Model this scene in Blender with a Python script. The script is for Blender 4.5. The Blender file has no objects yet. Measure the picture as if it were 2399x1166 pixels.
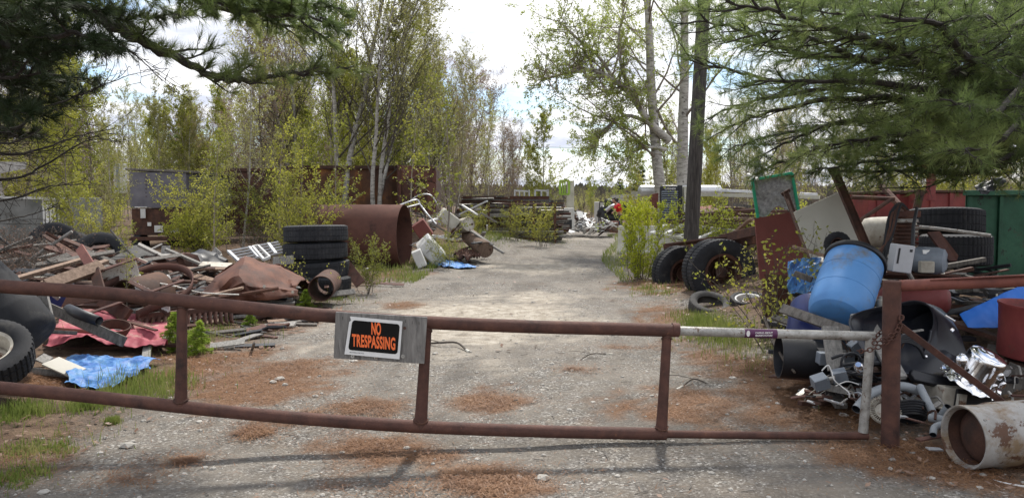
import bpy, math, random
from mathutils import Vector as V, Matrix, noise
S = bpy.context.scene
C = S.collection
# ---------------------------------------------------------------- camera
F = 1818.0; TH = math.radians(3.56); CZ = 1.6
cam_d = bpy.data.cameras.new("camera"); cam = bpy.data.objects.new("camera", cam_d); C.objects.link(cam)
cam.location = (0, 0, CZ); cam.rotation_euler = (math.pi/2-TH, 0, 0)
cam_d.sensor_width = 36; cam_d.lens = F/2399*36; cam_d.clip_start = .05; cam_d.clip_end = 4000
S.camera = cam
# ---------------------------------------------------------------- sun and sky
SUN_EL, SUN_AZ = math.radians(56), math.radians(14)      # azimuth from +Y towards +X
sl = bpy.data.lights.new("sun", 'SUN'); so = bpy.data.objects.new("sun", sl); C.objects.link(so)
sl.energy = 4.4; sl.angle = math.radians(3.6); sl.color = (1, .95, .87)
sd = V((math.sin(SUN_AZ)*math.cos(SUN_EL), math.cos(SUN_AZ)*math.cos(SUN_EL), math.sin(SUN_EL)))
so.rotation_euler = sd.to_track_quat('Z', 'Y').to_euler(); so.location = (0, 0, 30)
W = bpy.data.worlds.new("World"); S.world = W; W.use_nodes = True
nt = W.node_tree; nt.nodes.clear()
def N(nt, t, **k):
    n = nt.nodes.new(t)
    for a, b in k.items(): setattr(n, a, b)
    return n
def mth(nt, op, a, b=None, c=None, clamp=False):
    n = N(nt, 'ShaderNodeMath', operation=op, use_clamp=clamp)
    for i, x in enumerate((a, b, c)):
        if x is None: continue
        if isinstance(x, (int, float)): n.inputs[i].default_value = x
        else: nt.links.new(x, n.inputs[i])
    return n.outputs[0]
def ramp(nt, src, stops):
    r = N(nt, 'ShaderNodeValToRGB'); e = r.color_ramp.elements
    while len(e) < len(stops): e.new(.5)
    for i, (p, c) in enumerate(stops):
        e[i].position = p; e[i].color = (*c, 1) if len(c) == 3 else c
    nt.links.new(src, r.inputs[0]); return r.outputs[0]
def mix(nt, fac, a, b, blend='MIX'):
    m = N(nt, 'ShaderNodeMix', data_type='RGBA', blend_type=blend)
    for i, x in ((0, fac), (6, a), (7, b)):
        if isinstance(x, (int, float)): m.inputs[i].default_value = x
        elif isinstance(x, tuple): m.inputs[i].default_value = (*x, 1)
        else: nt.links.new(x, m.inputs[i])
    return m.outputs[2]
def noi(nt, vec, scale, detail=5, rough=.6, dist=0):
    n = N(nt, 'ShaderNodeTexNoise'); n.inputs['Scale'].default_value = scale
    n.inputs['Detail'].default_value = detail; n.inputs['Roughness'].default_value = rough
    n.inputs['Distortion'].default_value = dist
    if vec is not None: nt.links.new(vec, n.inputs['Vector'])
    return n.outputs['Fac']
def mapping(nt, vec, scale=(1, 1, 1), rot=(0, 0, 0), loc=(0, 0, 0)):
    m = N(nt, 'ShaderNodeMapping'); m.inputs['Scale'].default_value = scale
    m.inputs['Rotation'].default_value = rot; m.inputs['Location'].default_value = loc
    nt.links.new(vec, m.inputs['Vector']); return m.outputs[0]
sky = N(nt, 'ShaderNodeTexSky', sky_type='NISHITA', sun_disc=False)
sky.sun_elevation = SUN_EL; sky.sun_rotation = SUN_AZ
tc = N(nt, 'ShaderNodeTexCoord'); sp = N(nt, 'ShaderNodeSeparateXYZ'); nt.links.new(tc.outputs['Generated'], sp.inputs[0])
zz = mth(nt, 'ADD', mth(nt, 'MAXIMUM', sp.outputs[2], 0), .16)
cb = N(nt, 'ShaderNodeCombineXYZ'); nt.links.new(mth(nt, 'DIVIDE', sp.outputs[0], zz), cb.inputs[0]); nt.links.new(mth(nt, 'DIVIDE', sp.outputs[1], zz), cb.inputs[1])
cv = mapping(nt, cb.outputs[0], scale=(1, 1, 1), loc=(3.1, 1.7, 0))
c1 = noi(nt, cv, 1.05, 9, .55, .25)
cm = ramp(nt, c1, [(.41, (0, 0, 0)), (.49, (1, 1, 1))])
c2 = noi(nt, mapping(nt, cv, loc=(.06, .14, 5)), 2.1, 8, .55)
cc = ramp(nt, c2, [(.35, (.62, .66, .78)), (.53, (1.1, 1.1, 1.1))])
skc = mix(nt, 1.0, sky.outputs[0], (.13, .14, .15), 'MULTIPLY')
bgc = mix(nt, cm, skc, cc)
bg = N(nt, 'ShaderNodeBackground'); nt.links.new(bgc, bg.inputs[0]); bg.inputs[1].default_value = 1.0
wo = N(nt, 'ShaderNodeOutputWorld'); nt.links.new(bg.outputs[0], wo.inputs[0])
S.view_settings.view_transform = 'Standard'; S.view_settings.look = 'None'
S.view_settings.exposure = 0.36; S.view_settings.gamma = 1
S.render.engine = 'CYCLES'
try:
    S.cycles.max_bounces = 6; S.cycles.transparent_max_bounces = 8; S.cycles.diffuse_bounces = 3
except Exception: pass
# ---------------------------------------------------------------- placement helpers (pixel of the photograph -> metres)
def ray(px, py):
    a = (px-1199.5)/F; b = (583-py)/F
    return V((a, b*math.sin(TH)+math.cos(TH), b*math.cos(TH)-math.sin(TH)))
def P(px, py, D):
    d = ray(px, py); return V((0, 0, CZ)) + d*(D/d.y)
def G(px, py, z=0):
    d = ray(px, py); return V((0, 0, CZ)) + d*((z-CZ)/d.z)
def sm(a, b, x):
    t = min(1, max(0, (x-a)/(b-a))); return t*t*(3-2*t)
def nz(x, y, s, o=0): return noise.noise(V((x*s, y*s, o)))
def redge_l(y):
    return -2.45+.45*sm(10, 17, y)*1.2 + 1.2*sm(18, 24, y) + 3.2*sm(23, 38, y)
def redge_r(y):
    return 2.15+.2*sm(12, 18, y)+2.1*sm(18, 34, y)
def gauss(x, y, cx, cy, rx, ry): return math.exp(-((x-cx)/rx)**2-((y-cy)/ry)**2)
def hgt(x, y):
    h = .03*nz(x, y, .35, 3)+.012*nz(x, y, 1.7, 8)
    off = 0
    if 0 < y < 60:
        l = redge_l(y)-x; r = x-redge_r(y); off = max(l, r, 0)
    else: off = 3
    h += sm(.2, 2.5, off)*(.08+.12*nz(x, y, .6, 5))
    h += .36*gauss(x, y, -5.8, 11.8, 1.9, 2.2)+.10*gauss(x, y, -4.8, 8.8, 1.2, 1.2)
    h += .45*gauss(x, y, 4.4, 8.8, 1.3, 2.0)+.2*gauss(x, y, 4.3, 6.6, .8, .8)+.6*gauss(x, y, 5.5, 12, 2, 3)
    h += .6*gauss(x, y, -2.3, 27, 3.0, 4)
    return h
ORG = {}
def tag(o, label, cat, group=None, kind=None):
    if label: o['label'] = label
    if cat: o['category'] = cat
    if group: o['group'] = group
    if kind: o['kind'] = kind
    return o
def thing(name, label, cat, loc=(0, 0, 0), group=None):
    o = bpy.data.objects.new(name, None); C.objects.link(o); o.location = loc; o.empty_display_size = .1
    ORG[o] = V(loc); return tag(o, label, cat, group)
def frame(o, d, up=None):
    """matrix with local Z along d at o"""
    z = V(d).normalized(); u = V(up) if up else (V((0, 0, 1)) if abs(z.z) < .95 else V((0, 1, 0)))
    x = u.cross(z).normalized(); y = z.cross(x)
    m = Matrix((x, y, z)).transposed().to_4x4(); m.translation = V(o); return m
class MB:
    def __init__(s): s.v = []; s.f = []
    def add(s, vs, fs):
        b = len(s.v); s.v += [tuple(p) for p in vs]; s.f += [tuple(i+b for i in f) for f in fs]; return s
    def box(s, c, size, M=None):
        x, y, z = size[0]/2, size[1]/2, size[2]/2
        vs = [V((a*x, b*y, d*z)) for a in (-1, 1) for b in (-1, 1) for d in (-1, 1)]
        if M is not None: vs = [M @ (p+V(c)) for p in vs]
        else: vs = [p+V(c) for p in vs]
        return s.add(vs, [(0, 1, 3, 2), (4, 6, 7, 5), (0, 4, 5, 1), (2, 3, 7, 6), (0, 2, 6, 4), (1, 5, 7, 3)])
    def beam(s, p0, p1, w, h, up=None, prof=None):
        p0 = V(p0); p1 = V(p1); L = (p1-p0).length; M = frame(p0, p1-p0, up)   # local x = sideways (w), y ~ up (h)
        if prof is None: return s.box((0, 0, L/2), (w, h, L), M)
        n = len(prof); vs = [M @ V((a, b, z)) for z in (0, L) for a, b in prof]
        fs = [(i, (i+1) % n, n+(i+1) % n, n+i) for i in range(n)] + [tuple(range(n))[::-1], tuple(range(n, 2*n))]
        return s.add(vs, fs)
    def tube(s, pts, r, n=8, caps=True):
        pts = [V(p) for p in pts]; k = len(pts); rs = r if isinstance(r, (list, tuple)) else [r]*k
        vs = []; u = None
        for i, p in enumerate(pts):
            t = (pts[min(i+1, k-1)]-pts[max(i-1, 0)]).normalized()
            if u is None: u = t.orthogonal().normalized()
            else:
                u = (u-t*u.dot(t))
                u = u.normalized() if u.length > 1e-5 else t.orthogonal().normalized()
            w = t.cross(u)
            for j in range(n):
                a = 2*math.pi*j/n; vs.append(p+(u*math.cos(a)+w*math.sin(a))*rs[i])
        fs = [(i*n+j, i*n+(j+1) % n, (i+1)*n+(j+1) % n, (i+1)*n+j) for i in range(k-1) for j in range(n)]
        if caps and n > 2: fs += [tuple(range(n))[::-1], tuple(range((k-1)*n, k*n))]
        return s.add(vs, fs)
    def lathe(s, prof, M=None, n=32, closed=False, fn=None, arc=1.0):
        k = len(prof); vs = []
        for j in range(n+(arc < 1)):
            a = 2*math.pi*arc*j/n
            for i, (r, z) in enumerate(prof):
                if fn: r, z = fn(r, z, i, j)
                p = V((r*math.cos(a), r*math.sin(a), z)); vs.append(M @ p if M is not None else p)
        fs = []
        m = n+(arc < 1)
        for j in range(n):
            j2 = (j+1) % m
            for i in range(k if closed else k-1):
                i2 = (i+1) % k; fs.append((j*k+i, j2*k+i, j2*k+i2, j*k+i2))
        return s.add(vs, fs)
    def plate(s, pts, t):
        pts = [V(p) for p in pts]; n = len(pts); nrm = V((0, 0, 0))
        for i in range(n): nrm += pts[i].cross(pts[(i+1) % n])
        nrm = nrm.normalized()*t/2
        vs = [p+nrm for p in pts]+[p-nrm for p in pts]
        return s.add(vs, [tuple(range(n)), tuple(range(n, 2*n))[::-1]]+[(i, n+i, n+(i+1) % n, (i+1) % n) for i in range(n)])
    def grid(s, fn, nu, nv, t=0):
        vs = [V(fn(i/nu, j/nv)) for j in range(nv+1) for i in range(nu+1)]
        fs = [(j*(nu+1)+i, j*(nu+1)+i+1, (j+1)*(nu+1)+i+1, (j+1)*(nu+1)+i) for j in range(nv) for i in range(nu)]
        return s.add(vs, fs)
    def build(s, name, m, parent=None, smooth=None, bevel=0, solid=0):
        me = bpy.data.meshes.new(name)
        if parent is not None: org = ORG[parent]
        else:
            xs = [p[0] for p in s.v]; ys = [p[1] for p in s.v]; zs = [p[2] for p in s.v]
            org = V(((min(xs)+max(xs))/2, (min(ys)+max(ys))/2, min(zs)))
        me.from_pydata([(p[0]-org.x, p[1]-org.y, p[2]-org.z) for p in s.v], [], s.f); me.update()
        if m: me.materials.append(m)
        if smooth is not None:
            me.shade_smooth(); 
            if smooth: me.set_sharp_from_angle(angle=math.radians(smooth))
        o = bpy.data.objects.new(name, me); C.objects.link(o); ORG[o] = org
        if parent is not None: o.parent = parent
        else: o.location = org
        if solid:
            q = o.modifiers.new('solid', 'SOLIDIFY'); q.thickness = solid; q.offset = 0
        if bevel:
            q = o.modifiers.new('bevel', 'BEVEL'); q.width = bevel; q.segments = 2; q.limit_method = 'ANGLE'; q.angle_limit = math.radians(40)
        return o
def single(mb, name, m, label, cat, group=None, **k):
    return tag(mb.build(name, m, None, **k), label, cat, group)
def dup(root, M, label=None, group=None):
    def rec(o, par):
        c = o.copy(); C.objects.link(c)
        if par: c.parent = par
        for ch in o.children: rec(ch, c)
        return c
    r = rec(root, None); r.matrix_world = M
    if label: r['label'] = label
    if group: r['group'] = group
    return r
# ---------------------------------------------------------------- materials
def newmat(name):
    m = bpy.data.materials.new(name); m.use_nodes = True; return m, m.node_tree, m.node_tree.nodes['Principled BSDF']
def mat(name, stops, scale=6, rough=.8, metal=0, bump=.3, bscale=None, stretch=(1, 1, 1), vary=.15, spots=None, detail=8, spec=.4, coat=0, dist=0):
    """stops: colours over a noise; spots: (colour, noise scale, threshold, softness)"""
    m, nt, b = newmat(name)
    tc = N(nt, 'ShaderNodeTexCoord'); vec = tc.outputs['Object']
    oi = N(nt, 'ShaderNodeObjectInfo')
    ad = N(nt, 'ShaderNodeVectorMath', operation='ADD'); nt.links.new(vec, ad.inputs[0])
    cbn = N(nt, 'ShaderNodeCombineXYZ')
    for i, k in enumerate((17, 31, 7)): nt.links.new(mth(nt, 'MULTIPLY', oi.outputs['Random'], k), cbn.inputs[i])
    nt.links.new(cbn.outputs[0], ad.inputs[1]); vec = ad.outputs[0]
    mv = mapping(nt, vec, scale=stretch)
    n1 = noi(nt, mv, scale, detail, .65, dist)
    k = len(stops)
    col = ramp(nt, n1, [(.3+.4*i/max(1, k-1), c) for i, c in enumerate(stops)])
    if spots:
        for sc, ss, th, so_ in (spots if isinstance(spots, list) else [spots]):
            n2 = noi(nt, vec, ss, 8, .7)
            f = ramp(nt, n2, [(th, (0, 0, 0)), (th+so_, (1, 1, 1))])
            col = mix(nt, f, col, sc)
    if vary:
        v = mth(nt, 'MULTIPLY_ADD', oi.outputs['Random'], 2*vary, 1-vary)
        cv = N(nt, 'ShaderNodeCombineXYZ')
        for i in range(3): nt.links.new(v, cv.inputs[i])
        col = mix(nt, 1.0, col, cv.outputs[0], 'MULTIPLY')
    nt.links.new(col, b.inputs['Base Color'])
    b.inputs['Metallic'].default_value = metal; b.inputs['Specular IOR Level'].default_value = spec
    n3 = noi(nt, mv, bscale or scale*5, 6, .7)
    nt.links.new(mth(nt, 'MULTIPLY_ADD', n3, .3, rough-.15, True), b.inputs['Roughness'])
    if coat: b.inputs['Coat Weight'].default_value = coat
    if bump:
        bp = N(nt, 'ShaderNodeBump'); bp.inputs['Strength'].default_value = bump; bp.inputs['Distance'].default_value = .01
        nt.links.new(n3, bp.inputs['Height']); nt.links.new(bp.outputs[0], b.inputs['Normal'])
    return m
def leafmat(name, cols, trans=.45, nscale=1.2):
    m, nt, b = newmat(name); nt.nodes.remove(b); out = nt.nodes['Material Output']
    g = N(nt, 'ShaderNodeNewGeometry'); oi = N(nt, 'ShaderNodeObjectInfo')
    n1 = noi(nt, g.outputs['Position'], nscale, 3, .6)
    n2 = noi(nt, g.outputs['Position'], 11, 2, .7)
    s = mth(nt, 'ADD', mth(nt, 'MULTIPLY', n1, .5), mth(nt, 'MULTIPLY', n2, .35))
    s = mth(nt, 'ADD', s, mth(nt, 'MULTIPLY_ADD', oi.outputs['Random'], .24, -.04))
    k = len(cols)
    col = ramp(nt, s, [(.3+.4*i/max(1, k-1), c) for i, c in enumerate(cols)])
    d = N(nt, 'ShaderNodeBsdfPrincipled'); d.inputs['Roughness'].default_value = .55; d.inputs['Specular IOR Level'].default_value = .3
    t = N(nt, 'ShaderNodeBsdfTranslucent')
    nt.links.new(col, d.inputs['Base Color']); nt.links.new(col, t.inputs[0])
    mx = N(nt, 'ShaderNodeMixShader'); mx.inputs[0].default_value = trans
    nt.links.new(d.outputs[0], mx.inputs[1]); nt.links.new(t.outputs[0], mx.inputs[2]); nt.links.new(mx.outputs[0], out.inputs[0])
    return m
M_ = dict(
 rust=mat('rust', [(.05, .024, .019), (.085, .038, .029), (.12, .054, .038)], 9, .8, 0, .35, 90, spots=[((.17, .075, .045), 30, .62, .08), ((.035, .02, .018), 3, .56, .12), ((.20, .12, .09), 70, .70, .03)], vary=.08),
 rustred=mat('rust_red', [(.11, .04, .032), (.18, .06, .045), (.23, .085, .06)], 5, .75, 0, .3, 80, spots=((.09, .04, .03), 14, .6, .08)),
 rustdark=mat('rust_dark', [(.035, .022, .018), (.075, .036, .026), (.12, .055, .035)], 6, .85, 0, .5, 60),
 rustbrown=mat('rust_sheet', [(.045, .022, .016), (.095, .036, .022), (.15, .06, .034)], 3.5, .8, 0, .4, 40, spots=((.055, .025, .02), 6, .58, .12)),
 rustpipe=mat('rust_pipe', [(.07, .034, .027), (.10, .047, .037), (.135, .062, .047)], 2.2, .85, 0, .3, 60, stretch=(1, 1, 1), spec=.2, spots=[((.05, .027, .023), 1.1, .52, .12), ((.17, .09, .06), 9, .66, .06)]),
 rustorange=mat('rust_orange', [(.035, .02, .016), (.06, .03, .02), (.10, .045, .022), (.30, .12, .03)], 1.3, .85, 0, .4, 30, spots=((.035, .022, .018), 3, .55, .15)),
 wood=mat('grey_wood', [(.13, .125, .12), (.24, .23, .215), (.34, .325, .30)], 5, .9, 0, .5, 25, stretch=(9, 9, 1), vary=.3),
 wooddark=mat('dark_wood', [(.05, .045, .04), (.11, .10, .09), (.17, .155, .14)], 5, .9, 0, .5, 25, stretch=(6, 6, 1.5), vary=.3),
 woodbrown=mat('brown_wood', [(.10, .065, .045), (.19, .13, .095), (.27, .19, .14)], 5, .85, 0, .4, 25, stretch=(6, 6, 1.5), vary=.25),
 plywood=mat('plywood', [(.09, .085, .08), (.15, .143, .137), (.21, .20, .19), (.27, .26, .25)], 6, .9, 0, .5, 60, stretch=(5, 5, .7), vary=0, spots=((.05, .045, .045), 9, .68, .04), dist=1.2),
 pinebark=mat('pine_bark', [(.018, .015, .013), (.035, .03, .026), (.065, .058, .052)], 8, .9, 0, .8, 30, stretch=(3, 3, 1), vary=0),
 lightgrey=mat('light_grey_paint', [(.38, .39, .41), (.46, .47, .50)], 5, .5, 0, .1, 40, vary=0),
 pole=mat('pole_wood', [(.022, .019, .018), (.05, .044, .04), (.10, .09, .082)], 6, .9, 0, .8, 14, stretch=(7, 7, .5), vary=0),
 rubber=mat('rubber', [(.008, .009, .012), (.016, .017, .021), (.026, .027, .031)], 5, .8, 0, .2, 90, spots=((.075, .07, .062), 4, .57, .2)),
 rubberdusty=mat('dusty_rubber', [(.03, .03, .03), (.055, .053, .05), (.09, .085, .08)], 6, .85, 0, .2, 90),
 blackplastic=mat('black_plastic', [(.008, .009, .013), (.016, .017, .022)], 3, .5, 0, .1, 60, spec=.5, spots=((.05, .05, .052), 7, .66, .1)),
 blackgloss=mat('black_gloss', [(.012, .014, .022), (.02, .022, .032)], 3, .32, 0, .03, 30, spec=.5, spots=((.06, .06, .065), 9, .66, .1)),
 blueplastic=mat('blue_plastic', [(.07, .20, .46), (.09, .25, .54), (.11, .28, .58)], 3, .55, 0, .05, 30, spec=.4, vary=0, spots=[((.13, .24, .40), 9, .58, .15), ((.14, .15, .16), 3.2, .58, .14), ((.22, .34, .5), 45, .68, .04)]),
 bluedark=mat('dark_blue_plastic', [(.006, .012, .07), (.01, .02, .12)], 3, .4, 0, .05, 30),
 bluetarp=mat('blue_tarp', [(.01, .07, .30), (.03, .13, .38), (.07, .21, .45), (.20, .33, .47)], 7, .55, 0, .5, 40, spots=((.35, .43, .5), 16, .66, .1)),
 blueflat=mat('blue_sheet', [(.015, .12, .50), (.02, .16, .60)], 4, .5, 0, .2, 20),
 redtarp=mat('faded_red_tarp', [(.17, .025, .04), (.27, .045, .065), (.34, .09, .11)], 3, .7, 0, .3, 20, spots=((.36, .25, .19), 2.2, .56, .12)),
 redpaint=mat('red_paint', [(.12, .025, .024), (.18, .034, .033), (.22, .05, .04)], 3, .6, 0, .2, 30, spots=[((.13, .06, .045), 9, .60, .1), ((.06, .03, .025), 2.3, .56, .12)]),
 redbright=mat('red_cloth', [(.50, .012, .015), (.62, .018, .02)], 8, .8, 0, .2, 30),
 green=mat('green_paint', [(.012, .055, .03), (.02, .085, .048), (.04, .12, .07)], 3, .65, 0, .2, 30, spots=[((.012, .014, .012), 6, .58, .06), ((.05, .045, .035), 2, .56, .12)]),
 greenbright=mat('green_frame', [(.01, .22, .12), (.02, .32, .17)], 3, .6, 0, .2, 30, spots=((.25, .28, .25), 22, .64, .06)),
 greenlime=mat('lime_green', [(.22, .36, .05), (.34, .5, .08)], 6, .8, 0, .2, 30),
 cream=mat('cream_sheet', [(.50, .48, .42), (.58, .56, .50)], 2, .5, 0, .08, 20, vary=0, spots=((.3, .27, .22), 14, .72, .05)),
 creamdirty=mat('dirty_cream', [(.24, .21, .17), (.42, .39, .33), (.55, .52, .46)], 5, .7, 0, .2, 30, spots=((.16, .085, .05), 5, .56, .08)),
 white=mat('white_metal', [(.55, .55, .54), (.72, .72, .71)], 3, .5, 0, .1, 30, spots=((.3, .28, .25), 9, .64, .12)),
 whiterust=mat('chipped_white_paint', [(.46, .44, .40), (.62, .60, .56)], 4, .6, 0, .3, 50, spots=[((.12, .05, .03), 22, .57, .03), ((.10, .05, .035), 3.5, .62, .06)]),
 conc=mat('concrete', [(.34, .33, .27), (.46, .45, .38), (.54, .53, .46)], 4, .9, 0, .3, 60, vary=.05),
 grey=mat('grey_plastic', [(.20, .22, .24), (.28, .30, .32)], 5, .6, 0, .15, 40, vary=.12),
 greymetal=mat('grey_box', [(.14, .16, .19), (.21, .24, .28)], 7, .6, .1, .3, 50, spots=((.10, .07, .055), 14, .62, .08)),
 galv=mat('galvanised', [(.20, .19, .175), (.33, .32, .30), (.46, .45, .43)], 14, .5, .35, .3, 60, vary=0, stretch=(1, 1, 1), spots=[((.13, .085, .06), 22, .58, .05), ((.2, .16, .13), 60, .6, .05)]),
 alu=mat('aluminium', [(.40, .41, .43), (.58, .59, .61)], 4, .45, .6, .1, 40, spots=((.2, .19, .18), 8, .62, .1)),
 chrome=mat('chrome', [(.80, .80, .82), (.90, .90, .92)], 3, .16, 1, .12, 5, vary=0),
 sheetdirt=mat('weathered_wall', [(.10, .105, .10), (.16, .165, .16), (.22, .225, .22)], 2.5, .85, 0, .2, 30, spots=((.06, .055, .055), 3, .6, .1)),
 trailer=mat('trailer_panel', [(.11, .105, .125), (.15, .145, .17), (.19, .185, .21)], 3, .8, 0, .2, 30),
 maroon=mat('maroon_panel', [(.12, .035, .03), (.17, .05, .042), (.2, .06, .05)], 3, .7, 0, .15, 40, vary=.1, spots=((.22, .10, .08), 20, .68, .04)),
 tank=mat('old_tank_paint', [(.20, .185, .165), (.31, .30, .285), (.39, .38, .37)], 5, .6, .1, .3, 40, vary=0, spots=[((.20, .14, .085), 3.4, .47, .12), ((.10, .05, .03), 6, .565, .03), ((.10, .09, .08), 16, .6, .05), ((.36, .09, .06), 7.7, .72, .02)]),
 mesh=mat('grey_mesh', [(.10, .10, .10), (.2, .2, .2), (.3, .3, .29)], 26, .8, 0, .3, 60),
 purple=mat('purple_vinyl', [(.07, .015, .06), (.09, .02, .075)], 20, .5, 0, .05, 30, vary=0),
 paper=mat('sign_white', [(.62, .62, .62), (.70, .70, .70)], 9, .6, 0, .05, 30, vary=0),
 ink=mat('sign_black', [(.004, .004, .004), (.007, .007, .007)], 9, .6, 0, .05, 30, vary=0, spec=.15),
 orange=mat('sign_orange', [(.80, .14, .035), (.88, .18, .045)], 30, .6, 0, 0, 30, vary=0),
 lettering=mat('white_ink', [(.62, .60, .60), (.7, .68, .68)], 9, .6, 0, 0, 30, vary=0),
 skin=mat('skin', [(.35, .2, .15), (.42, .26, .19)], 9, .6, 0, 0, 30, vary=0),
 denim=mat('denim', [(.03, .04, .08), (.05, .06, .1)], 9, .8, 0, .1, 30, vary=0),
 hair=mat('dark_hair', [(.02, .015, .01), (.04, .03, .02)], 20, .7, 0, .2, 50, vary=0),
 bark=mat('bark', [(.05, .04, .035), (.09, .075, .062), (.14, .12, .10)], 8, .9, 0, .6, 30, stretch=(3, 3, 1), vary=.25),
 barkgrey=mat('twig_bark', [(.15, .125, .10), (.23, .195, .16), (.31, .27, .23)], 5, .9, 0, .3, 30, vary=.25),
 birch=mat('birch_bark', [(.09, .08, .07), (.38, .36, .33), (.52, .50, .46)], 4.5, .85, 0, .3, 20, stretch=(1, 1, 3.2), vary=.1, spots=((.06, .05, .045), 5, .60, .05)),
 stone=mat('pale_stone', [(.22, .21, .19), (.36, .34, .31), (.55, .53, .49)], 5, .9, 0, .2, 40),
 leaf=leafmat('young_leaf', [(.11, .13, .025), (.23, .25, .04), (.37, .37, .06), (.47, .45, .09)], .5),
 leaflime=leafmat('bright_young_leaf', [(.24, .30, .02), (.42, .46, .03), (.58, .58, .06)], .5),
 leafgreen=leafmat('fresh_birch_leaf', [(.20, .24, .06), (.34, .40, .09), (.48, .55, .14)], .55),
 leafpale=leafmat('pale_bud', [(.22, .21, .08), (.34, .34, .11), (.46, .46, .15)], .5),
 budbrown=leafmat('brown_bud', [(.17, .115, .08), (.26, .18, .12), (.36, .30, .15)], .4),
 leafolive=leafmat('olive_leaf', [(.16, .18, .025), (.28, .31, .04), (.42, .44, .06)], .5),
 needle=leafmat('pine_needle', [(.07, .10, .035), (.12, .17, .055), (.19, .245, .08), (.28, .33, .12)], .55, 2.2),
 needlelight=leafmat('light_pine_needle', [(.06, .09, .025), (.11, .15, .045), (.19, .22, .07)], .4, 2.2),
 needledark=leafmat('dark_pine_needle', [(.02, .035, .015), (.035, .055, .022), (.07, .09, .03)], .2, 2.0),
 spruce=leafmat('spruce_needle', [(.13, .20, .025), (.24, .34, .045), (.36, .46, .07)], .5, 6),
 grass=leafmat('grass_blade', [(.06, .09, .02), (.11, .16, .03), (.20, .24, .06), (.34, .31, .14)], .4, 2),
 litter=leafmat('fallen_needle', [(.11, .052, .026), (.19, .092, .042), (.29, .16, .08)], .15, 3),
 deadleaf=leafmat('dead_leaf', [(.09, .05, .035), (.17, .10, .07), (.28, .19, .14)], .15, 3),
)
# ---------------------------------------------------------------- ground
def ell(px, py, rx, ry, st):
    c = G(px, py); a = G(px, py+ry); b = G(px, py-ry)
    return (c.x, (a.y+b.y)/2, rx*c.y/F, (b.y-a.y)/2, st)
NEED = [ell(*e) for e in [(1700, 960, 300, 60, .75), (480, 870, 160, 60, .8), (700, 985, 180, 25, .6), (1900, 1010, 200, 50, .8), (1580, 760, 90, 50, .7), (620, 900, 190, 55, 1), (870, 955, 120, 22, .8), (860, 1060, 170, 45, .9), (1150, 945, 95, 28, 1), (1180, 1130, 170, 38, 1),
  (595, 1015, 42, 16, .9), (430, 1075, 60, 10, .7), (560, 835, 110, 30, .7), (950, 715, 60, 10, .7), (1800, 890, 150, 50, 1), (1960, 955, 110, 50, 1.1),
  (2180, 1085, 190, 60, 1.2), (1540, 675, 90, 22, 1), (1700, 845, 80, 40, .8), (1360, 868, 40, 8, .7), (1480, 815, 160, 10, .5), (310, 1115, 60, 18, .6),
  (700, 760, 90, 25, .6), (950, 645, 60, 12, .8), (100, 1080, 130, 60, .5), (120, 905, 100, 20, 1), (2300, 1000, 150, 60, 1), (1000, 1145, 120, 20, .6), (770, 860, 120, 16, .5)]]
GRASS = [ell(*e) for e in [(310, 930, 120, 45, 1), (40, 980, 60, 25, .9), (200, 955, 40, 16, .8), (100, 1050, 120, 30, .7), (30, 1120, 80, 40, .7),
  (1700, 810, 90, 60, 1), (1640, 770, 60, 30, .7), (1230, 570, 120, 12, .8), (1160, 580, 60, 14, .8), (480, 800, 70, 30, .6), (760, 710, 70, 14, .6), (1530, 690, 60, 20, .4), (265, 992, 18, 6, 1)]]
SAND = [ell(*e) for e in [(1100, 760, 330, 60, .9), (1250, 700, 200, 26, .6), (1280, 630, 170, 14, .9), (750, 830, 180, 50, .5), (1350, 560, 80, 8, .5), (1180, 860, 200, 40, .4)]]
def msk(L, x, y, sc=2.0, amp=.8):
    s = 0
    for cx, cy, rx, ry, st in L:
        dx = (x-cx)/rx; dy = (y-cy)/ry; q = dx*dx+dy*dy
        if q < 4: s = max(s, st*math.exp(-q*.8))
    if s < .02: return 0
    n = nz(x, y, sc, 1)*amp*1.1+nz(x, y, sc*3.1, 2)*amp*1.0+nz(x, y, sc*7, 6)*amp*.7
    return min(1, max(0, sm(.28, .75, s+n*.45)*min(1, st+.3)))
def off(x, y):
    if y < 0 or y > 60: return 3
    return max(redge_l(y)-x, x-redge_r(y), 0)
def steps(a, b, s):
    r = []
    x = a
    while x < b-1e-6: r.append(x); x += s
    return r
xs = steps(-9, 8, .115); a = 8; d = .2
while a < 900: xs.append(a); a += d; d *= 1.14
a = -9; d = .2; lo = []
while a > -900: a -= d; d *= 1.14; lo.append(a)
xs = lo[::-1]+xs
ys = [-300, -120, -50, -20, -8, -3, 0, 1.5, 2.5]+steps(3, 16, .1)+steps(16, 42, .3); a = 42; d = .5
while a < 1500: ys.append(a); a += d; d *= 1.14
vs = []; cols = []
for y in ys:
    for x in xs:
        vs.append((x, y, hgt(x, y)))
        if 2 < y < 45 and -10 < x < 10:
            o = off(x, y); sd_ = sm(.1, 1.0, o+.5*nz(x, y, 1.1, 9))
            cols.append((msk(NEED, x, y), max(sd_, 0), min(1, 1.25*msk(SAND, x, y, 1.2, .5)), msk(GRASS, x, y)))
        else: cols.append((0, 1 if off(x, y) > .5 else 0, 0, 0))
nx = len(xs); fs = [(j*nx+i, j*nx+i+1, (j+1)*nx+i+1, (j+1)*nx+i) for j in range(len(ys)-1) for i in range(nx-1)]
me = bpy.data.meshes.new('ground'); me.from_pydata(vs, [], fs); me.shade_smooth()
at = me.color_attributes.new('masks', 'FLOAT_COLOR', 'POINT')
at.data.foreach_set('color', [c for q in cols for c in q])
gm, nt, b = newmat('ground')
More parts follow.
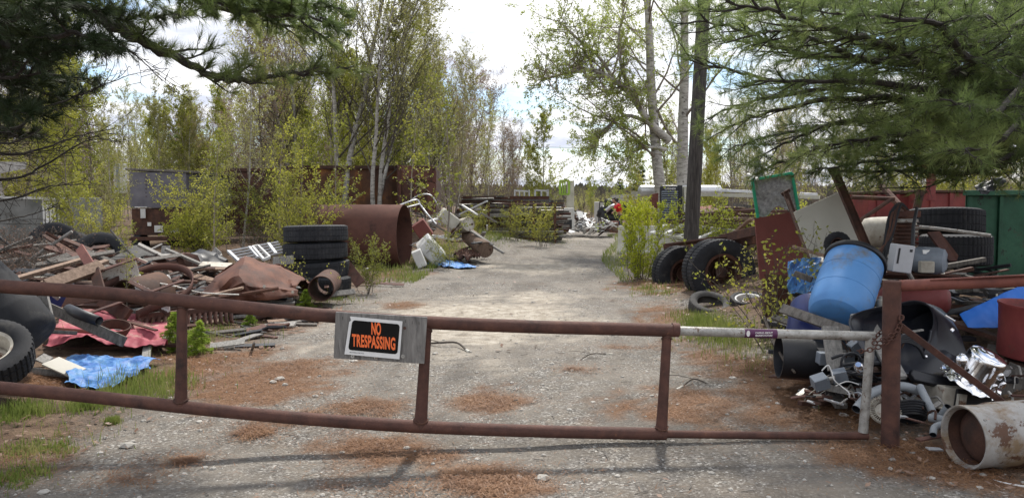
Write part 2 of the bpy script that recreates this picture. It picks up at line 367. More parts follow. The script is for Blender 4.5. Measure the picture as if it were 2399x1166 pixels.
at = N(nt, 'ShaderNodeAttribute', attribute_name='masks'); sep = N(nt, 'ShaderNodeSeparateColor'); nt.links.new(at.outputs['Color'], sep.inputs[0])
g = N(nt, 'ShaderNodeNewGeometry'); pos = g.outputs['Position']
vo = N(nt, 'ShaderNodeTexVoronoi'); vo.inputs['Scale'].default_value = 75; nt.links.new(pos, vo.inputs['Vector'])
hs = N(nt, 'ShaderNodeSeparateColor'); nt.links.new(vo.outputs['Color'], hs.inputs[0])
grav = ramp(nt, hs.outputs[0], [(0, (.07, .064, .058)), (.45, (.155, .145, .132)), (.8, (.25, .235, .218)), (.93, (.36, .345, .32)), (1, (.62, .60, .56))])
n1 = noi(nt, pos, .8, 6, .6); n2 = noi(nt, pos, 6, 8, .7); n3 = noi(nt, pos, 40, 6, .7)
grav = mix(nt, ramp(nt, n2, [(.42, (0, 0, 0)), (.62, (.75, .75, .75))]), grav, (.19, .165, .135))
n0 = noi(nt, mapping(nt, pos, scale=(1, .35, 1)), 1.6, 6, .65, .6)
grav = mix(nt, ramp(nt, n0, [(.46, (0, 0, 0)), (.62, (.65, .65, .65))]), grav, (.105, .095, .085))
grav = mix(nt, ramp(nt, n1, [(.45, (0, 0, 0)), (.62, (.55, .55, .55))]), grav, (.24, .215, .185))
sand = ramp(nt, n2, [(.35, (.26, .22, .17)), (.5, (.44, .39, .32)), (.65, (.62, .57, .49))])
sand = mix(nt, ramp(nt, n3, [(.5, (0, 0, 0)), (.7, (.5, .5, .5))]), sand, (.2, .17, .14))
col = mix(nt, mth(nt, 'MULTIPLY', sep.outputs[2], .85), grav, sand)
side = ramp(nt, n2, [(.32, (.05, .035, .025)), (.5, (.12, .08, .055)), (.68, (.21, .15, .10))])
side = mix(nt, ramp(nt, n3, [(.5, (0, 0, 0)), (.7, (.6, .6, .6))]), side, (.06, .05, .035))
col = mix(nt, sep.outputs[1], col, side)
st = noi(nt, mapping(nt, pos, scale=(1, 2.2, 1), rot=(0, 0, .6)), 55, 4, .8)
nd = ramp(nt, st, [(.38, (.07, .033, .017)), (.5, (.16, .075, .035)), (.62, (.27, .145, .07))])
col = mix(nt, sep.outputs[0], col, nd)
nt.links.new(col, b.inputs['Base Color']); b.inputs['Roughness'].default_value = .95; b.inputs['Specular IOR Level'].default_value = .15
hh = mth(nt, 'ADD', mth(nt, 'MULTIPLY', vo.outputs['Distance'], -.5), mth(nt, 'MULTIPLY', n2, 1.5))
hh = mth(nt, 'ADD', hh, mth(nt, 'MULTIPLY', n3, .8))
bp = N(nt, 'ShaderNodeBump'); bp.inputs['Strength'].default_value = .9; bp.inputs['Distance'].default_value = .02
nt.links.new(hh, bp.inputs['Height']); nt.links.new(bp.outputs[0], b.inputs['Normal'])
me.materials.append(gm)
go = bpy.data.objects.new('ground', me); C.objects.link(go); tag(go, 'gravel drive and leaf-littered ground of the scrapyard', 'ground', kind='structure')
# far hill
h = MB(); R = random.Random(5); M_['hillwood'] = leafmat('hill_wood', [(.035, .045, .03), (.085, .07, .055), (.12, .10, .08)], .2, .03)
hx = [-900+i*20 for i in range(91)]
def hillz(x): return 6.3+2.0*noise.noise(V((x*.006, 2, 0)))+1.2*noise.noise(V((x*.03, 4, 0)))+.7*noise.noise(V((x*.2, 4, 0)))
vs = []
for j, (yy, k) in enumerate([(200, -.1), (250, .45), (300, .8), (350, 1), (420, .9), (560, .2)]):
    for x in hx: vs.append((x, yy+10*nz(x, yy, .02), hillz(x)*k))
h.add(vs, [(j*91+i, j*91+i+1, (j+1)*91+i+1, (j+1)*91+i) for j in range(5) for i in range(90)])
hm = mat('hill_forest', [(.035, .035, .03), (.07, .06, .055), (.10, .085, .075)], .35, .95, 0, 1, 1.2, vary=0, spec=0, spots=((.03, .045, .03), .08, .55, .1))
tag(h.build('hill', hm, None, smooth=80), 'low wooded hill on the horizon', 'hill', kind='structure')
hw = MB()
for i in range(15000):
    x = R.uniform(-330, 330); y = R.uniform(205, 355); k = min(1, max(-.1, (y-200)/50*.55-.1)) if y < 250 else .45+.55*min(1, (y-250)/100)
    c = V((x, y, hillz(x)*k+R.uniform(.3, 2.2))); a = R.uniform(0, 6.3); s = R.uniform(.5, 1.3); u = V((math.cos(a), math.sin(a), 0))*s; w = V((0, 0, s*R.uniform(.9, 1.6)))
    hw.add([c-u-w*.6, c+u-w*.6, c+u*.3+w], [(0, 1, 2)])
tag(hw.build('hill_wood', M_['hillwood'], None), 'brown and dark green woods covering the far hill', 'wood', kind='stuff')
# stones, fallen needles, leaves, grass: nobody could count them
def scatter_ok(x, y): return 3.2 < y
R = random.Random(11)
mb = MB(); tw_ = MB()
def stone(mb, c, s, R):
    if s > .018:
        g_ = (1+5**.5)/2; iv = [(-1, g_, 0), (1, g_, 0), (-1, -g_, 0), (1, -g_, 0), (0, -1, g_), (0, 1, g_), (0, -1, -g_), (0, 1, -g_), (g_, 0, -1), (g_, 0, 1), (-g_, 0, -1), (-g_, 0, 1)]
        ax = R.uniform(.7, 1.3); az = R.uniform(.4, .65); ro = Matrix.Rotation(R.uniform(0, 6.3), 3, 'Z')
        mb.add([V(c)+ro @ V((x*ax, y, z*az))*(s*.52*R.uniform(.85, 1.12)) for x, y, z in iv], [(0, 11, 5), (0, 5, 1), (0, 1, 7), (0, 7, 10), (0, 10, 11), (1, 5, 9), (5, 11, 4), (11, 10, 2), (10, 7, 6), (7, 1, 8), (3, 9, 4), (3, 4, 2), (3, 2, 6), (3, 6, 8), (3, 8, 9), (4, 9, 5), (2, 4, 11), (6, 2, 10), (8, 6, 7), (9, 8, 1)])
        return
    o = [V((R.uniform(.6, 1.1)*dx*s, R.uniform(.6, 1.1)*dy*s, R.uniform(.4, .7)*dz*s)) for dx, dy, dz in ((1, 0, 0), (0, 1, 0), (-1, 0, 0), (0, -1, 0), (0, 0, 1), (0, 0, -.6))]
    a = R.uniform(0, 6.3); ro = Matrix.Rotation(a, 3, 'Z')
    mb.add([V(c)+ro @ q for q in o], [(0, 1, 4), (1, 2, 4), (2, 3, 4), (3, 0, 4), (1, 0, 5), (2, 1, 5), (3, 2, 5), (0, 3, 5)])
for i in range(5200):
    y = 3.4+18*R.random()**1.8; x = R.uniform(-3.5, 3.4)
    if off(x, y) > .6 and R.random() < .7: continue
    s = .006+.016*R.random()**3.5
    if R.random() < .012: s = R.uniform(.02, .045)
    stone(mb, (x, y, hgt(x, y)+s*.15), s, R)
for px, py, s in [(655, 890, .05), (640, 897, .035), (668, 903, .03), (300, 1045, .05), (1895, 860, .02), (1100, 825, .03), (1822, 950, .02), (1806, 944, .016)]:
    p = G(px, py); stone(mb, (p.x, p.y, hgt(p.x, p.y)+s*.2), s, R)
for i in range(420):
    y = 3.6+16*R.random()**1.5; x = R.uniform(-3.2, 3.0); a = R.uniform(0, 6.3); L = R.uniform(.02, .10); z = hgt(x, y)+.004
    p = V((x, y, z)); q = p+V((math.cos(a)*L, math.sin(a)*L, .004)); tw_.tube([p, p.lerp(q, .5)+V((.006, -.004, .003)), q], R.uniform(.0012, .003), 4)
tag(tw_.build('twig_litter', M_['wooddark'], None), 'small dark twigs littering the drive', 'twigs', kind='stuff')
tag(mb.build('gravel', M_['stone'], None), 'loose pale pebbles strewn over the drive', 'gravel', kind='stuff')
mb = MB()
def sliver(mb, x, y, z, L, w, R, lift=.02):
    a = R.uniform(0, 6.3); dx, dy = math.cos(a)*L, math.sin(a)*L; wx, wy = -math.sin(a)*w, math.cos(a)*w
    z0 = z+R.uniform(.003, lift); z1 = z+R.uniform(.003, lift)
    b = len(mb.v); mb.v += [(x, y, z0), (x+dx+wx, y+dy+wy, z1), (x+dx-wx, y+dy-wy, z1)]; mb.f.append((b, b+1, b+2))
cnt = 0
while cnt < 42000:
    e = R.choice(NEED); x = e[0]+e[2]*R.gauss(0, .95); y = e[1]+e[3]*R.gauss(0, .95)
    if y < 3 or R.random() > msk(NEED, x, y)+.12: continue
    sliver(mb, x, y, hgt(x, y), R.uniform(.03, .075), .0022, R, .03); cnt += 1
tag(mb.build('pine_litter', M_['litter'], None), 'orange-brown fallen pine needles in drifts on the drive', 'pine litter', kind='stuff')
mb = MB(); cnt = 0
while cnt < 9000:
    y = 4+24*R.random()**1.5; x = R.uniform(-9, 8)
    o = off(x, y)
    if o < .1 and R.random() > .04: continue
    z = hgt(x, y); s = R.uniform(.012, .03) if y < 8 else R.uniform(.02, .05); a = R.uniform(0, 6.3); q = V((math.cos(a), math.sin(a), R.uniform(-.4, .4)))*s; w = V((-math.sin(a), math.cos(a), R.uniform(-.5, .5)))*s*.5
    c = V((x, y, z+.02)); mb.add([c-q, c+w, c+q, c-w], [(0, 1, 2, 3)]); cnt += 1
tag(mb.build('dead_leaves', M_['deadleaf'], None), 'brown dead leaves lying along the verges', 'dead leaves', kind='stuff')
def blade(mb, x, y, z, h, w, R, lean=.4):
    a = R.uniform(0, 6.3); b = R.uniform(0, 6.3); l = R.uniform(.1, lean)*h
    ux, uy = math.cos(a)*w, math.sin(a)*w; lx, ly = math.cos(b)*l, math.sin(b)*l
    k = len(mb.v)
    mb.v += [(x-ux, y-uy, z), (x+ux, y+uy, z), (x+ux*.7+lx*.4, y+uy*.7+ly*.4, z+h*.6), (x-ux*.7+lx*.4, y-uy*.7+ly*.4, z+h*.6), (x+lx, y+ly, z+h)]
    mb.f += [(k, k+1, k+2, k+3), (k+3, k+2, k+4)]
mb = MB(); cnt = 0
while cnt < 17000:
    if R.random() < .8:
        e = R.choice(GRASS); x = e[0]+e[2]*R.gauss(0, .7); y = e[1]+e[3]*R.gauss(0, .7); hh = R.uniform(.03, .11)
        if y < 3.2: continue
        if R.random() > msk(GRASS, x, y)+.05: continue
        near = gauss(x, y, -3.4, 6.6, .6, .35)+gauss(x, y, 2.6, 8.8, .7, 1.2); hh *= (1+1.1*near)*(.55 if y < 5.6 else 1)
        if R.random() < .3 and y < 6: continue
    else:
        y = 4+26*R.random(); x = R.uniform(-8, 7)
        if off(x, y) < .15: continue
        if nz(x, y, .9, 4) < .05: continue
        hh = R.uniform(.05, .2)
    blade(mb, x, y, hgt(x, y)-.005, hh, .003+.0015*(y > 12), R); cnt += 1
for i in range(9000):
    y = R.uniform(15, 36); x = (redge_l(y)-R.random()**1.6*1.6+.1) if R.random() < .75 else (redge_r(y)+R.random()**1.6*1.2-.1)
    if nz(x, y, 1.3, 7) < -.2: continue
    blade(mb, x, y, hgt(x, y)-.01, R.uniform(.06, .22), .007, R, .6)
tag(mb.build('grass', M_['grass'], None), 'green grass growing in clumps along the verges', 'grass', kind='stuff')
# ---------------------------------------------------------------- gate, sign, post, chain
def text(body, size, m, M, parent, name='lettering', xs=1, bold=0, depth=.0004, ls=1):
    c = bpy.data.curves.new(name, 'FONT'); c.body = body; c.size = size; c.offset = bold; c.extrude = depth
    c.align_x = 'CENTER'; c.align_y = 'CENTER'; c.space_character = ls
    t = bpy.data.objects.new('tmp', c); C.objects.link(t); bpy.context.view_layer.update()
    me = bpy.data.meshes.new_from_object(t.evaluated_get(bpy.context.evaluated_depsgraph_get()))
    bpy.data.objects.remove(t); org = ORG[parent] if parent else V((0, 0, 0))
    me.transform(M @ Matrix.Diagonal((xs, 1, 1, 1))); me.transform(Matrix.Translation(-org))
    me.materials.clear(); me.materials.append(m)
    o = bpy.data.objects.new(name, me); C.objects.link(o); o.parent = parent; ORG[o] = org; return o
def gd(px): return 4.78+.32*px/2050
def gp(px, py): return P(px, py, gd(px))
def smoothpts(pts, k=6):
    out = []
    for i in range(len(pts)-1):
        p0 = pts[max(i-1, 0)]; p1 = pts[i]; p2 = pts[i+1]; p3 = pts[min(i+2, len(pts)-1)]
        for j in range(k):
            t = j/k; out.append(.5*((2*p1)+(-p0+p2)*t+(2*p0-5*p1+4*p2-p3)*t*t+(-p0+3*p1-3*p2+p3)*t**3))
    out.append(pts[-1]); return out
gate = thing('pipe_gate', 'long low rusty pipe gate closed across the gravel drive', 'gate', (-3.4, 4.75, 0))
top = smoothpts([gp(-260, 642), gp(0, 670), gp(200, 683), gp(420, 704), (gp(620, 725)), gp(800, 742), gp(1000, 755), gp(1250, 765), gp(1450, 770), gp(1582, 774)])
bot = smoothpts([gp(-260, 885), gp(0, 908), gp(200, 927), gp(430, 953), gp(620, 972), gp(790, 986), gp(985, 999), gp(1250, 1009), gp(1560, 1016)])
MB().tube(top, .0425, 20).build('top_rail', M_['rust'], gate, 40)
MB().tube(bot, .041, 20).build('bottom_rail', M_['rust'], gate, 40)
MB().tube([gp(1560, 1016), gp(1800, 1019), gp(2032, 1020)], .026, 16).build('bottom_rail_end', M_['rust'], gate, 40)
MB().tube([gp(1578, 774), gp(1700, 778), gp(1850, 782), gp(2049, 787)], .0305, 20).build('galvanised_rail', M_['galv'], gate, 40)
e = MB().tube([gp(2040, 780), gp(2036, 840), gp(2030, 920), gp(2022, 1012)], [.031, .030, .029, .031], 16).build('end_upright', M_['galv'], gate, 40)
for (a, b), r in zip((((427, 705), (424, 953)), ((1000, 757), (985, 1000)), ((1563, 776), (1549, 1016))), (.033, .036, .033)):
    p, q = gp(*a), gp(*b)
    MB().tube([p, p.lerp(q, .5), p.lerp(q, .85), q], [r*.92, r, r*1.12, r*1.25], 16).build('upright', M_['rust'], gate, 40)
for (a, b), r in zip((((427, 705), (424, 953)), ((1000, 757), (985, 1000)), ((1563, 776), (1549, 1016))), (.033, .036, .033)):
    for c_, d_, rr_ in ((gp(*a), gp(*b), r*.95), (gp(*b), gp(*a), r*1.25)):
        q_ = c_+(d_-c_).normalized()*.042; R0 = random.Random(int(a[0])); m_ = frame(q_, d_-c_)
        MB().tube([m_ @ V((math.cos(t*.4)*rr_, math.sin(t*.4)*rr_, .004*R0.uniform(-1, 1)+.008*math.cos(t*.8))) for t in range(17)], .0055, 6, False).build('weld_bead', M_['rustdark'], gate, 60)
MB().tube([gp(1574, 772), gp(1590, 773)], .046, 16).build('coupling', M_['rust'], gate, 40)
# hinge post beyond the left edge of the frame
hp = MB(); p = gp(-260, 700); hp.tube([(p.x-.1, p.y, hgt(p.x, p.y)-.1), (p.x-.1, p.y, 1.5)], .06, 16).build('hinge_post', M_['rust'], gate, 40)
# vinyl sticker wrapped on the galvanised rail
c0, c1 = gp(1742, 779.4), gp(1818, 781.2); ax = (c1-c0).normalized()
def sarc(u, v, r=.0312):
    a = math.radians(-75+150*v); f = V((0, -1, 0)); up = ax.cross(f).normalized()*-1
    up = V((0, 0, 1))-ax*ax.z; up.normalize(); f = up.cross(ax)*-1; f = V((0, -1, 0))-ax*V((0, -1, 0)).dot(ax); f.normalize()
    return c0.lerp(c1, u)+(f*math.cos(a)+up*math.sin(a))*r
stk = MB().grid(sarc, 10, 14).build('sticker', M_['purple'], gate, 60)
Mx = Matrix.Translation(c0.lerp(c1, .58)+V((0, -.0325, .0085))) @ Matrix.Rotation(math.atan2(ax.y, ax.x), 4, 'Z') @ Matrix.Rotation(math.radians(90), 4, 'X')
text('CARING ABOUT', .0165, M_['lettering'], Mx, stk, xs=.95, bold=.0004)
Mx2 = Matrix.Translation(V((0, .0015, -.018))) @ Mx
text("MAINE'S FUTURE", .0160, M_['lettering'], Mx2, stk, xs=.95, bold=.0004)
MB().lathe([(0, 0), (.012, 0)], Matrix.Translation(c0.lerp(c1, .1)+V((0, -.0325, .002))) @ Matrix.Rotation(math.pi/2, 4, 'X') @ Matrix.Diagonal((1, 1.7, 1, 1)), 14).build('bird_emblem', M_['lettering'], stk)
# plywood board with the sign
def quadpt(q, u, v, o=0):
    a = q[0].lerp(q[1], u); b = q[3].lerp(q[2], u); p = a.lerp(b, v)
    n = (q[1]-q[0]).cross(q[3]-q[0]).normalized()
    return p+n*o
bd = 4.82
q = [P(787, 730, bd), P(1001, 742, bd+.02), P(994, 851, bd+.02), P(782, 838, bd)]
bn = (q[1]-q[0]).cross(q[3]-q[0]).normalized(); bn = bn if bn.y < 0 else -bn
board = thing('sign_board', 'weathered grey plywood board with an orange on black sign, fixed to the pipe gate', 'sign', q[3].lerp(q[2], .5))
MB().plate(q, .019).build('plywood', M_['plywood'], board, bevel=.002)
s = [P(820, 741, bd-.02), P(943, 752, bd-.012), P(936, 841, bd-.012), P(807, 829, bd-.02)]
base = MB()
cut = [s[0], s[1], s[2], s[3], s[3].lerp(s[0], .86), s[3].lerp(s[0], .90)+(s[1]-s[0])*.03]
base.plate(cut, .002); sheet = base.build('sign_sheet', M_['paper'], board)
sn = (s[1]-s[0]).cross(s[3]-s[0]).normalized(); sn = sn if sn.y < 0 else -sn
def sp_(u, v, o): return s[0].lerp(s[1], u).lerp(s[3].lerp(s[2], u), v)+sn*o
pts = []
u0, u1, v0, v1, r_ = .055, .955, .085, .875, .055
for cx, cy, a0 in ((u1-r_, v0+r_*1.5, -90), (u1-r_, v1-r_*1.5, 0), (u0+r_, v1-r_*1.5, 90), (u0+r_, v0+r_*1.5, 180)):
    for k in range(7):
        a = math.radians(a0+15*k); pts.append(sp_(cx+math.cos(a)*r_, cy+math.sin(a)*r_*1.5, .0022))
MB().plate(pts, .0008).build('black_panel', M_['ink'], sheet)
sx = (s[1]-s[0]).normalized(); sy = sn.cross(sx)
def sM(u, v, o=.0032):
    # a hint of the sheet's own slant along its printed lines
    sh = Matrix.Identity(4); sh[0][1] = -.08
    m = Matrix((sx, sy, sn)).transposed().to_4x4(); m.translation = sp_(u, v, o); return m @ sh
text('NO', .104, M_['orange'], sM(.52, .275), sheet, xs=.37, bold=.0036)
text('TRESPASSING', .104, M_['orange'], sM(.505, .625), sheet, xs=.405, bold=.0036, ls=1.08)
text('840 MADE IN THE U.S.A.', .0085, M_['ink'], sM(.22, .935, .0015), sheet, name='fine_print')
for px, py in ((826, 834), (881, 837), (944, 834)):
    p = P(px, py, bd-.012); w = MB(); mm = frame(p, bn)
    w.lathe([(.0035, 0), (.0035, .003), (.012, .003), (.012, 0)], mm, 16).build('washer', M_['galv'], board, 40)
for px, py in ((803, 745), (862, 738), (950, 752), (966, 755), (982, 757)):
    p = P(px, py, bd-.0105)
    MB().box((0, 0, 0), (.002, .001, .02), Matrix.Translation(p)).build('crack', M_['ink'], board)
MB().lathe([(0, .001), (.010, .001)], frame(P(948, 768, bd-.0095), bn), 12).build('knot', M_['rustdark'], board)
# latch post with its rail and brace
pb = G(2088, 1042); D = pb.y
post = thing('latch_post', 'thick rusty pipe post with a side rail and a slanting brace, right of the gate', 'post', (pb.x, pb.y, 0))
pt = P(2090, 657, D)
MB().tube([(pb.x-.004, pb.y, -.2), (pt.x, pt.y, pt.z-.006), (pt.x, pt.y, pt.z)], [.056, .056, .050], 24).build('upright', M_['rust'], post, 40)
MB().tube([P(2108, 669, D), P(2300, 661, D-.25), P(2460, 654, D-.45), P(2700, 642, D-.75)], .0375, 20).build('side_rail', M_['rustred'], post, 40)
MB().beam(P(2180, 655, D-.1), P(2700, 629, D-.75), .055, .006, (0, 0, 1)).build('rail_plate', M_['rustred'], post)
MB().beam(P(2108, 762, D-.04), P(2362, 952, D-.1), .012, .042, (0, -.3, 1)).build('brace', M_['rust'], post, bevel=.002)
# chain
ch = thing('chain', 'rusty chain wrapped round the latch post and the gate end', 'chain', P(2060, 800, D-.08))
def link(M, L=.034, w=.013, r=.0042):
    pts = []
    for k in range(17):
        a = 2*math.pi*k/16; x = math.cos(a)*w; y = math.sin(a)*w+(L/2-w if math.sin(a) > 0 else -(L/2-w)); pts.append(M @ V((x, 0, y)))
    return MB().tube(pts, r, 6, False)
def chain(path, R_):
    pts = smoothpts([V(p) for p in path], 12); acc = 0; tgt = 0; k = 0
    for i in range(len(pts)-1):
        seg = (pts[i+1]-pts[i]); L = seg.length
        while tgt <= acc+L:
            p = pts[i]+seg*((tgt-acc)/max(L, 1e-6))
            m = frame(p, seg) @ Matrix.Rotation((k % 2)*math.pi/2+.3, 4, 'Z'); link(m).build('link', M_['rust'], ch, 60); k += 1; tgt += .0275
        acc += L
chain([P(2112, 744, D-.07), P(2104, 772, D-.075), P(2080, 790, D-.07), P(2056, 800, D-.06), P(2040, 806, D-.06)], 1)
chain([P(2050, 790, D+.06), P(2066, 776, D+.07)], 1)
chain([P(2109, 745, D-.055), P(2100, 783, D-.065), P(2078, 800, D-.07), P(2052, 815, D-.055), P(2022, 822, D-.045), P(2012, 822, D)], 1)
# ---------------------------------------------------------------- tyres
def tyre_mb(R_, w, ri, n=72, tread=.012, M=None, lug=4):
    s = R_-ri
    prof = [(ri, -w*.36), (ri+s*.12, -w*.44), (ri+s*.45, -w*.5), (ri+s*.75, -w*.485), (R_-s*.08, -w*.44)]
    tr = [(R_-.004, -w*.42), (R_, -w*.33), (R_, -w*.20), (R_-tread, -w*.19), (R_-tread, -w*.16), (R_, -w*.15), (R_, w*.15), (R_-tread, w*.16), (R_-tread, w*.19), (R_, w*.20), (R_, w*.33), (R_-.004, w*.42)]
    prof2 = [(R_-s*.08, w*.44), (ri+s*.75, w*.485), (ri+s*.45, w*.5), (ri+s*.12, w*.44), (ri, w*.36), (ri-.01, w*.3), (ri+.015, w*.2), (R_-.05, w*.1), (R_-.05, -w*.1), (ri+.015, -w*.2), (ri-.01, -w*.3)]
    a = len(prof); b = a+len(tr)
    def fn(r, z, i, j):
        if a <= i < b and j % lug == 0 and not (a+3 <= i <= a+4 or a+7 <= i <= a+8): r -= tread*.9
        if a <= i < b and i in (a, b-1) and j % lug == 0: r -= tread*.5
        return r, z
    return MB().lathe(prof+tr+prof2, M, n, True, fn)
def tyre(c, axis, R_, w, ri, label, group=None, rim=None, m='rubber', name='tyre', cat='tyre', n=180, lug=4, tread=.009):
    M = frame(c, axis); mb = tyre_mb(R_, w, ri, n, tread, M, lug)
    if not rim: return single(mb, name, M_[m], label, cat, group, smooth=35)
    th = thing('wheel' if cat != 'tyre' else name, label, cat, c, group)
    mb.build('tyre', M_[m], th, 35)
    rp = [(.0, -.02), (ri*.25, -.02), (ri*.3, .0), (ri*.55, -.03), (ri*.85, -.06), (ri*.93, w*.28), (ri*1.02, w*.36), (ri*1.02, w*.4), (ri*.9, w*.34), (ri*.82, -.04)]
    MB().lathe(rp, M, 40).build('rim', M_[rim], th, 35)
    for k in range(6):
        a = k*math.pi/3; MB().lathe([(0, .02), (.012, .02), (.012, -.03)], M @ Matrix.Translation((math.cos(a)*ri*.4, math.sin(a)*ri*.4, 0)), 8).build('wheel_nut', M_['galv'] if rim != 'rustdark' else M_['rustdark'], th)
    return th
R = random.Random(3)
# truck axle with dual wheels
ax_ = V((.06, -.997, .02))
axle = thing('truck_axle', 'rusty cut-off truck frame with dual wheels beside the drive', 'truck axle', (3.6, 13.4, 0))
def truckwheel(c, par, vis):
    M = frame(c, ax_); tyre_mb(.53, .27, .29, 220, .010, M, 4).build('tyre', M_['rubber'], par, 35)
    if vis:
        rp = [(.0, -.16), (.10, -.16), (.11, -.06), (.13, -.05), (.14, -.12), (.25, -.13), (.27, .09), (.30, .10), (.30, .115), (.255, .10), (.24, -.11)]
        rr = MB().lathe(rp, M, 44).build('rim', M_['rustdark'], par, 35)
        for k in range(10):
            a = k*math.pi/5; MB().lathe([(0, .03), (.016, .03), (.016, -.01)], M @ Matrix.Translation((math.cos(a)*.185, math.sin(a)*.185, -.12)), 6).build('wheel_nut', M_['rust'], rr)
c1 = P(1690, 637, 12.4); truckwheel(c1, axle, True); truckwheel(c1-ax_*.32, axle, False)
c2 = P(1603, 642, 14.6); truckwheel(c2, axle, True); truckwheel(c2-ax_*.32, axle, False)
cp = [(-.11, -.14), (-.11, .14), (-.085, .14), (-.085, -.115), (.085, -.115), (.085, .14), (.11, .14), (.11, -.14)]
MB().beam(P(1563, 586, 15.6), P(1770, 556, 12.2), .10, .20).build('frame_rail', M_['rustdark'], axle, bevel=.006)
MB().beam(P(1580, 572, 14.4), P(1700, 556, 12.7), .42, .03).build('deck_plate', M_['rustdark'], axle, bevel=.004)
MB().beam(P(1557, 580, 15.2), P(1625, 575, 14.9), .14, .14).build('cross_member', M_['rustdark'], axle, bevel=.006)
MB().beam(P(1690, 560, 13), P(1850, 522, 10.8), .08, .14).build('frame_rail', M_['rustdark'], axle, bevel=.006)
MB().tube([c1, c1-ax_*1.9], .09, 16).build('axle_tube', M_['rustdark'], axle, 40)
# pale flatbed rack behind
rk = thing('flatbed_rack', 'pale painted steel rack with slanting cross bars behind the truck axle', 'rack', (3.6, 17.5, 0))
A0, A1 = P(1553, 523, 19.5), P(1745, 545, 15.8); B0, B1 = P(1527, 546, 17.6), P(1690, 572, 14.6)
MB().beam(A0, A1, .08, .08).build('rail', M_['conc'], rk, bevel=.006)
MB().beam(B0, B1, .08, .05).build('rail', M_['conc'], rk, bevel=.006)
MB().plate([A0+V((0, .05, -.04)), A1+V((0, .05, -.04)), A1+V((0, .05, -.6)), A0+V((0, .05, -.6))], .02).build('back_panel', M_['conc'], rk)
MB().plate([B0+V((0, 0, -.04)), B1+V((0, 0, -.04)), B1+V((0, 0, -.7)), B0+V((0, 0, -.8))], .02).build('front_panel', M_['conc'], rk)
for t in (.0, .2, .42, .66, .88): MB().beam(A0.lerp(A1, t+.08), B0.lerp(B1, t), .10, .05).build('cross_bar', M_['white'], rk, bevel=.004)
sb = P(1552, 545, 17.9); single(MB().box((0, 0, 0), (.22, .12, .42), Matrix.Translation(sb+V((-.15, 0, -.05)))), 'post_stub', M_['conc'], 'short pale square stub at the left end of the slanting rack', 'post', bevel=.01)
for i, (a, b, w) in enumerate([((1680, 580, 14), (1760, 512, 13), .10), ((1700, 583, 13.5), (1790, 528, 12.5), .16), ((1740, 590, 12.8), (1800, 545, 12), .12)]):
    single(MB().beam(P(*a), P(*b), w, .03, (0, -.3, 1)), 'plank', M_['wood' if i else 'woodbrown'], ['narrow brown plank leaning over the pale rack', 'wide grey plank leaning by the truck wheel', 'short grey plank above the truck wheel'][i], 'plank')
# junk filling under the frame
# car tyre lying on the verge
tyre(G(1666, 742)+V((0, .1, .14)), (.05, -.42, .9), .285, .17, .185, 'small worn car tyre lying alone on the right verge', m='rubberdusty', tread=.006)
tyre(P(1752, 706, 10.6), (-.1, -.25, .95), .24, .14, .17, 'flat little tyre with a white rim half hidden in brush', rim='white', m='rubber', cat='wheel', tread=.006)
# dumped panels and beams
def PP(px, py, p0, n):
    d = ray(px, py); n = V(n); o = V((0, 0, CZ)); return o+d*((p0-o).dot(n)/d.dot(n))
pn = thing('maroon_panel', 'tall dull maroon metal panel standing on edge left of the blue drum', 'metal panel', P(1830, 735, 8.9))
MB().plate([PP(*q, P(1830, 590, 9), (.1, -.97, .22)) for q in ((1768, 512), (1851, 497), (1903, 640), (1868, 652), (1780, 655))], .02).build('upper_sheet', M_['maroon'], pn)
MB().plate([P(1786, 640, 8.95), P(1852, 645, 8.9), P(1850, 742, 8.9), P(1788, 742, 8.9)], .08).build('lower_sheet', M_['rustbrown'], pn, bevel=.01)
gf = thing('window_screen', 'bright green wooden frame with grey mesh rising over the brush', 'screen frame', P(1815, 520, 11))
gq = [P(1762, 421, 11), P(1855, 405, 11), P(1872, 500, 11), P(1777, 520, 11)]
for i in range(4): MB().beam(gq[i], gq[(i+1) % 4], .035, .045, (0, -1, 0)).build('bar', M_['greenbright'], gf, bevel=.003)
def torn(u, v): p = gq[0].lerp(gq[1], u).lerp(gq[3].lerp(gq[2], u), v*(.82+.1*math.sin(u*9))); return p+V((0, .02+.02*noise.noise(V((u*4, v*4, 2))), 0))
MB().grid(torn, 14, 14).build('mesh_panel', M_['mesh'], gf, solid=.004)
sw_ = [P(1752, 408, 11.1), P(1775, 420, 10.95)]
single(MB().beam(sw_[0], sw_[1], .05, .03, (0, -.4, 1)), 'batten', M_['white'], 'short white batten laid over the left corner of the green frame', 'batten')
single(MB().plate([P(1765, 378, 14), P(1782, 376, 14), P(1792, 440, 14), P(1772, 440, 14)], .02), 'plastic_sheet', M_['grey'], 'tall narrow pale grey sheet standing behind the green frame', 'sheet')
cs = thing('cream_sheet', 'large cream metal sheet leaning behind the blue drum', 'metal sheet', P(1960, 600, 8.2))
cq = [PP(*q, P(1945, 540, 8.35), (.05, -.93, .36)) for q in ((1859, 497), (1972, 447), (2032, 562), (1991, 588), (1900, 606))]
MB().plate(cq, .012).build('panel', M_['cream'], cs, bevel=.003)
MB().plate([P(1899, 607, 8.08), P(1960, 596, 8.05), P(1962, 606, 7.95), P(1908, 620, 7.95)], .012).build('folded_edge', M_['cream'], cs)
for px, py in ((2020, 562), (1996, 577), (1905, 603)): MB().lathe([(0, .004), (.008, .004), (.008, -.004)], frame(P(px, py, 8.1), (0, -1, .2)), 8).build('bolt', M_['galv'], cs)
ib = [(-.05, -.05), (.05, -.05), (.05, -.042), (.005, -.042), (.005, .042), (.05, .042), (.05, .05), (-.05, .05), (-.05, .042), (-.005, .042), (-.005, -.042), (-.05, -.042)]
b1 = thing('steel_beam', 'tall rusty steel beam leaning against the right edge of the cream sheet', 'steel beam', P(2030, 575, 8))
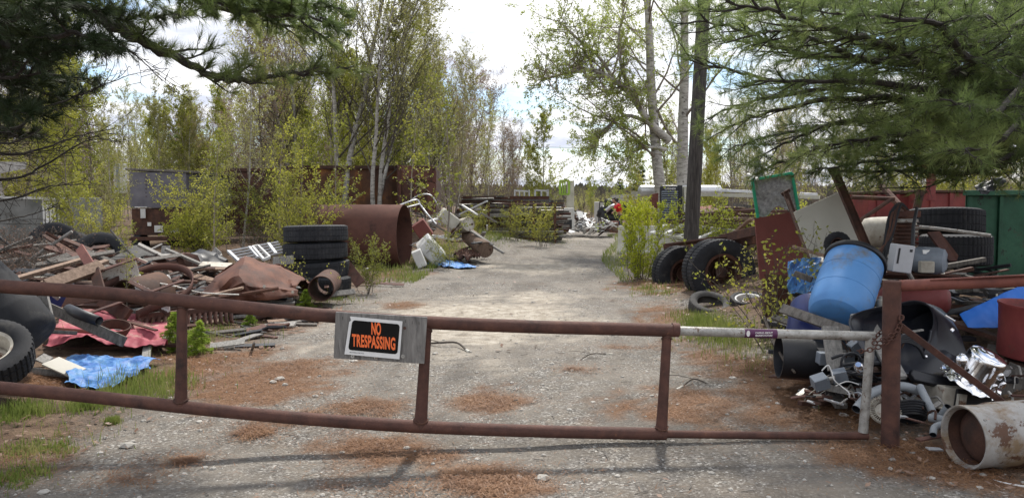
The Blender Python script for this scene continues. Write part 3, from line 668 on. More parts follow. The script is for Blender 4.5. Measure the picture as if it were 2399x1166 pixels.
MB().beam(P(1955, 402, 8.4), P(2030, 578, 8.0), 0, 0, (1, 0, .3), [(a*.55, b*.8) for a, b in ib]).build('shaft', M_['rustdark'], b1)
MB().plate([P(1938, 397, 8.4), P(1966, 392, 8.4), P(1968, 402, 8.45), P(1942, 405, 8.4)], .012).build('end_plate', M_['rustdark'], b1)
b2 = thing('steel_beam', 'shorter rusty steel beam leaning at the left edge of the cream sheet', 'steel beam', P(1905, 620, 8.3))
MB().beam(P(1841, 452, 9.1), P(1905, 624, 8.3), 0, 0, (1, 0, .3), [(a*.42, b*.6) for a, b in ib]).build('shaft', M_['rustdark'], b2)
MB().plate([P(1829, 453, 9.1), P(1849, 442, 9.1), P(1852, 448, 9.15), P(1834, 460, 9.1)], .01).build('end_plate', M_['rustdark'], b2)
tyre(P(1962, 572, 7.55), (-.35, -.93, .05), .125, .095, .06, 'small black trolley wheel in front of the cream sheet', rim='rustdark', cat='wheel', tread=.005, n=72)
single(MB().beam(P(1858, 578, 8), P(1935, 600, 7.6), .03, .03), 'stick', M_['woodbrown'], 'thin broken stick leaning left of the trolley wheel', 'stick')
# blue drum
drum = thing('blue_drum', 'big blue plastic drum with black lid leaning back on the scrap', 'drum', P(1955, 775, 6.3))
d0 = P(1957, 747, 6.25); dd = (V((.46, .56, .62))).normalized(); Md = frame(d0, dd) @ Matrix.Diagonal((.84, .84, .80, 1))
rp = [(0, 0), (.17, 0), (.215, .008), (.25, .03), (.27, .07), (.281, .12), (.288, .22), (.2895, .306), (.2925, .308), (.2925, .316), (.2895, .318), (.290, .45), (.2895, .568), (.2925, .570), (.2925, .578), (.289, .580), (.286, .70), (.28, .80)]
MB().lathe(rp, Md, 64).build('body', M_['blueplastic'], drum, 22)
MB().lathe([(.28, .79), (.300, .795), (.303, .80), (.303, .84), (.295, .85), (.27, .85), (.265, .835), (0, .835)], Md, 64).build('lid', M_['blackplastic'], drum, 50)
single(MB().lathe([(0, 0), (.20, 0), (.225, .03), (.23, .4), (.22, .42)], frame(P(1900, 815, 6.5), (.3, .5, .6)), 40), 'tub', M_['bluedark'], 'dark blue plastic tub under the big blue drum', 'tub', smooth=40)
def cloth(name, corners, m, label, cat, amp=.05, seed=1, nu=60, nv=50, freq=5, parent=None, edge=.0, ridge=True, base=None):
    c = [V(p) for p in corners]; n = (c[1]-c[0]).cross(c[3]-c[0]).normalized(); n = n if n.z > 0 else -n
    def fn(u, v):
        uu = u+edge*noise.noise(V((v*4, seed, 3))); vv = v+edge*noise.noise(V((u*4, seed, 7)))
        p = c[0].lerp(c[1], uu).lerp(c[3].lerp(c[2], uu), vv)
        q = p*freq*.5; a = noise.noise(V((q.x*.7, q.y*1.6, seed))); b = noise.noise(V((q.x*2.1+a, q.y*3.3, seed+9)))
        r = (1-abs(a)*2.2)+.5*(1-abs(b)*2) if ridge else a+.5*b
        z = amp*r+amp*.25*noise.noise(V((q.x*9, q.y*9, seed)))
        p = p+n*z
        if base is not None: p.z = max(p.z, hgt(p.x, p.y)+base+abs(z)*.6)
        return p
    return single(MB().grid(fn, nu, nv), name, m, label, cat, smooth=60, solid=.002)
cloth('blue_tarpaulin', [P(1850, 618, 8.2), P(1925, 605, 8), P(1925, 690, 7.6), P(1848, 690, 8)], M_['bluetarp'], 'crumpled blue tarpaulin stuffed between the maroon panel and the drum', 'tarpaulin', .05, 4, freq=9)
single(MB().beam(P(1862, 640, 7.3), P(1902, 655, 7.2), .05, .05), 'timber_end', M_['wooddark'], 'dark timber end in front of the stuffed blue tarpaulin', 'timber')
for i, (a, b, w, h, m, l) in enumerate([((1832, 722, 6.5), (1992, 778, 5.95), .035, .08, 'wooddark', 'long dark plank sloping down under the blue drum'),
  ((1812, 742, 7.6), (1860, 760, 7.2), .03, .06, 'wooddark', 'short dark plank under the maroon panel'),
  ((1945, 765, 5.9), (1960, 868, 5.75), .035, .125, 'wood', 'grey board standing upright behind the galvanised rail'),
  ((2028, 748, 6.0), (2105, 885, 5.5), .035, .12, 'wood', 'grey board slanting down behind the latch post'),
  ((2010, 735, 6.1), (2028, 760, 6.0), .035, .13, 'wood', 'sawn grey board end above the galvanised rail'),
  ((1900, 820, 6.1), (1995, 828, 5.9), .04, .05, 'wood', 'grey batten across the junk behind the upright board'),
  ((1908, 902, 5.75), (1996, 868, 5.8), .05, .06, 'wooddark', 'mossy timber under the grey switch boxes'),
  ((1925, 905, 5.6), (1985, 916, 5.55), .04, .05, 'wood', 'short split grey batten lying on needles by the gate end')]):
    single(MB().beam(P(*a), P(*b), h, w, (0, -1, .2)), 'board', M_[m], l, 'board', bevel=.003)
# black half tub
tb = MB().lathe([(0, .0), (.12, .0), (.15, .03), (.165, .30), (.175, .56), (.165, .56), (.14, .06), (0, .03)], frame(P(1992, 842, 6.15), (-.93, .1, .03)), 40)
single(tb, 'plastic_tub', M_['blackplastic'], 'black rubber tub lying on its side among the boards', 'tub', smooth=40)
single(MB().tube([P(1790, 742, 6.9), P(1812, 800, 6.6), P(1838, 845, 6.2), P(1862, 872, 6.0)], [.012, .014, .013, .01], 6), 'stick', M_['bark'], 'dark thin stick poking down beside the black tub', 'stick')
# switch boxes
def jbox(px, py, D_, sz, rot, label):
    t = thing('switch_box', label, 'electrical box', P(px, py, D_), 'grey electrical boxes in the junk by the gate')
    M = Matrix.Translation(P(px, py, D_)) @ Matrix.Rotation(rot[2], 4, 'Z') @ Matrix.Rotation(rot[0], 4, 'X') @ Matrix.Rotation(rot[1], 4, 'Y')
    MB().box((0, 0, 0), sz, M).build('case', M_['greymetal'], t, bevel=.006)
    MB().box((0, -sz[1]/2-.004, 0), (sz[0]*1.04, .008, sz[2]*1.04), M).build('cover', M_['greymetal'], t, bevel=.002)
    for a in (-.4, .4): MB().lathe([(0, .003), (.004, .003), (.004, 0)], M @ Matrix.Translation((a*sz[0], -sz[1]/2-.008, a*sz[2])) @ Matrix.Rotation(math.pi/2, 4, 'X'), 8).build('screw', M_['galv'], t)
jbox(1920, 893, 5.55, (.105, .09, .085), (.3, -.35, .1), 'grey electrical box nearest the drive, tipped on the needles')
jbox(1966, 878, 5.6, (.10, .07, .08), (.3, -.3, -.2), 'grey electrical box joined to the nearest one by a short pipe')
jbox(1934, 838, 5.95, (.13, .07, .09), (.1, .05, .1), 'grey electrical box lying behind the upright board, left side')
jbox(1975, 842, 5.95, (.14, .07, .10), (.05, .02, -.1), 'grey electrical box lying behind the upright board, right side')
jbox(2008, 812, 5.85, (.11, .08, .10), (.1, .9, .1), 'grey electrical box turned on its corner by the slanting board')
single(MB().tube([P(1935, 889, 5.52), P(1955, 884, 5.52)], .014, 12), 'pipe_nipple', M_['galv'], 'short bright pipe joining two grey electrical boxes', 'pipe', smooth=40)
def cable(pts, r, m, name, label, cat, group=None, k=8): return single(MB().tube(smoothpts([P(*p) for p in pts], k), r, 8), name, m, label, cat, group, smooth=60)
cable([(1925, 868, 5.5), (1940, 855, 5.5), (1948, 870, 5.48), (1955, 890, 5.45), (1972, 905, 5.45), (1988, 918, 5.4), (1990, 930, 5.4)], .0045, M_['white'], 'white_cable', 'thin white cable curling over the nearest electrical boxes', 'cable')
cable([(1958, 903, 5.45), (1985, 893, 5.5), (2012, 900, 5.5)], .004, M_['white'], 'white_cable', 'short white cable end arching near the gate end', 'cable')
for i in range(9):
    a = R.uniform(0, 6.28); cx, cy = 2010+R.uniform(-28, 36), 872+R.uniform(-26, 26); rx, ry = R.uniform(35, 60), R.uniform(16, 30)
    pts = [(cx+rx*math.cos(a+t), cy+ry*math.sin(a+t)+4*R.random(), 5.75+.12*math.sin(a+t)) for t in [k*.55 for k in range(R.randint(5, 10))]]
    cable(pts, R.uniform(.009, .014), M_['blackplastic'], 'black_cable', 'thick black cable loops heaped behind the gate end', 'cable', 'black cables heaped behind the gate end')
for i in range(5):
    pts = [(2095+i*3, 812-i*4, 5.6), (2120, 800-i*5+i, 5.6), (2150, 812-i*3, 5.6), (2165, 838, 5.65)]
    cable(pts, .011, M_['blackplastic'], 'black_cable', 'black hose loops behind the latch post', 'cable', 'black hose loops behind the latch post')
th = []
for k in range(25): a = 2*math.pi*k/24; th.append((1995+24*math.cos(a), 850+24*math.sin(a), 5.62))
cable(th, .009, M_['blackplastic'], 'cable_ring', 'round ring of black cable beside the slanting grey board', 'cable', k=2)
for i, (a, b, c) in enumerate((((1972, 800), (1985, 822), (1982, 838)), ((1980, 796), (1990, 815), (1996, 835)), ((2108, 775), (2122, 790), (2112, 815)))):
    cable([(*a, 5.9), (*b, 5.85), (*c, 5.85)], .005, M_['rustorange'], 'copper_wire', ['copper wire bent beside the slanting board', 'second copper wire nearer the cable ring', 'copper wire loop right of the latch post'][i], 'wire')
single(MB().lathe([(0, .03), (.02, .03), (.034, .01), (.036, -.03), (.028, -.05)], frame(P(2012, 858, 5.45), (-.4, -.6, .6)), 20), 'chrome_cup', M_['chrome'], 'small chrome cup inside the cable ring', 'chrome cup', smooth=40)
# conduits
def conduit(pts, r, label, open_end=True):
    t = thing('conduit', label, 'conduit pipe', P(*pts[0]), 'grey plastic conduits dumped behind the latch post')
    pp = smoothpts([P(*p) for p in pts], 6); MB().tube(pp, r, 18, False).build('pipe', M_['grey'], t, 60)
    MB().tube(pp, r*.86, 18, False).build('bore', M_['blackplastic'], t, 60)
conduit([(2006, 958, 5.35), (2040, 922, 5.45), (2085, 906, 5.5), (2120, 905, 5.5), (2150, 915, 5.5)], .033, 'grey plastic conduit bend arching behind the gate end and post')
conduit([(2155, 905, 5.45), (2175, 945, 5.3), (2195, 985, 5.2), (2208, 1000, 5.1)], .026, 'grey plastic conduit running down to the tank mouth')
conduit([(2178, 978, 5.15), (2205, 982, 5.1), (2240, 990, 5.1)], .028, 'short grey conduit stub lying open ended by the tank')
conduit([(2222, 952, 5.15), (2205, 975, 5.2)], .027, 'grey conduit stub pointing up beside the tank mouth')
conduit([(2186, 1018, 4.95), (2190, 1000, 5.0), (2212, 992, 5.0)], .022, 'small grey elbow pipe resting on the pine needles')
fan = thing('fan_wheel', 'pale ribbed blower wheel half buried behind the latch post', 'fan wheel', P(2065, 965, 5.35))
Mf = frame(P(2072, 962, 5.3), (-.15, -.75, .65))
MB().lathe([(.10, -.012), (.106, 0), (.10, .012), (.09, .012), (.09, -.012)], Mf, 48, True).build('ring', M_['creamdirty'], fan, 40)
for k in range(40):
    a = 2*math.pi*k/40; MB().box((.085, 0, .01), (.045, .003, .02), Mf @ Matrix.Rotation(a, 4, 'Z')).build('vane', M_['creamdirty'], fan)
MB().lathe([(0, 0), (.06, 0)], Mf, 24).build('hub', M_['creamdirty'], fan)
for i in range(6):
    pts = [(2135+62*math.cos(a)*.55, 962+i*6+16*math.sin(a)*.7-14, 5.35+.1*math.sin(a)) for a in [k*.5 for k in range(13)]]
    cable(pts, .010, M_['rubber'], 'hose_coil', 'dark coiled hose sunk in the needles beside the grey conduits', 'hose', 'turns of the dark hose coil by the conduits', k=3)
# computer tower
pc = thing('computer_case', 'beige desktop computer case with dark front lying under the black trunk', 'computer', P(2235, 950, 5.55))
Mp = Matrix.Translation(P(2230, 925, 5.65)) @ Matrix.Rotation(.12, 4, 'Z') @ Matrix.Rotation(.12, 4, 'Y')
MB().box((0, 0, 0), (.40, .34, .17), Mp).build('case', M_['creamdirty'], pc, bevel=.01)
MB().box((.05, -.18, 0), (.32, .02, .165), Mp).build('front', M_['blackplastic'], pc, bevel=.006)
MB().box((-.06, -.193, -.01), (.055, .01, .12), Mp).build('drive_bay', M_['creamdirty'], pc, bevel=.003)
MB().box((-.10, -.193, -.01), (.018, .01, .12), Mp).build('drive_bay', M_['cream'], pc, bevel=.003)
MB().box((.02, -.192, .055), (.028, .006, .016), Mp).build('badge', M_['cream'], pc)
# black motorcycle trunk
tk = thing('motorcycle_trunk', 'open black motorcycle top box with moulded rim behind the latch post', 'motorcycle trunk', P(2160, 880, 5.9))
tf = P(2075, 800, 5.95); tax = V((.93, .25, -.12)).normalized(); Mt = frame(tf, tax, (0, .1, 1))
def trunk(u, v, o=0):
    # v: 0 rim .. 1 closed end ; u around
    a = 2*math.pi*u; k = 1-.35*v**3; L = .46
    if v > .9: k *= math.sqrt(max(0, 1-((v-.9)/.1)**2))*.999+.001
    x = math.copysign(abs(math.cos(a))**.7, math.cos(a))*.27*k; y = math.copysign(abs(math.sin(a))**.75, math.sin(a))*.24*k
    rim = .02*math.exp(-(v/.05)**2)+.012*math.exp(-((v-.16)/.03)**2)
    return Mt @ V((x*(1+rim*3+o), y*(1+rim*3+o)-.10*v, v*L))
tq = [P(2000, 742, 5.75), P(2110, 712, 5.8), P(2150, 708, 5.85), P(2178, 722, 5.9), P(2186, 755, 5.95), P(2172, 805, 5.95), P(2148, 856, 5.9), P(2120, 866, 5.8), P(2060, 850, 5.65), P(2015, 800, 5.65)]
bq = [P(2120, 760, 6.15), P(2190, 722, 6.15), P(2212, 728, 6.1), P(2238, 760, 6.05), P(2256, 800, 6.0), P(2268, 850, 5.95), P(2250, 868, 5.85), P(2215, 885, 5.75), P(2150, 880, 5.75), P(2110, 840, 5.9)]
def loop(q, n=80): 
    q = q+[q[0], q[1]]; pts = smoothpts(q, n//len(q)+1); return pts
def resample(q, n=72):
    m = len(q); out = []
    for i in range(n):
        t = i/n*m; j = int(t); f = t-j; p0, p1, p2, p3 = q[(j-1) % m], q[j % m], q[(j+1) % m], q[(j+2) % m]
        out.append(.5*((2*p1)+(-p0+p2)*f+(2*p0-5*p1+4*p2-p3)*f*f+(-p0+3*p1-3*p2+p3)*f**3))
    return out
rq, kq = resample(tq), resample(bq); cen = sum(bq, V((0, 0, 0)))/len(bq); rc = sum(tq, V((0, 0, 0)))/len(tq)
rings = []
for t, sc in ((0, 1.0), (.0, 1.045), (.1, 1.05), (.16, 1.0), (.2, 1.03), (.45, 1.04), (.75, 1.02), (1, .97), (1.06, .85), (1.1, .5), (1.11, .02)):
    tt = min(t, 1); c_ = rc.lerp(cen, t); rings.append([c_+(rq[i]-rc).lerp(kq[i]-cen, tt)*sc for i in range(72)])
vs = [p for r_ in rings for p in r_]
MB().add(vs, [(j*72+i, j*72+(i+1) % 72, (j+1)*72+(i+1) % 72, (j+1)*72+i) for j in range(len(rings)-1) for i in range(72)]).build('shell', M_['blackgloss'], tk, 50, solid=.008)
for px, py, rr in ((2231, 772, .017), (2170, 834, .009), (2205, 862, .009)):
    MB().lathe([(0, .006), (rr*.5, .006), (rr*.6, .002), (rr, .004), (rr, -.01)], frame(P(px, py, 5.72 if py < 800 else 5.66), (-.2, -.9, .3)), 4 if rr > .01 else 12).build('badge' if rr > .01 else 'rivet', M_['chrome'], tk)
MB().beam(P(2215, 738, 5.85), P(2238, 752, 5.8), .02, .012).build('latch', M_['chrome'], tk, bevel=.003)
MB().plate([P(2132, 866, 5.62), P(2215, 885, 5.6), P(2250, 905, 5.6), P(2200, 905, 5.55), P(2140, 893, 5.55), P(2130, 878, 5.58)], .05).build('bottom_flap', M_['blackplastic'], tk, bevel=.012)
single(MB().beam(P(2126, 778, 5.7), P(2162, 772, 5.7), .03, .01), 'wood_scrap', M_['wood'], 'thin wood scrap inside the open black trunk', 'wood scrap')
# chrome housing
cr = thing('chrome_housing', 'shiny chrome engine cover with round top behind the slanting brace', 'engine cover', P(2310, 890, 5.45))
cc_ = P(2292, 868, 5.5); cm_ = frame(cc_, (.30, -.35, .85))
MB().lathe([(0, .150), (.03, .153), (.035, .148), (.085, .150), (.118, .140), (.128, .12), (.130, .09), (.128, .0), (.135, -.02), (.14, -.06)], cm_, 56).build('cap', M_['chrome'], cr, 50)
def crump(u, v):
    a = 2*math.pi*u; r = .10+.13*v; z = -.04-.05*v+.03*noise.noise(V((math.cos(a)*3, math.sin(a)*3, v*3)))+.02*noise.noise(V((math.cos(a)*9, math.sin(a)*9, v*7)))
    return cm_ @ V((math.cos(a)*r, math.sin(a)*r*.9, z))
MB().grid(crump, 64, 8).build('flange', M_['chrome'], cr, 60)
MB().lathe([(0, .05), (.03, .045), (.045, .02), (.045, -.05)], frame(P(2252, 845, 5.45), (-.2, -.3, .9)), 28).build('boss', M_['chrome'], cr, 50)
for px, py in ((2330, 905), (2345, 880), (2350, 900)): MB().lathe([(0, .025), (.012, .02), (.02, .0), (.018, -.03)], frame(P(px, py, 5.3), (.1, -.6, .7)), 12).build('stud', M_['chrome'], cr, 50)
# red bin over rusty cream drum
rb = thing('red_drum', 'open faded red steel drum at the right edge of the pile', 'drum', P(2430, 840, 6.0))
c_ = P(2432, 838, 6.0); Mr = frame(c_, (.06, -.05, 1))
MB().lathe([(.275, 0), (.285, .02), (.29, .2), (.31, .39), (.318, .40), (.318, .415), (.308, .415), (.30, .39), (.28, .2), (.27, .02)], Mr, 56).build('body', M_['redpaint'], rb, 40)
MB().lathe([(0, .05), (.27, .05)], Mr, 40).build('bottom', M_['rustdark'], rb)
single(MB().lathe([(.25, 0), (.26, .0), (.262, .25), (.24, .27), (0, .27)], frame(P(2432, 925, 6.0)+V((0, 0, 0)), (.02, 0, 1)), 48), 'rusty_drum', M_['rustorange'], 'rust streaked cream drum under the faded red drum', 'drum', smooth=40)
cloth('blue_sheet', [P(2248, 735, 6.55), P(2460, 640, 6.8), P(2460, 765, 6.4), P(2268, 765, 6.4)], M_['blueflat'], 'bright blue tarpaulin stretched behind the red drum', 'tarpaulin', .03, 12, freq=3, ridge=False)
# stump
sm_ = MB(); Mq = frame(G(2392, 985)+V((.02, .3, 0)), (.25, .1, 1))
def stumpf(u, v):
    a = 2*math.pi*u; r = .15*(1+.2*noise.noise(V((math.cos(a)*1.5, math.sin(a)*1.5, v)))+.1*noise.noise(V((math.cos(a)*5, math.sin(a)*5, v*4)))); z = .36*v+.05*noise.noise(V((math.cos(a)*4, math.sin(a)*4, 3)))*v
    if v >= .999: r *= .1
    return Mq @ V((r*math.cos(a), r*math.sin(a), z))
single(MB().grid(stumpf, 40, 16), 'tree_stump', M_['wooddark'], 'rough grey-green stump chunk behind the old tank', 'stump', smooth=40)
# old gas cylinder
gc = thing('gas_cylinder', 'old rust-stained white gas cylinder lying open ended on pine needles at the right edge', 'gas cylinder', P(2380, 1100, 4.75))
Rg = .195; o_ = P(2256, 1032, 4.60); o_.z = Rg-.015+hgt(o_.x, o_.y); Mg = frame(o_, (.985, .16, .015))
MB().lathe([(.165, .03), (.178, .0), (.188, -.003), (.192, .01), (.188, .04), (.185, .12), (.186, .16), (.194, .19), (.196, .20), (.198, .36), (.199, .365), (.197, .37), (.198, .9), (.199, 1.0), (.19, 1.1), (.15, 1.2), (0, 1.25)], Mg, 72).build('body', M_['tank'], gc, 40)
MB().lathe([(.178, .0), (.172, .06), (.172, .15)], Mg, 64).build('collar_inside', M_['rustdark'], gc, 60)
MB().lathe([(.172, .14), (.15, .10), (.10, .075), (0, .06)], Mg, 64).build('dished_end', M_['rustdark'], gc, 60)
MB().lathe([(0, .001), (.009, .001)], frame(Mg @ V((0, 0, .065))+V((-.03, -.185*.93, .07)), (-.03, -1, .38)), 14).build('bolt_hole', M_['ink'], gc)
cable([(2297, 1103, 4.55), (2310, 1118, 4.45), (2350, 1130, 4.35), (2420, 1142, 4.25)], .006, M_['white'], 'white_strip', 'thin white plastic strip on the needles below the old cylinder', 'strip')
for i, (a, b, m, l) in enumerate([((2150, 1030, 4.95), (2212, 1018, 5.0), 'rust', 'short rusty bar half sunk in needles by the tank'), ((2172, 1050, 4.85), (2206, 1052, 4.85), 'alu', 'scrap of bright foil on the needles by the tank')]):
    single(MB().beam(P(*a), P(*b), .05, .012), 'scrap_piece', M_[m], l, 'scrap', bevel=.003)
# compressor
cp_ = thing('air_compressor', 'old red air compressor with electric motor and finned pump', 'air compressor', P(2150, 750, 7.0))
ta = P(2060, 702, 7.1); tb_ = P(2228, 702, 6.9); Mk = frame(ta, tb_-ta); L = (tb_-ta).length
MB().lathe([(0, -.02), (.08, 0), (.14, .04), (.165, .10), (.165, L-.12), (.14, L-.05), (.08, L-.01), (0, L)], Mk, 44).build('tank', M_['redpaint'], cp_, 50)
MB().plate([P(2070, 640, 6.8), P(2250, 645, 6.8), P(2250, 655, 7.3), P(2070, 650, 7.3)], .02).build('deck', M_['rustdark'], cp_)
mo = P(2140, 608, 6.9); me_ = P(2212, 612, 6.75); Mm = frame(mo, me_-mo); L = (me_-mo).length
mtr = MB().lathe([(0, -.03), (.07, -.03), (.10, -.0), (.118, .03), (.120, L*.8), (.112, L*.86), (.105, L), (.07, L+.02), (0, L+.02)], Mm, 40, fn=lambda r, z, i, j: (r-(.004 if (i in (3, 4) and j % 2) else 0), z)).build('motor', M_['greymetal'], cp_, 40)
MB().box((0, 0, 0), (.115, .07, .10), Matrix.Translation(P(2170, 625, 6.68)) @ Matrix.Rotation(-.1, 4, 'Z')).build('terminal_box', M_['creamdirty'], mtr, bevel=.01)
MB().box((0, 0, 0), (.075, .004, .035), Matrix.Translation(P(2172, 590, 6.755)) @ Matrix.Rotation(-.3, 4, 'X')).build('name_plate', M_['white'], mtr)
sb_ = MB().box((0, 0, 0), (.17, .10, .235), Matrix.Translation(P(2110, 605, 6.55)) @ Matrix.Rotation(.13, 4, 'Y') @ Matrix.Rotation(.1, 4, 'Z')).build('switch_box', M_['lightgrey'], cp_, bevel=.008)
for a, b, c, m in ((-.055, -.052, .02, 'blackplastic'), (.05, -.052, .075, 'blackplastic')):
    MB().box((a, b, c), (.016 if a < 0 else .022, .004, .13 if a < 0 else .022), Matrix.Translation(P(2110, 605, 6.55)) @ Matrix.Rotation(.13, 4, 'Y') @ Matrix.Rotation(.1, 4, 'Z')).build('stripe' if a < 0 else 'button', M_[m], sb_)
MB().tube([P(2125, 634, 6.6), P(2135, 650, 6.65), P(2142, 665, 6.7)], .018, 10).build('cable_fitting', M_['galv'], cp_, 50)
pump = P(2118, 545, 7.05)
for k in range(7): MB().lathe([(0, -.006), (.12, -.006), (.12, .006), (0, .006)], Matrix.Translation(pump+V((0, 0, .10-.035*k))), 28).build('cooling_fin', M_['rustdark'], cp_, 40)
MB().lathe([(0, .18), (.08, .18), (.085, .1), (.085, -.25), (.13, -.3), (.13, -.40), (0, -.40)], Matrix.Translation(pump), 28).build('pump_body', M_['rustdark'], cp_, 40)
MB().box((0, 0, .17), (.22, .16, .06), Matrix.Translation(pump)).build('cylinder_head', M_['rust'], cp_, bevel=.01)
MB().box((0, 0, 0), (.16, .10, .035), Matrix.Translation(P(2125, 517, 6.95))).build('valve_plate', M_['galv'], cp_, bevel=.01)
MB().plate([P(2172, 545, 6.9), P(2200, 543, 6.9), P(2244, 600, 6.75), P(2240, 612, 6.75), P(2222, 612, 6.75)], .03).build('belt_guard', M_['rust'], cp_)
MB().lathe([(0, .0), (.03, .0), (.035, .02), (.035, .07), (.02, .08), (.02, .1), (0, .1)], Matrix.Translation(P(2064, 722, 6.4)), 18).build('filter', M_['creamdirty'], cp_, 40)
single(MB().tube([P(2138, 575, 6.75), P(2140, 530, 6.8), P(2148, 487, 6.9)], [.018, .016, .014], 8), 'black_bar', M_['blackplastic'], 'dark bar standing between the compressor and the tyre stack', 'bar', smooth=40)
for i in range(11):
    o1 = R.uniform(-10, 16); o2 = R.uniform(-22, 18)
    pts = [(2128+o1*.3, 498, 7.0), (2108+o1*.4, 482-i*.6, 6.95), (2092+o1, 500+R.uniform(-3, 3), 6.9), (2082+o1*.9, 545, 6.85), (2068+o2*.6, 590, 6.8), (2052+o2, 630+R.uniform(-10, 15), 6.75)]
    cable(pts, R.uniform(.010, .014), M_['rustdark' if i % 3 == 0 else 'rubber'], 'hanging_hose', 'dark hoses draped in a bundle over the compressor', 'hose', 'dark hoses hanging over the compressor')
cable([(1990, 600, 7.5), (2010, 585, 7.5), (2040, 600, 7.4), (2050, 640, 7.2)], .012, M_['blackplastic'], 'hanging_hose', 'single dark hose curving between the blue drum and the compressor', 'hose')
cable([(2160, 815, 5.8), (2175, 800, 5.8), (2180, 775, 5.9)], .01, M_['blackplastic'], 'black_cable', 'dark hose end against the black trunk', 'cable')
# cream log shaped tank, big tyres, containers
single(MB().lathe([(0, -.02), (.12, 0), (.19, .05), (.20, .12), (.20, .55), (.19, .62), (.12, .67), (0, .68)], frame(P(2020, 545, 10.4), (.98, -.1, .05)), 36), 'water_tank', M_['creamdirty'], 'dirty cream cylinder lying between the cream sheet and the hoses', 'tank', smooth=50)
tyre(P(2212, 520, 10.6), (.03, .10, 1), .49, .34, .28, 'top tyre of the big dark stack behind the compressor', n=200)
tyre(P(2238, 585, 9.9), (.0, .03, 1), .42, .40, .25, 'lower tyre of the big dark stack behind the compressor', n=200)
cable([(2140, 531, 8.8), (2190, 535, 8.8), (2300, 549, 8.8), (2320, 552, 8.8)], .02, M_['galv'], 'grey_bar', 'long pale bar lying across the front of the big tyre stack', 'bar')
gb = thing('green_container', 'dark green painted steel box at the right edge under the pine', 'steel box', P(2400, 650, 11))
g0, g1 = P(2293, 455, 10.2), P(2700, 462, 10.8)
fp = [(g0.x, 10.5), (g1.x, 10.5), (g1.x+1, 12.3), (g0.x+1.3, 12.3)]
MB().add([(x, y, z) for z in (g0.z-1.6, g0.z) for x, y in fp], [(3, 2, 1, 0), (4, 5, 6, 7)]+[(i, (i+1) % 4, 4+(i+1) % 4, 4+i) for i in range(4)]).build('body', M_['green'], gb, bevel=.02)
for k in range(6): MB().box((0, 0, 0), (.05, .04, 1.56), Matrix.Translation((g0.x+.05+k*.42, 10.48, g0.z-.8))).build('rib', M_['green'], gb, bevel=.005)
MB().box((0, 0, 0), (g1.x-g0.x+.06, .08, .07), Matrix.Translation(((g0.x+g1.x)/2, 10.47, g0.z+.02))).build('top_rail', M_['green'], gb, bevel=.005)
for i, (x0, x1, y0, y1, D_, l) in enumerate([(2035, 2165, 455, 545, 15, 'faded red truck body panel seen left of the big tyre stack'), (2160, 2290, 452, 535, 14.5, 'faded red truck body panel seen right above the big tyre stack')]):
    t = thing('red_truck_body', l, 'truck body', P((x0+x1)/2, y1, D_), 'red truck body panels behind the compressor')
    a, b = P(x0, y0, D_), P(x1, y1+30, D_); MB().box((0, 0, 0), (b.x-a.x, 1.0, a.z-b.z), Matrix.Translation(((a.x+b.x)/2, D_+.5, (a.z+b.z)/2))).build('side_panel', M_['redpaint'], t, bevel=.01)
    MB().box((0, 0, 0), (b.x-a.x+.05, 1.1, .05), Matrix.Translation(((a.x+b.x)/2, D_+.5, a.z+.03))).build('top_edge', M_['rustdark'], t, bevel=.01)
    for k in range(3): MB().box((0, 0, 0), (.07, .05, a.z-b.z), Matrix.Translation((a.x+(k+.5)*(b.x-a.x)/3, D_-.02, (a.z+b.z)/2))).build('stake', M_['redpaint'], t, bevel=.005)
rp_ = thing('red_post', 'upright red steel post rising above the red truck body', 'post', P(2180, 460, 14.2))
MB().beam(P(2180, 470, 14.2), P(2183, 395, 14.2), .12, .12, (0, 1, 0)).build('shaft', M_['redpaint'], rp_, bevel=.01)
MB().beam(P(2160, 392, 14.2), P(2200, 392, 14.2), .1, .05).build('cap', M_['redpaint'], rp_, bevel=.01)
rl = thing('overhead_beam', 'pale and red striped beam seen under the pine at far right', 'beam', P(2215, 372, 16))
MB().beam(P(2165, 365, 16), P(2275, 356, 16), .1, .10, (0, 0, 1)).build('white_rail', M_['white'], rl)
MB().beam(P(2165, 374, 15.95), P(2275, 366, 15.95), .1, .05, (0, 0, 1)).build('red_rail', M_['redpaint'], rl)
cloth('black_plastic_sheet', [P(2285, 448, 10), P(2350, 420, 10), P(2360, 435, 9.8), P(2300, 462, 9.8)], M_['blackplastic'], 'crumpled black plastic sheet on top of the green steel box', 'plastic sheet', .06, 31, 20, 20, 8)
for i, (a, b, r_, l) in enumerate([((2065, 435, 11.5), (2125, 500, 10.8), .045, 'dark pole slanting down behind the hanging hoses'), ((1995, 462, 11), (2095, 466, 11), .03, 'dark thin pole crossing level beside the tall beam'), ((2145, 500, 12), (2158, 445, 12), .06, 'dark red leaning post behind the tyre stack'), ((2010, 520, 10.8), (2090, 465, 11), .03, 'thin dark pole slanting up right of the tall beam')]):
    single(MB().tube([P(*a), P(*b)], r_, 8), 'pole', M_['rustdark'], l, 'pole', smooth=40)
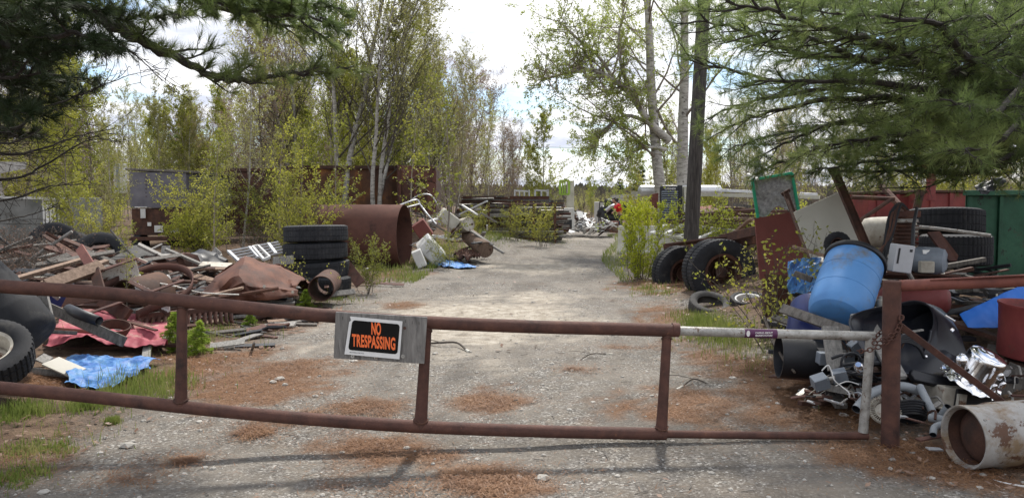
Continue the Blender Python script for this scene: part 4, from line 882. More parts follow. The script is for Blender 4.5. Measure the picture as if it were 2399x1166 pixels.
# filler making the right pile solid; its dark colours stand in for deep shade
kinds = [('rustdark', 'rusty bar'), ('wooddark', 'dark board'), ('blackplastic', 'black plastic piece'), ('rubber', 'dark rubber strip'), ('wood', 'grey board')]
for i in range(260):
    y = R.uniform(5.9, 11.8); x0 = .345*y+.3; x = x0+R.uniform(0, 1)**1.2*(3.3 if y > 7 else 2)
    m, nm = R.choice(kinds[:4]) if y < 8 else R.choice(kinds)
    p = V((x, y, hgt(x, y)+R.uniform(.0, .22))); a = R.uniform(0, 6.3); L = R.uniform(.15, .55); d = V((math.cos(a), math.sin(a), R.uniform(-.3, .3)))*L
    single(MB().beam(p-d, p+d, R.uniform(.04, .12), R.uniform(.015, .05)), nm.replace(' ', '_'), M_[m], nm+' added as filler in the dark right-hand scrap heap', nm, nm+'s filling the right-hand scrap heap', bevel=.003)

bits = [('galv', 'bright metal bit'), ('rust', 'rusty bolt rod'), ('blackplastic', 'black cable piece'), ('alu', 'aluminium strip'), ('creamdirty', 'dirty plastic chip'), ('rustdark', 'dark iron bracket'), ('wood', 'split wood chip')]
for i in range(110):
    px = R.uniform(1870, 2400); py = R.uniform(850, 985) if px > 2110 else R.uniform(850, 935)
    D_ = 5.05+(985-py)/135*.75+R.uniform(-.05, .25); p = P(px, py, D_)
    if p.z < hgt(p.x, p.y)+.005: p.z = hgt(p.x, p.y)+.01
    p.z = min(p.z, hgt(p.x, p.y)+.16)
    m, nm = R.choice(bits); a = R.uniform(0, 6.3); d = V((math.cos(a), math.sin(a), R.uniform(-.35, .35)))*R.uniform(.02, .10)
    if i % 3: mb = MB().beam(p-d, p+d, R.uniform(.01, .04), R.uniform(.006, .018), (R.uniform(-.4, .4), -.3, 1))
    else: mb = MB().tube(smoothpts([p-d, p+V((R.uniform(-.04, .04), 0, .03)), p+d, p+d*1.4+V((0, 0, -.03))], 4), R.uniform(.003, .009), 6)
    single(mb, nm.replace(' ', '_'), M_[m], nm+' in the small litter around the latch post', 'scrap', nm+'s in the small litter around the latch post')
# ---------------------------------------------------------------- left heap
R = random.Random(8)
def at0(px, D_): return (px-1199.5)/F*D_
wl = tyre(P(-32, 832, 6.0), (.22, -.50, .82), .325, .22, .185, 'chunky off-road tyre on a tan wheel lying at the left edge', rim='creamdirty', m='rubber', cat='wheel', n=200, lug=5, tread=.013)
bb = thing('black_drum', 'large black plastic barrel slumped behind the off-road tyre', 'drum', P(20, 840, 6.9))
Mb = frame(P(72, 800, 6.7), (-.74, .12, .70))
MB().lathe([(0, -.01), (.20, 0), (.25, .02), (.275, .07), (.285, .25), (.29, .27), (.285, .29), (.285, .55), (.29, .57), (.285, .6), (.27, .85), (0, .86)], Mb, 56).build('body', M_['rubber'], bb, 50)
def bd_(a, b, w, h, m, label, name='board', up=(0, -1, .3), cat=None, group=None, bev=.003):
    return single(MB().beam(P(*a), P(*b), w, h, up), name, M_[m], label, cat or name.replace('_', ' '), group, bevel=bev)
bd_((5, 672, 7.9), (290, 800, 7.4), .10, .05, 'wooddark', 'long charred grey timber sloping across the heap behind the gate', 'timber')
bd_((-10, 648, 8), (70, 700, 7.6), .12, .03, 'rust', 'short brown board end above the black barrel')
bd_((98, 676, 7.0), (118, 765, 6.9), .08, .04, 'wood', 'pale grey board standing upright against the long charred timber')
bd_((62, 765, 7.4), (398, 792, 8.9), .03, .05, 'rustred', 'long pinkish red rail lying along the top of the faded red tarp', 'rail')
bd_((85, 775, 7.2), (180, 780, 7.4), .03, .06, 'wooddark', 'short dark board under the pinkish red rail')
bd_((118, 845, 6.9), (182, 873, 6.7), .16, .015, 'cream', 'small cream board at the left end of the blue tarp', up=(0, -.3, 1))
bd_((75, 868, 6.9), (190, 880, 6.8), .06, .05, 'wood', 'grey timber on the ground left of the blue tarp', 'timber')
bd_((-20, 920, 5.7), (60, 920, 5.9), .14, .03, 'woodbrown', 'brown board lying under the lower gate rail at the left edge', up=(0, -.2, 1))
bd_((92, 835, 7), (115, 845, 7), .12, .012, 'wood', 'bent pale scrap beside the black barrel', 'scrap', up=(0, -.3, 1))
bd_((30, 655, 9.5), (210, 603, 11), .07, .05, 'woodbrown', 'upper of two long brown poles slanting up on the left heap', 'timber')
bd_((100, 665, 9), (250, 612, 10.2), .07, .05, 'woodbrown', 'lower of two long brown poles slanting up on the left heap', 'timber')
bd_((186, 580, 10.6), (212, 622, 10), .12, .03, 'rustred', 'reddish board end sticking up at the top of the left heap')
bd_((110, 668, 8.8), (238, 622, 9.4), .15, .06, 'woodbrown', 'brown grooved board below the two long poles')
# rusty white channel pieces
def channel(name, a, b, hgt_, dep, m, label, up):
    t = thing(name, label, 'steel channel', P(*a)); p0, p1 = P(*a), P(*b); M = frame(p0, p1-p0, up); L = (p1-p0).length
    pr = [(-dep, hgt_/2), (-dep*.1, hgt_*.44), (0, hgt_*.36), (dep*.22, hgt_*.12), (dep*.22, -hgt_*.12), (0, -hgt_*.36), (-dep*.1, -hgt_*.44), (-dep, -hgt_/2)]
    n = 26; vs = []
    for k in range(n+1): vs += [M @ V((x, y+.006*noise.noise(V((k*.7, i, 1))), L*k/n)) for i, (x, y) in enumerate(pr)]
    MB().add(vs, [(k*8+i, k*8+i+1, k*8+i+9, k*8+i+8) for k in range(n) for i in range(7)]).build('web', M_[m], t, 40, solid=.008)
    for s in (1, -1): MB().beam(M @ V((-dep, s*hgt_/2, 0)), M @ V((-dep, s*hgt_/2, L)), .05, .014, up).build('flange', M_['rust'], t)
channel('steel_channel', (228, 655, 9.4), (322, 622, 9.7), .27, .06, 'whiterust', 'short rusty white moulded channel on top of the left heap', (0, -.5, 1))
channel('steel_channel', (330, 612, 11.5), (395, 640, 11), .13, .05, 'creamdirty', 'curved cream fender piece behind the steel band', (0, -.5, 1))
channel('steel_channel', (315, 672, 9.1), (395, 712, 8.8), .20, .04, 'white', 'silvery grooved trim sloping down inside the steel band', (0, -.5, 1))
bd_((222, 632, 9.3), (240, 700, 8.9), .12, .03, 'rustdark', 'rusty vertical plate below the moulded channel', 'steel_plate')
bd_((238, 700, 8.8), (300, 740, 8.6), .16, .05, 'rustdark', 'wide rusty plate lying against the rear of the gate rail', 'steel_plate')
bd_((130, 705, 8.6), (230, 690, 8.9), .16, .02, 'rustdark', 'thin brown panel under the grooved board', 'panel')
bd_((108, 690, 8.2), (150, 705, 8.3), .14, .02, 'bluedark', 'dark framed screen lying on the heap', 'panel')
bd_((115, 683, 8.1), (138, 700, 8.15), .04, .03, 'wood', 'small pale block on the dark framed screen', 'block')
dr = thing('pipe_elbow', 'broken black pipe piece lying on the long charred timber', 'pipe', P(190, 735, 7.6))
MB().tube([P(160, 725, 7.7), P(185, 735, 7.6), P(232, 752, 7.5)], [.055, .052, .045], 20, False).build('pipe', M_['blackplastic'], dr, 60, solid=.006)
dm = thing('clay_ring', 'cracked dark crock half full of needles behind the charred timber', 'crock', P(265, 760, 8.3))
MB().lathe([(.12, 0), (.15, .06), (.155, .10), (.145, .10), (.12, .02)], frame(P(268, 782, 8.0), (.2, -.25, 1)), 36, fn=None).build('wall', M_['rustdark'], dm, 40)
# orange drum end
dg = thing('orange_drum', 'yellowish rusty drum end showing under the moulded channel', 'drum', P(300, 700, 9.3))
MB().lathe([(.24, 0), (.26, .0), (.265, .04), (.26, .08), (.255, .5)], frame(P(298, 705, 9.25), (.35, .8, .1)), 44).build('wall', M_['rustorange'], dg, 40, solid=.006)
# steel band loop
lb = MB(); bpts = smoothpts([P(*q) for q in ((318, 738, 8.6), (375, 712, 8.7), (425, 695, 9.0), (450, 668, 9.3), (446, 642, 9.9), (418, 627, 10.3), (368, 625, 10.3), (318, 638, 10.0), (270, 658, 9.5), (232, 676, 9.2))], 6)
k = len(bpts); vs = [p+V((0, .2*o, o)) for p in bpts for o in (-.048, .048)]
lb.add(vs, [(2*i, 2*i+2, 2*i+3, 2*i+1) for i in range(k-1)])
single(lb, 'steel_band', M_['rustpipe'], 'big rusty steel band loop lying on the left heap', 'steel band', smooth=60, solid=.012)
# toothed bar
tb2 = thing('toothed_bar', 'rusty cutter bar with curved teeth lying left of the drive', 'cutter bar', P(430, 755, 8.8))
MB().beam(P(322, 745, 8.6), P(548, 722, 9.6), .04, .09, (0, -.2, 1)).build('bar', M_['rust'], tb2, bevel=.006)
for i in range(17):
    t = (i+.5)/17; p = P(322, 748, 8.58).lerp(P(548, 726, 9.56), t); MB().tube([p, p+V((.004, -.03, -.06)), p+V((.02, -.06, -.12)), p+V((.05, -.06, -.15))], [.022, .026, .022, .006], 8).build('tooth', M_['rust'], tb2, 60)
cr_ = thing('paint_can', 'white plastic reel inside the steel band', 'reel', P(378, 660, 9.9))
Mc = frame(P(370, 657, 9.9), (1, .1, .1)); MB().lathe([(0, 0), (.06, 0), (.06, .02), (.04, .03), (.04, .11), (.06, .12), (.06, .14), (0, .14)], Mc, 24).build('spool', M_['white'], cr_, 40)
cable([(300, 652, 9.6), (400, 668, 9.4), (470, 685, 9.2), (560, 690, 9.3)], .009, M_['whiterust'], 'white_rod', 'long thin whitish rod passing through the steel band', 'rod')
cable([(330, 640, 10), (390, 645, 10), (420, 640, 10.2), (470, 655, 10.2), (600, 668, 10.4)], .006, M_['rust'], 'wire', 'thin rusty wire trailing over the left heap', 'wire')
# tarps
cloth('red_tarpaulin', [P(98, 812, 7.6), P(385, 822, 7.75), P(392, 785, 8.9), P(150, 783, 8.7)], M_['redtarp'], 'faded red tarpaulin draped flat in front of the left heap', 'tarpaulin', .085, 2, 110, 70, 3.2, edge=.06, base=.04)
cloth('blue_tarpaulin', [P(150, 905, 6.35), P(262, 912, 6.3), P(378, 850, 7.35), P(165, 842, 7.4)], M_['bluetarp'], 'crumpled bright blue tarpaulin on the grass by the left heap', 'tarpaulin', .045, 7, 120, 90, 4.5, edge=.18, base=.012)
# crumpled rusty sheet
def crum(u, v):
    q0 = [(468, 692, 10.6), (505, 650, 10.7), (540, 625, 10.8), (577, 600, 10.9), (612, 615, 11), (650, 622, 11.1), (690, 640, 11.2), (716, 655, 11.2)]
    q1 = [(560, 712, 10.0), (575, 708, 10.0), (590, 705, 10.0), (610, 704, 10.0), (630, 704, 10.0), (655, 700, 10.1), (680, 695, 10.2), (700, 694, 10.4)]
    t = u*(len(q0)-1); i = min(int(t), len(q0)-2); f = t-i
    a = P(*q0[i]).lerp(P(*q0[i+1]), f); b = P(*q1[i]).lerp(P(*q1[i+1]), f)
    p = a.lerp(b, v); w = math.sin(v*math.pi)
    k_ = min(v/.4, 1)*(1-max(0, (v-.4)/.6)**1.3); p += V((0, -.50*k_*(1-.45*u), .03*w)); n_ = noise.noise(V((u*4.3, v*3, 2))); n2 = noise.noise(V((u*9, v*6, 6)))
    return p+V((.03*n2, -.16*(1-abs(n_)*3)*w*.6-.02*n2, .09*n_*w+.02*abs(n2)))
sh_ = thing('crumpled_sheet', 'large crumpled rusty orange-brown steel sheet in front of the tyre stack', 'steel sheet', P(600, 705, 10.2))
MB().grid(crum, 26, 12).build('skin', M_['rustbrown'], sh_, 28, solid=.006)
def crumb(u, v): p = crum(u, 0); q = crum(u, 0)+V((.1, .55, -.35)); return p.lerp(q, v)+V((0, 0, .05*noise.noise(V((u*6, v*5, 4)))))
MB().grid(crumb, 50, 10).build('rear_fold', M_['rustbrown'], sh_, 70, solid=.006)
for px, py, r_ in ((616, 672, .022), (637, 680, .025), (683, 685, .02)): MB().lathe([(0, .004), (r_, .0)], frame(P(px, py, 9.8)+V((0, .05, 0)), (0, -1, .2)), 9).build('paint_blot', M_['creamdirty'], sh_)
# stack of tyres
st = [(740, 547, 12.9, 'top', 1.0), (739, 587, 12.9, 'second', 1.0), (745, 629, 12.9, 'third', .99), (752, 664, 12.7, 'fourth', .93)]
for px, py, D_, o, k_ in st:
    c = P(px, py, D_); tyre(c, (R.uniform(-.04, .04), R.uniform(-.04, .04), 1), .525*k_, .275, .30*k_, {'top': 'top tyre of the tall truck tyre stack left of the drive', 'second': 'second tyre down in the tall stack left of the drive', 'third': 'third tyre down in the tall stack left of the drive', 'fourth': 'bottom tyre of the tall stack left of the drive'}[o], 'truck tyres stacked left of the drive', n=220, lug=4 if o != 'third' else 11, tread=.009)
cv = thing('culvert_pipe', 'dark rusty pipe with open end at the foot of the tyre stack', 'pipe', P(752, 700, 11.4))
Mv = frame(P(752, 676, 11.0), (-.10, 1, .02)); MB().lathe([(.172, 0), (.183, 0), (.183, .9), (.172, .9)], Mv, 40, True).build('wall', M_['rustdark'], cv, 40)
bd_((810, 620, 13), (845, 665, 12.6), .18, .02, 'rust', 'flat rusty plate leaning to the right of the tyre stack', 'steel_plate')
bd_((770, 690, 11.6), (830, 683, 12), .08, .06, 'wood', 'grey block under the bottom tyre of the stack', 'block')
for i, (a, b, m) in enumerate([((600, 708, 10.5), (686, 700, 10.6), 'wood'), ((560, 715, 10.2), (690, 708, 10.3), 'wood'), ((625, 722, 10.1), (688, 712, 10.3), 'woodbrown')]):
    bd_(a, b, .07, .02, m, 'weathered board at the foot of the crumpled rusty sheet', group='boards at the foot of the crumpled rusty sheet', up=(0, -.2, 1))
# light frames and laths behind
fr = thing('lath_frame', 'pale grey slatted frame lying behind the crumpled rusty sheet', 'frame', P(580, 610, 12.8))
a0, a1, b0, b1 = P(535, 588, 13.6), P(652, 566, 13.8), P(560, 612, 12.8), P(668, 590, 13)
for i in range(5): t = i/4; MB().beam(a0.lerp(b0, t), a1.lerp(b1, t), .05, .025, (0, 0, 1)).build('slat', M_['alu'], fr)
for t in (0, .42, .8): MB().beam(a0.lerp(a1, t), b0.lerp(b1, t), .05, .04, (0, 0, 1)).build('cross_piece', M_['alu'], fr)
fr2 = thing('lath_frame', 'tilted pale grey frame just left of the tyre stack', 'frame', P(620, 600, 12.5))
q_ = [P(592, 578, 12.7), P(604, 575, 12.9), P(632, 602, 12.4), P(618, 608, 12.3)]
for i in range(4): MB().beam(q_[i], q_[(i+1) % 4], .03, .04).build('bar', M_['white'], fr2)
bd_((640, 612, 12.3), (688, 608, 12.3), .14, .04, 'wood', 'pale grey board end left of the tyre stack, highest one')
bd_((380, 598, 14), (520, 597, 14.5), .12, .03, 'wood', 'long grey board at the back of the left heap', up=(0, -.2, 1))
bd_((500, 600, 14.2), (512, 585, 14.2), .16, .02, 'wood', 'upright grey board stub at the back of the heap')
bd_((378, 588, 14.4), (398, 588, 14.4), .2, .02, 'wood', 'square grey board piece standing at the back of the heap')
tyre(P(235, 602, 12.5), (.3, -.8, .5), .42, .2, .24, 'dark tyre half buried behind the moulded channel', m='rubber')
tyre(P(128, 575, 15), (.5, -.8, .3), .45, .26, .25, 'dark tyre leaning in the brush before the shed', m='rubber', tread=.02)
tyre(P(160, 570, 15.6), (.2, -.3, .9), .42, .2, .25, 'dark tyre lying beside the leaning one near the shed', m='rubber')
hb = MB()
def hood(u, v): p = P(275, 592, 13.3).lerp(P(400, 622, 12.6), u)+V((0, -.9*v, -.05*v)); return p+V((0, 0, .22*math.sin(u*math.pi)*(1-v*.6)))
hb.grid(hood, 20, 10); single(hb, 'car_hood', M_['rubberdusty'], 'dull grey curved fender lying behind the cream fender piece', 'fender', smooth=60, solid=.01)
bd_((80, 650, 11), (175, 645, 11.5), .12, .02, 'creamdirty', 'bright white panel glimpsed under the brown poles', 'panel', up=(0, -.25, 1))
bd_((470, 618, 12), (540, 622, 12), .18, .02, 'creamdirty', 'crumpled white sheet behind the crumpled rusty sheet', 'sheet', up=(0, -.3, 1))
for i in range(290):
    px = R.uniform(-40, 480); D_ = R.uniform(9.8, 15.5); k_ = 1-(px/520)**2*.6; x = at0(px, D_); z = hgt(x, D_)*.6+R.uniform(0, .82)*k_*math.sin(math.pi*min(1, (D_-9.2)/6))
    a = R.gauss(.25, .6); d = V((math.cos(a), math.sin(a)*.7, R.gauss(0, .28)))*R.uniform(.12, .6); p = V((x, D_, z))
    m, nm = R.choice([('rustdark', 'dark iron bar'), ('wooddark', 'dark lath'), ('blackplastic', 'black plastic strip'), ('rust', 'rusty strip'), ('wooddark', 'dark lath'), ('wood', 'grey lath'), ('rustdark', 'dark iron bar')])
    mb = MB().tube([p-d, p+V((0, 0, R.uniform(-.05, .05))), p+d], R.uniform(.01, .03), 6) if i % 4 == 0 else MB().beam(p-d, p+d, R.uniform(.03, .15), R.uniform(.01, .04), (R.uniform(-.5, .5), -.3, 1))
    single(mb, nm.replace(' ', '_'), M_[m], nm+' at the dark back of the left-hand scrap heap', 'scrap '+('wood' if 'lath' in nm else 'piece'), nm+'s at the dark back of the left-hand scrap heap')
for i in range(14):  # lumps added as dark backing, standing in for the darkness inside the heap
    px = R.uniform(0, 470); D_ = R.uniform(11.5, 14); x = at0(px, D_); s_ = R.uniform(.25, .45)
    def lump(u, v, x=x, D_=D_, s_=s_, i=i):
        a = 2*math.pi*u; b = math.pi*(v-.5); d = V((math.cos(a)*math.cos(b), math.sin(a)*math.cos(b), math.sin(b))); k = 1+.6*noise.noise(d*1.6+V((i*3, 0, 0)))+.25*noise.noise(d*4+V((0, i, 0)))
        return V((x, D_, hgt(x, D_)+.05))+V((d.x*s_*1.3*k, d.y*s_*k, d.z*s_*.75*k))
    single(MB().grid(lump, 18, 12), 'backing_lump', M_['blackplastic' if i % 2 else 'rustdark'], ('black' if i % 2 else 'dark rusty')+' crumpled lump added as dark backing of the left heap', 'bundle', ('black' if i % 2 else 'dark rusty')+' backing lumps at the back of the left heap', smooth=40)
# loose boards, laths and bars filling the heap
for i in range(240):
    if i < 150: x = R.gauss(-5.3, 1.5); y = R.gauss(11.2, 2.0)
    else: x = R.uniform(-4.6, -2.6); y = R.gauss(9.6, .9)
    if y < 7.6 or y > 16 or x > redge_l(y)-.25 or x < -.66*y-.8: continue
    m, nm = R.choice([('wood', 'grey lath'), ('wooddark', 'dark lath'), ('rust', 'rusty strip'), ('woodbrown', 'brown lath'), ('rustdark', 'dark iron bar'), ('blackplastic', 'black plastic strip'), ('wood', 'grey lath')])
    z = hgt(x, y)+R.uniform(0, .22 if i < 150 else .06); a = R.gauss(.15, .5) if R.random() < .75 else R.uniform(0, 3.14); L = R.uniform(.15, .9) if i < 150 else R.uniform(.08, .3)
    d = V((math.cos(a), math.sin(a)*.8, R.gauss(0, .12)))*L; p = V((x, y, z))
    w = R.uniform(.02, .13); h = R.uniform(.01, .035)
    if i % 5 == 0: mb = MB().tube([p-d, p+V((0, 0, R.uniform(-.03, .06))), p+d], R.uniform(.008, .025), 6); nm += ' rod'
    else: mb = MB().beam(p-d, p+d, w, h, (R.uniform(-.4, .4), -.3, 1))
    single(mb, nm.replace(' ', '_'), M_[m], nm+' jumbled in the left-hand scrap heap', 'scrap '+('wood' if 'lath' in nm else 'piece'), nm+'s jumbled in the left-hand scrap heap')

# sticks lying on the drive
def dstick(pts, r, label):
    t = thing('fallen_branch', label, 'branch', G(*pts[0])); pp = [G(*p) for p in pts]; pp = [V((p.x, p.y, hgt(p.x, p.y)+r+.004+(.03 if 0 < i < len(pp)-1 else 0))) for i, p in enumerate(pp)]
    MB().tube(smoothpts(pp, 4), r, 7).build('stem', M_['bark'], t, 60)
    d = pp[-1]-pp[-2]; MB().tube([pp[-1], pp[-1]+d.normalized()*.09], [r, r*1.8], 7).build('broken_end', M_['cream'], t)
    q = pp[1]; MB().tube([q, q+V((-.12, .10, .01)), q+V((-.22, .13, .0))], r*.5, 5).build('side_twig', M_['bark'], t)
dstick([(1005, 806), (1035, 812), (1070, 812), (1092, 822)], .011, 'fallen branch with pale broken end on the drive right of the sign board')
dstick([(1655, 905), (1625, 902), (1600, 909)], .007, 'short dark stick on the drive behind the right end of the gate')
dstick([(1360, 845), (1385, 838), (1420, 832)], .005, 'thin twig lying on the drive between the two right gate uprights')
# ---------------------------------------------------------------- middle distance, left of the drive
R = random.Random(21)
bp = thing('steel_pipe', 'huge rusty steel pipe section lying beside the drive behind the tyre stack', 'steel pipe', P(880, 620, 18.8))
c1 = P(948, 555, 18.6); c1.z = .76+hgt(c1.x, c1.y)-.02; dx = V((-1, .12, -.0)).normalized()
MB().lathe([(.745, 0), (.757, 0), (.757, 2.25), (.745, 2.25)], frame(c1, dx), 84, True, fn=lambda r, z, i, j: (r*(1+.008*math.sin(j*.15)), z)).build('shell', M_['rustpipe'], bp, 40)
for i, (x0, x1, y0, y1, D_, nm, lab, m) in enumerate([(675, 948, 392, 560, 27, 'rusty_container', 'long dark rusty steel container with orange patches behind the birches', 'rustorange'), (530, 690, 398, 560, 29, 'rusty_container', 'darker rusty container farther left behind the saplings', 'rustdark')]):
    t = thing(nm, lab, 'container', P((x0+x1)/2, y1, D_)); a, b = P(x0, y0, D_), P(x1, y1, D_)
    n = int((b.x-a.x)/.14); vs = []
    for k in range(n+1):
        x = a.x+(b.x-a.x)*k/n; oy = (.04 if (k//2) % 2 else 0)
        vs += [(x, D_+oy, a.z), (x, D_+oy, .35)]
    MB().add(vs, [(2*k, 2*k+1, 2*k+3, 2*k+2) for k in range(n)]).build('corrugated_side', M_[m], t)
    MB().box((0, 0, 0), (b.x-a.x-.1, 2.3, a.z-.42), Matrix.Translation(((a.x+b.x)/2, D_+1.25, (a.z+.35)/2))).build('body', M_['rustdark'], t)
    for zz_ in (a.z, .33): MB().box((0, 0, 0), (b.x-a.x+.1, .1, .12), Matrix.Translation(((a.x+b.x)/2, D_-.01, zz_))).build('rail', M_['rustdark'], t, bevel=.01)
    for xx in (a.x, b.x): MB().box((0, 0, 0), (.12, .12, a.z-.4), Matrix.Translation((xx, D_-.012, (a.z+.3)/2))).build('corner_post', M_['rustdark'], t, bevel=.01)
rb2 = thing('rust_bin', 'pinkish rusty steel bin with torn panel right of the long container', 'steel bin', P(980, 540, 25))
a, b = P(930, 388, 25), P(1021, 505, 25)
MB().box((0, 0, 0), (b.x-a.x, 1.8, 1.5), Matrix.Translation(((a.x+b.x)/2, 25.9, a.z-.75))).build('body', M_['rustdark'], rb2, bevel=.02)
MB().plate([P(932, 386, 24.95), P(1022, 400, 24.95), P(1022, 428, 24.95), P(990, 420, 24.95), P(960, 416, 24.95), P(932, 430, 24.95)], .03).build('upper_panel', M_['rustpipe'], rb2)
MB().plate([P(1000, 425, 24.9), P(1022, 430, 24.9), P(1022, 500, 24.9), P(1003, 505, 24.9)], .03).build('torn_panel', M_['rustpipe'], rb2)
for k in range(3): MB().box((0, 0, 0), (.08, .08, 1.55), Matrix.Translation((a.x+.1+k*.5, 24.93, a.z-.78))).build('rib', M_['rustpipe'], rb2)
# box trailer
tr = thing('box_trailer', 'old grey box trailer seen from behind through the saplings', 'trailer', P(370, 575, 25))
a, b = P(302, 403, 25), P(440, 566, 25); cx = (a.x+b.x)/2
MB().box((0, 0, 0), (b.x-a.x, 4.2, 1.15), Matrix.Translation((cx, 27.1, a.z-.575))).build('upper_body', M_['trailer'], tr, bevel=.02)
MB().box((0, 0, 0), (b.x-a.x-.04, 4.1, .85), Matrix.Translation((cx, 27.1, a.z-1.6))).build('lower_body', M_['rustdark'], tr, bevel=.02)
MB().box((0, 0, 0), (b.x-a.x+.2, 4.3, .07), Matrix.Translation((cx, 27.1, a.z+.05)) @ Matrix.Rotation(.04, 4, 'Y')).build('roof', M_['wooddark'], tr, bevel=.01)
MB().box((0, 0, 0), (b.x-a.x, .10, .12), Matrix.Translation((cx, 24.93, b.z+.1))).build('rear_beam', M_['rustdark'], tr, bevel=.01)
for px, py, w, h in ((335, 500, .16, .3), (372, 536, .28, .22), (410, 540, .26, .14), (350, 525, .12, .12), (330, 485, .4, .03), (404, 558, .08, .04), (418, 558, .08, .04)):
    MB().box((0, 0, 0), (w, .012, h), Matrix.Translation(P(px, py, 24.96))).build('paper_patch', M_['white'], tr)
for k in range(6): MB().box((0, 0, 0), (.025, .02, .025), Matrix.Translation(P(342, 415+k*9, 24.98))).build('rivet', M_['rustdark'], tr)
for px in (330, 415): tyre_mb(.45, .25, .27, 48, .01, frame(P(px, 577, 26), (1, 0, 0)), 4).build('tyre', M_['rubber'], tr, 35)
MB().box((0, 0, 0), (.09, .1, 1.1), Matrix.Translation(P(397, 590, 25.2))).build('leg', M_['rustdark'], tr)
lt = thing('white_locker', 'tall pale locker standing left of the grey box trailer', 'locker', P(280, 500, 26.5)); p = P(282, 418, 26.5)
MB().box((0, 0, 0), (.30, .3, 1.0), Matrix.Translation(p)).build('body', M_['white'], lt, bevel=.01); MB().box((0, -.16, 0), (.10, .02, .96), Matrix.Translation(p)).build('dark_stripe', M_['greymetal'], lt)
# shed
sd2 = thing('metal_shed', 'grey-green metal shed with white ribbed doors at far left', 'shed', P(60, 575, 18))
a, b = P(-60, 462, 18), P(108, 580, 18)
MB().box((0, 0, 0), (b.x-a.x, 2.5, 1.15), Matrix.Translation(((a.x+b.x)/2, 19.3, a.z-.58)) @ Matrix.Rotation(0, 4, 'Z')).build('wall', M_['sheetdirt'], sd2, bevel=.01)
for i, (px, w) in enumerate(((104, .05), (112, .07), (121, .06), (129, .05), (138, .03))): MB().box((0, 0, 0), (w, .03, 1.05), Matrix.Translation(P(px, 518, 17.95))).build('door_rib', M_['white'], sd2, bevel=.005)
MB().box((0, 0, 0), (.34, .05, 1.05), Matrix.Translation(P(122, 518, 18.0))).build('door', M_['greymetal'], sd2)
MB().beam(P(-60, 460, 17.9), P(150, 466, 17.9), .06, .05).build('roof_edge', M_['white'], sd2)
wt = thing('white_roof_scrap', 'light patterned roof sheet high in the branches at far left', 'roof sheet', P(30, 400, 20))
MB().plate([P(-20, 378, 20), P(62, 380, 20), P(60, 396, 20), P(-20, 410, 20)], .03).build('sheet', M_['galv'], wt)
# white frames, appliances and barrels beyond the pipe
wf = thing('bent_frame', 'bent white tubular frame sticking up behind the huge pipe', 'frame', P(975, 500, 20))
MB().tube(smoothpts([P(938, 480, 19.5), P(975, 468, 19.8), P(985, 480, 19.8), P(1000, 500, 19.6), P(1022, 525, 19.4)]), .022, 8).build('tube', M_['alu'], wf, 60)
MB().tube([P(938, 480, 19.5), P(944, 488, 19.4), P(982, 478, 19.7)], .018, 8).build('tube', M_['alu'], wf, 60)
MB().tube(smoothpts([P(962, 470, 21), P(985, 456, 21), P(1010, 458, 21), P(1025, 480, 21)]), .02, 8).build('hoop', M_['alu'], wf, 60)
def boxt(name, label, cat, px, py, D_, sz, rot, m, extra=None, group=None):
    t = thing(name, label, cat, P(px, py, D_), group); M = Matrix.Translation(P(px, py, D_)) @ Matrix.Rotation(rot[2], 4, 'Z') @ Matrix.Rotation(rot[0], 4, 'X') @ Matrix.Rotation(rot[1], 4, 'Y')
    MB().box((0, 0, 0), sz, M).build('body', M_[m], t, bevel=.012)
    if extra: extra(t, M)
    return t
def ex1(t, M):
    MB().box((0, -.28, 0), (.34, .015, .4), M).build('door', M_['white'], t, bevel=.01); MB().beam(M @ V((-.1, -.31, .1)), M @ V((.1, -.31, .1)), .02, .02).build('handle', M_['galv'], t)
boxt('air_conditioner', 'pale metal appliance tilted on top of the junk beyond the huge pipe', 'appliance', 1050, 513, 20.5, (.52, .45, .30), (.1, .65, .2), 'conc', lambda t, M: MB().box((0, 0, .16), (.5, .43, .02), M).build('lid', M_['whiterust'], t))
boxt('washing_machine', 'white washing machine tipped on its side right of the huge pipe', 'washing machine', 1010, 585, 18.9, (.40, .5, .62), (.2, -.75, .2), 'white', ex1)
boxt('freezer_lid', 'small white box end at the foot of the huge pipe', 'appliance', 982, 605, 18.3, (.22, .3, .40), (.1, -.4, .1), 'white')
boxt('rusty_cabinet', 'dark red-brown cabinet behind the mouth of the huge pipe', 'cabinet', 990, 538, 19.8, (.35, .4, .45), (.1, -.6, .1), 'maroon')
def barrel(label, a, b, r_, m):
    t = thing('barrel', label, 'barrel', P(*a)); p0, p1 = P(*a), P(*b); L = (p1-p0).length
    pr = [(0, 0.02), (r_*.95, .02), (r_*.96, 0), (r_, .01), (r_, L*.3), (r_*1.03, L*.33), (r_, L*.36), (r_, L*.63), (r_*1.03, L*.66), (r_, L*.69), (r_, L-.01), (r_*.96, L), (r_*.95, L-.02), (0, L-.02)]
    MB().lathe(pr, frame(p0, p1-p0), 36).build('body', M_[m], t, 40); MB().lathe([(0, .012), (.03, .012), (.03, 0)], frame(p0+(p1-p0).normalized()*.0, -(p1-p0)) @ Matrix.Translation((r_*.6, 0, -.02)), 10).build('bung', M_['rust'], t)
barrel('upper khaki barrel resting level on the junk beyond the pipe', (1098, 525, 20.4), (1066, 533, 21), .19, 'creamdirty')
barrel('lower khaki barrel tipped towards the drive beyond the pipe', (1138, 585, 19.6), (1098, 552, 20.9), .21, 'woodbrown')
cl = cloth('blue_strap_tarp', [P(1000, 622, 18.9), P(1030, 610, 19.6), P(1125, 630, 18.4), P(1085, 634, 18.0)], M_['bluetarp'], 'twisted strip of blue tarpaulin on the drive by the huge pipe', 'tarpaulin', .05, 3, 60, 20, 8, edge=.1, base=.02)
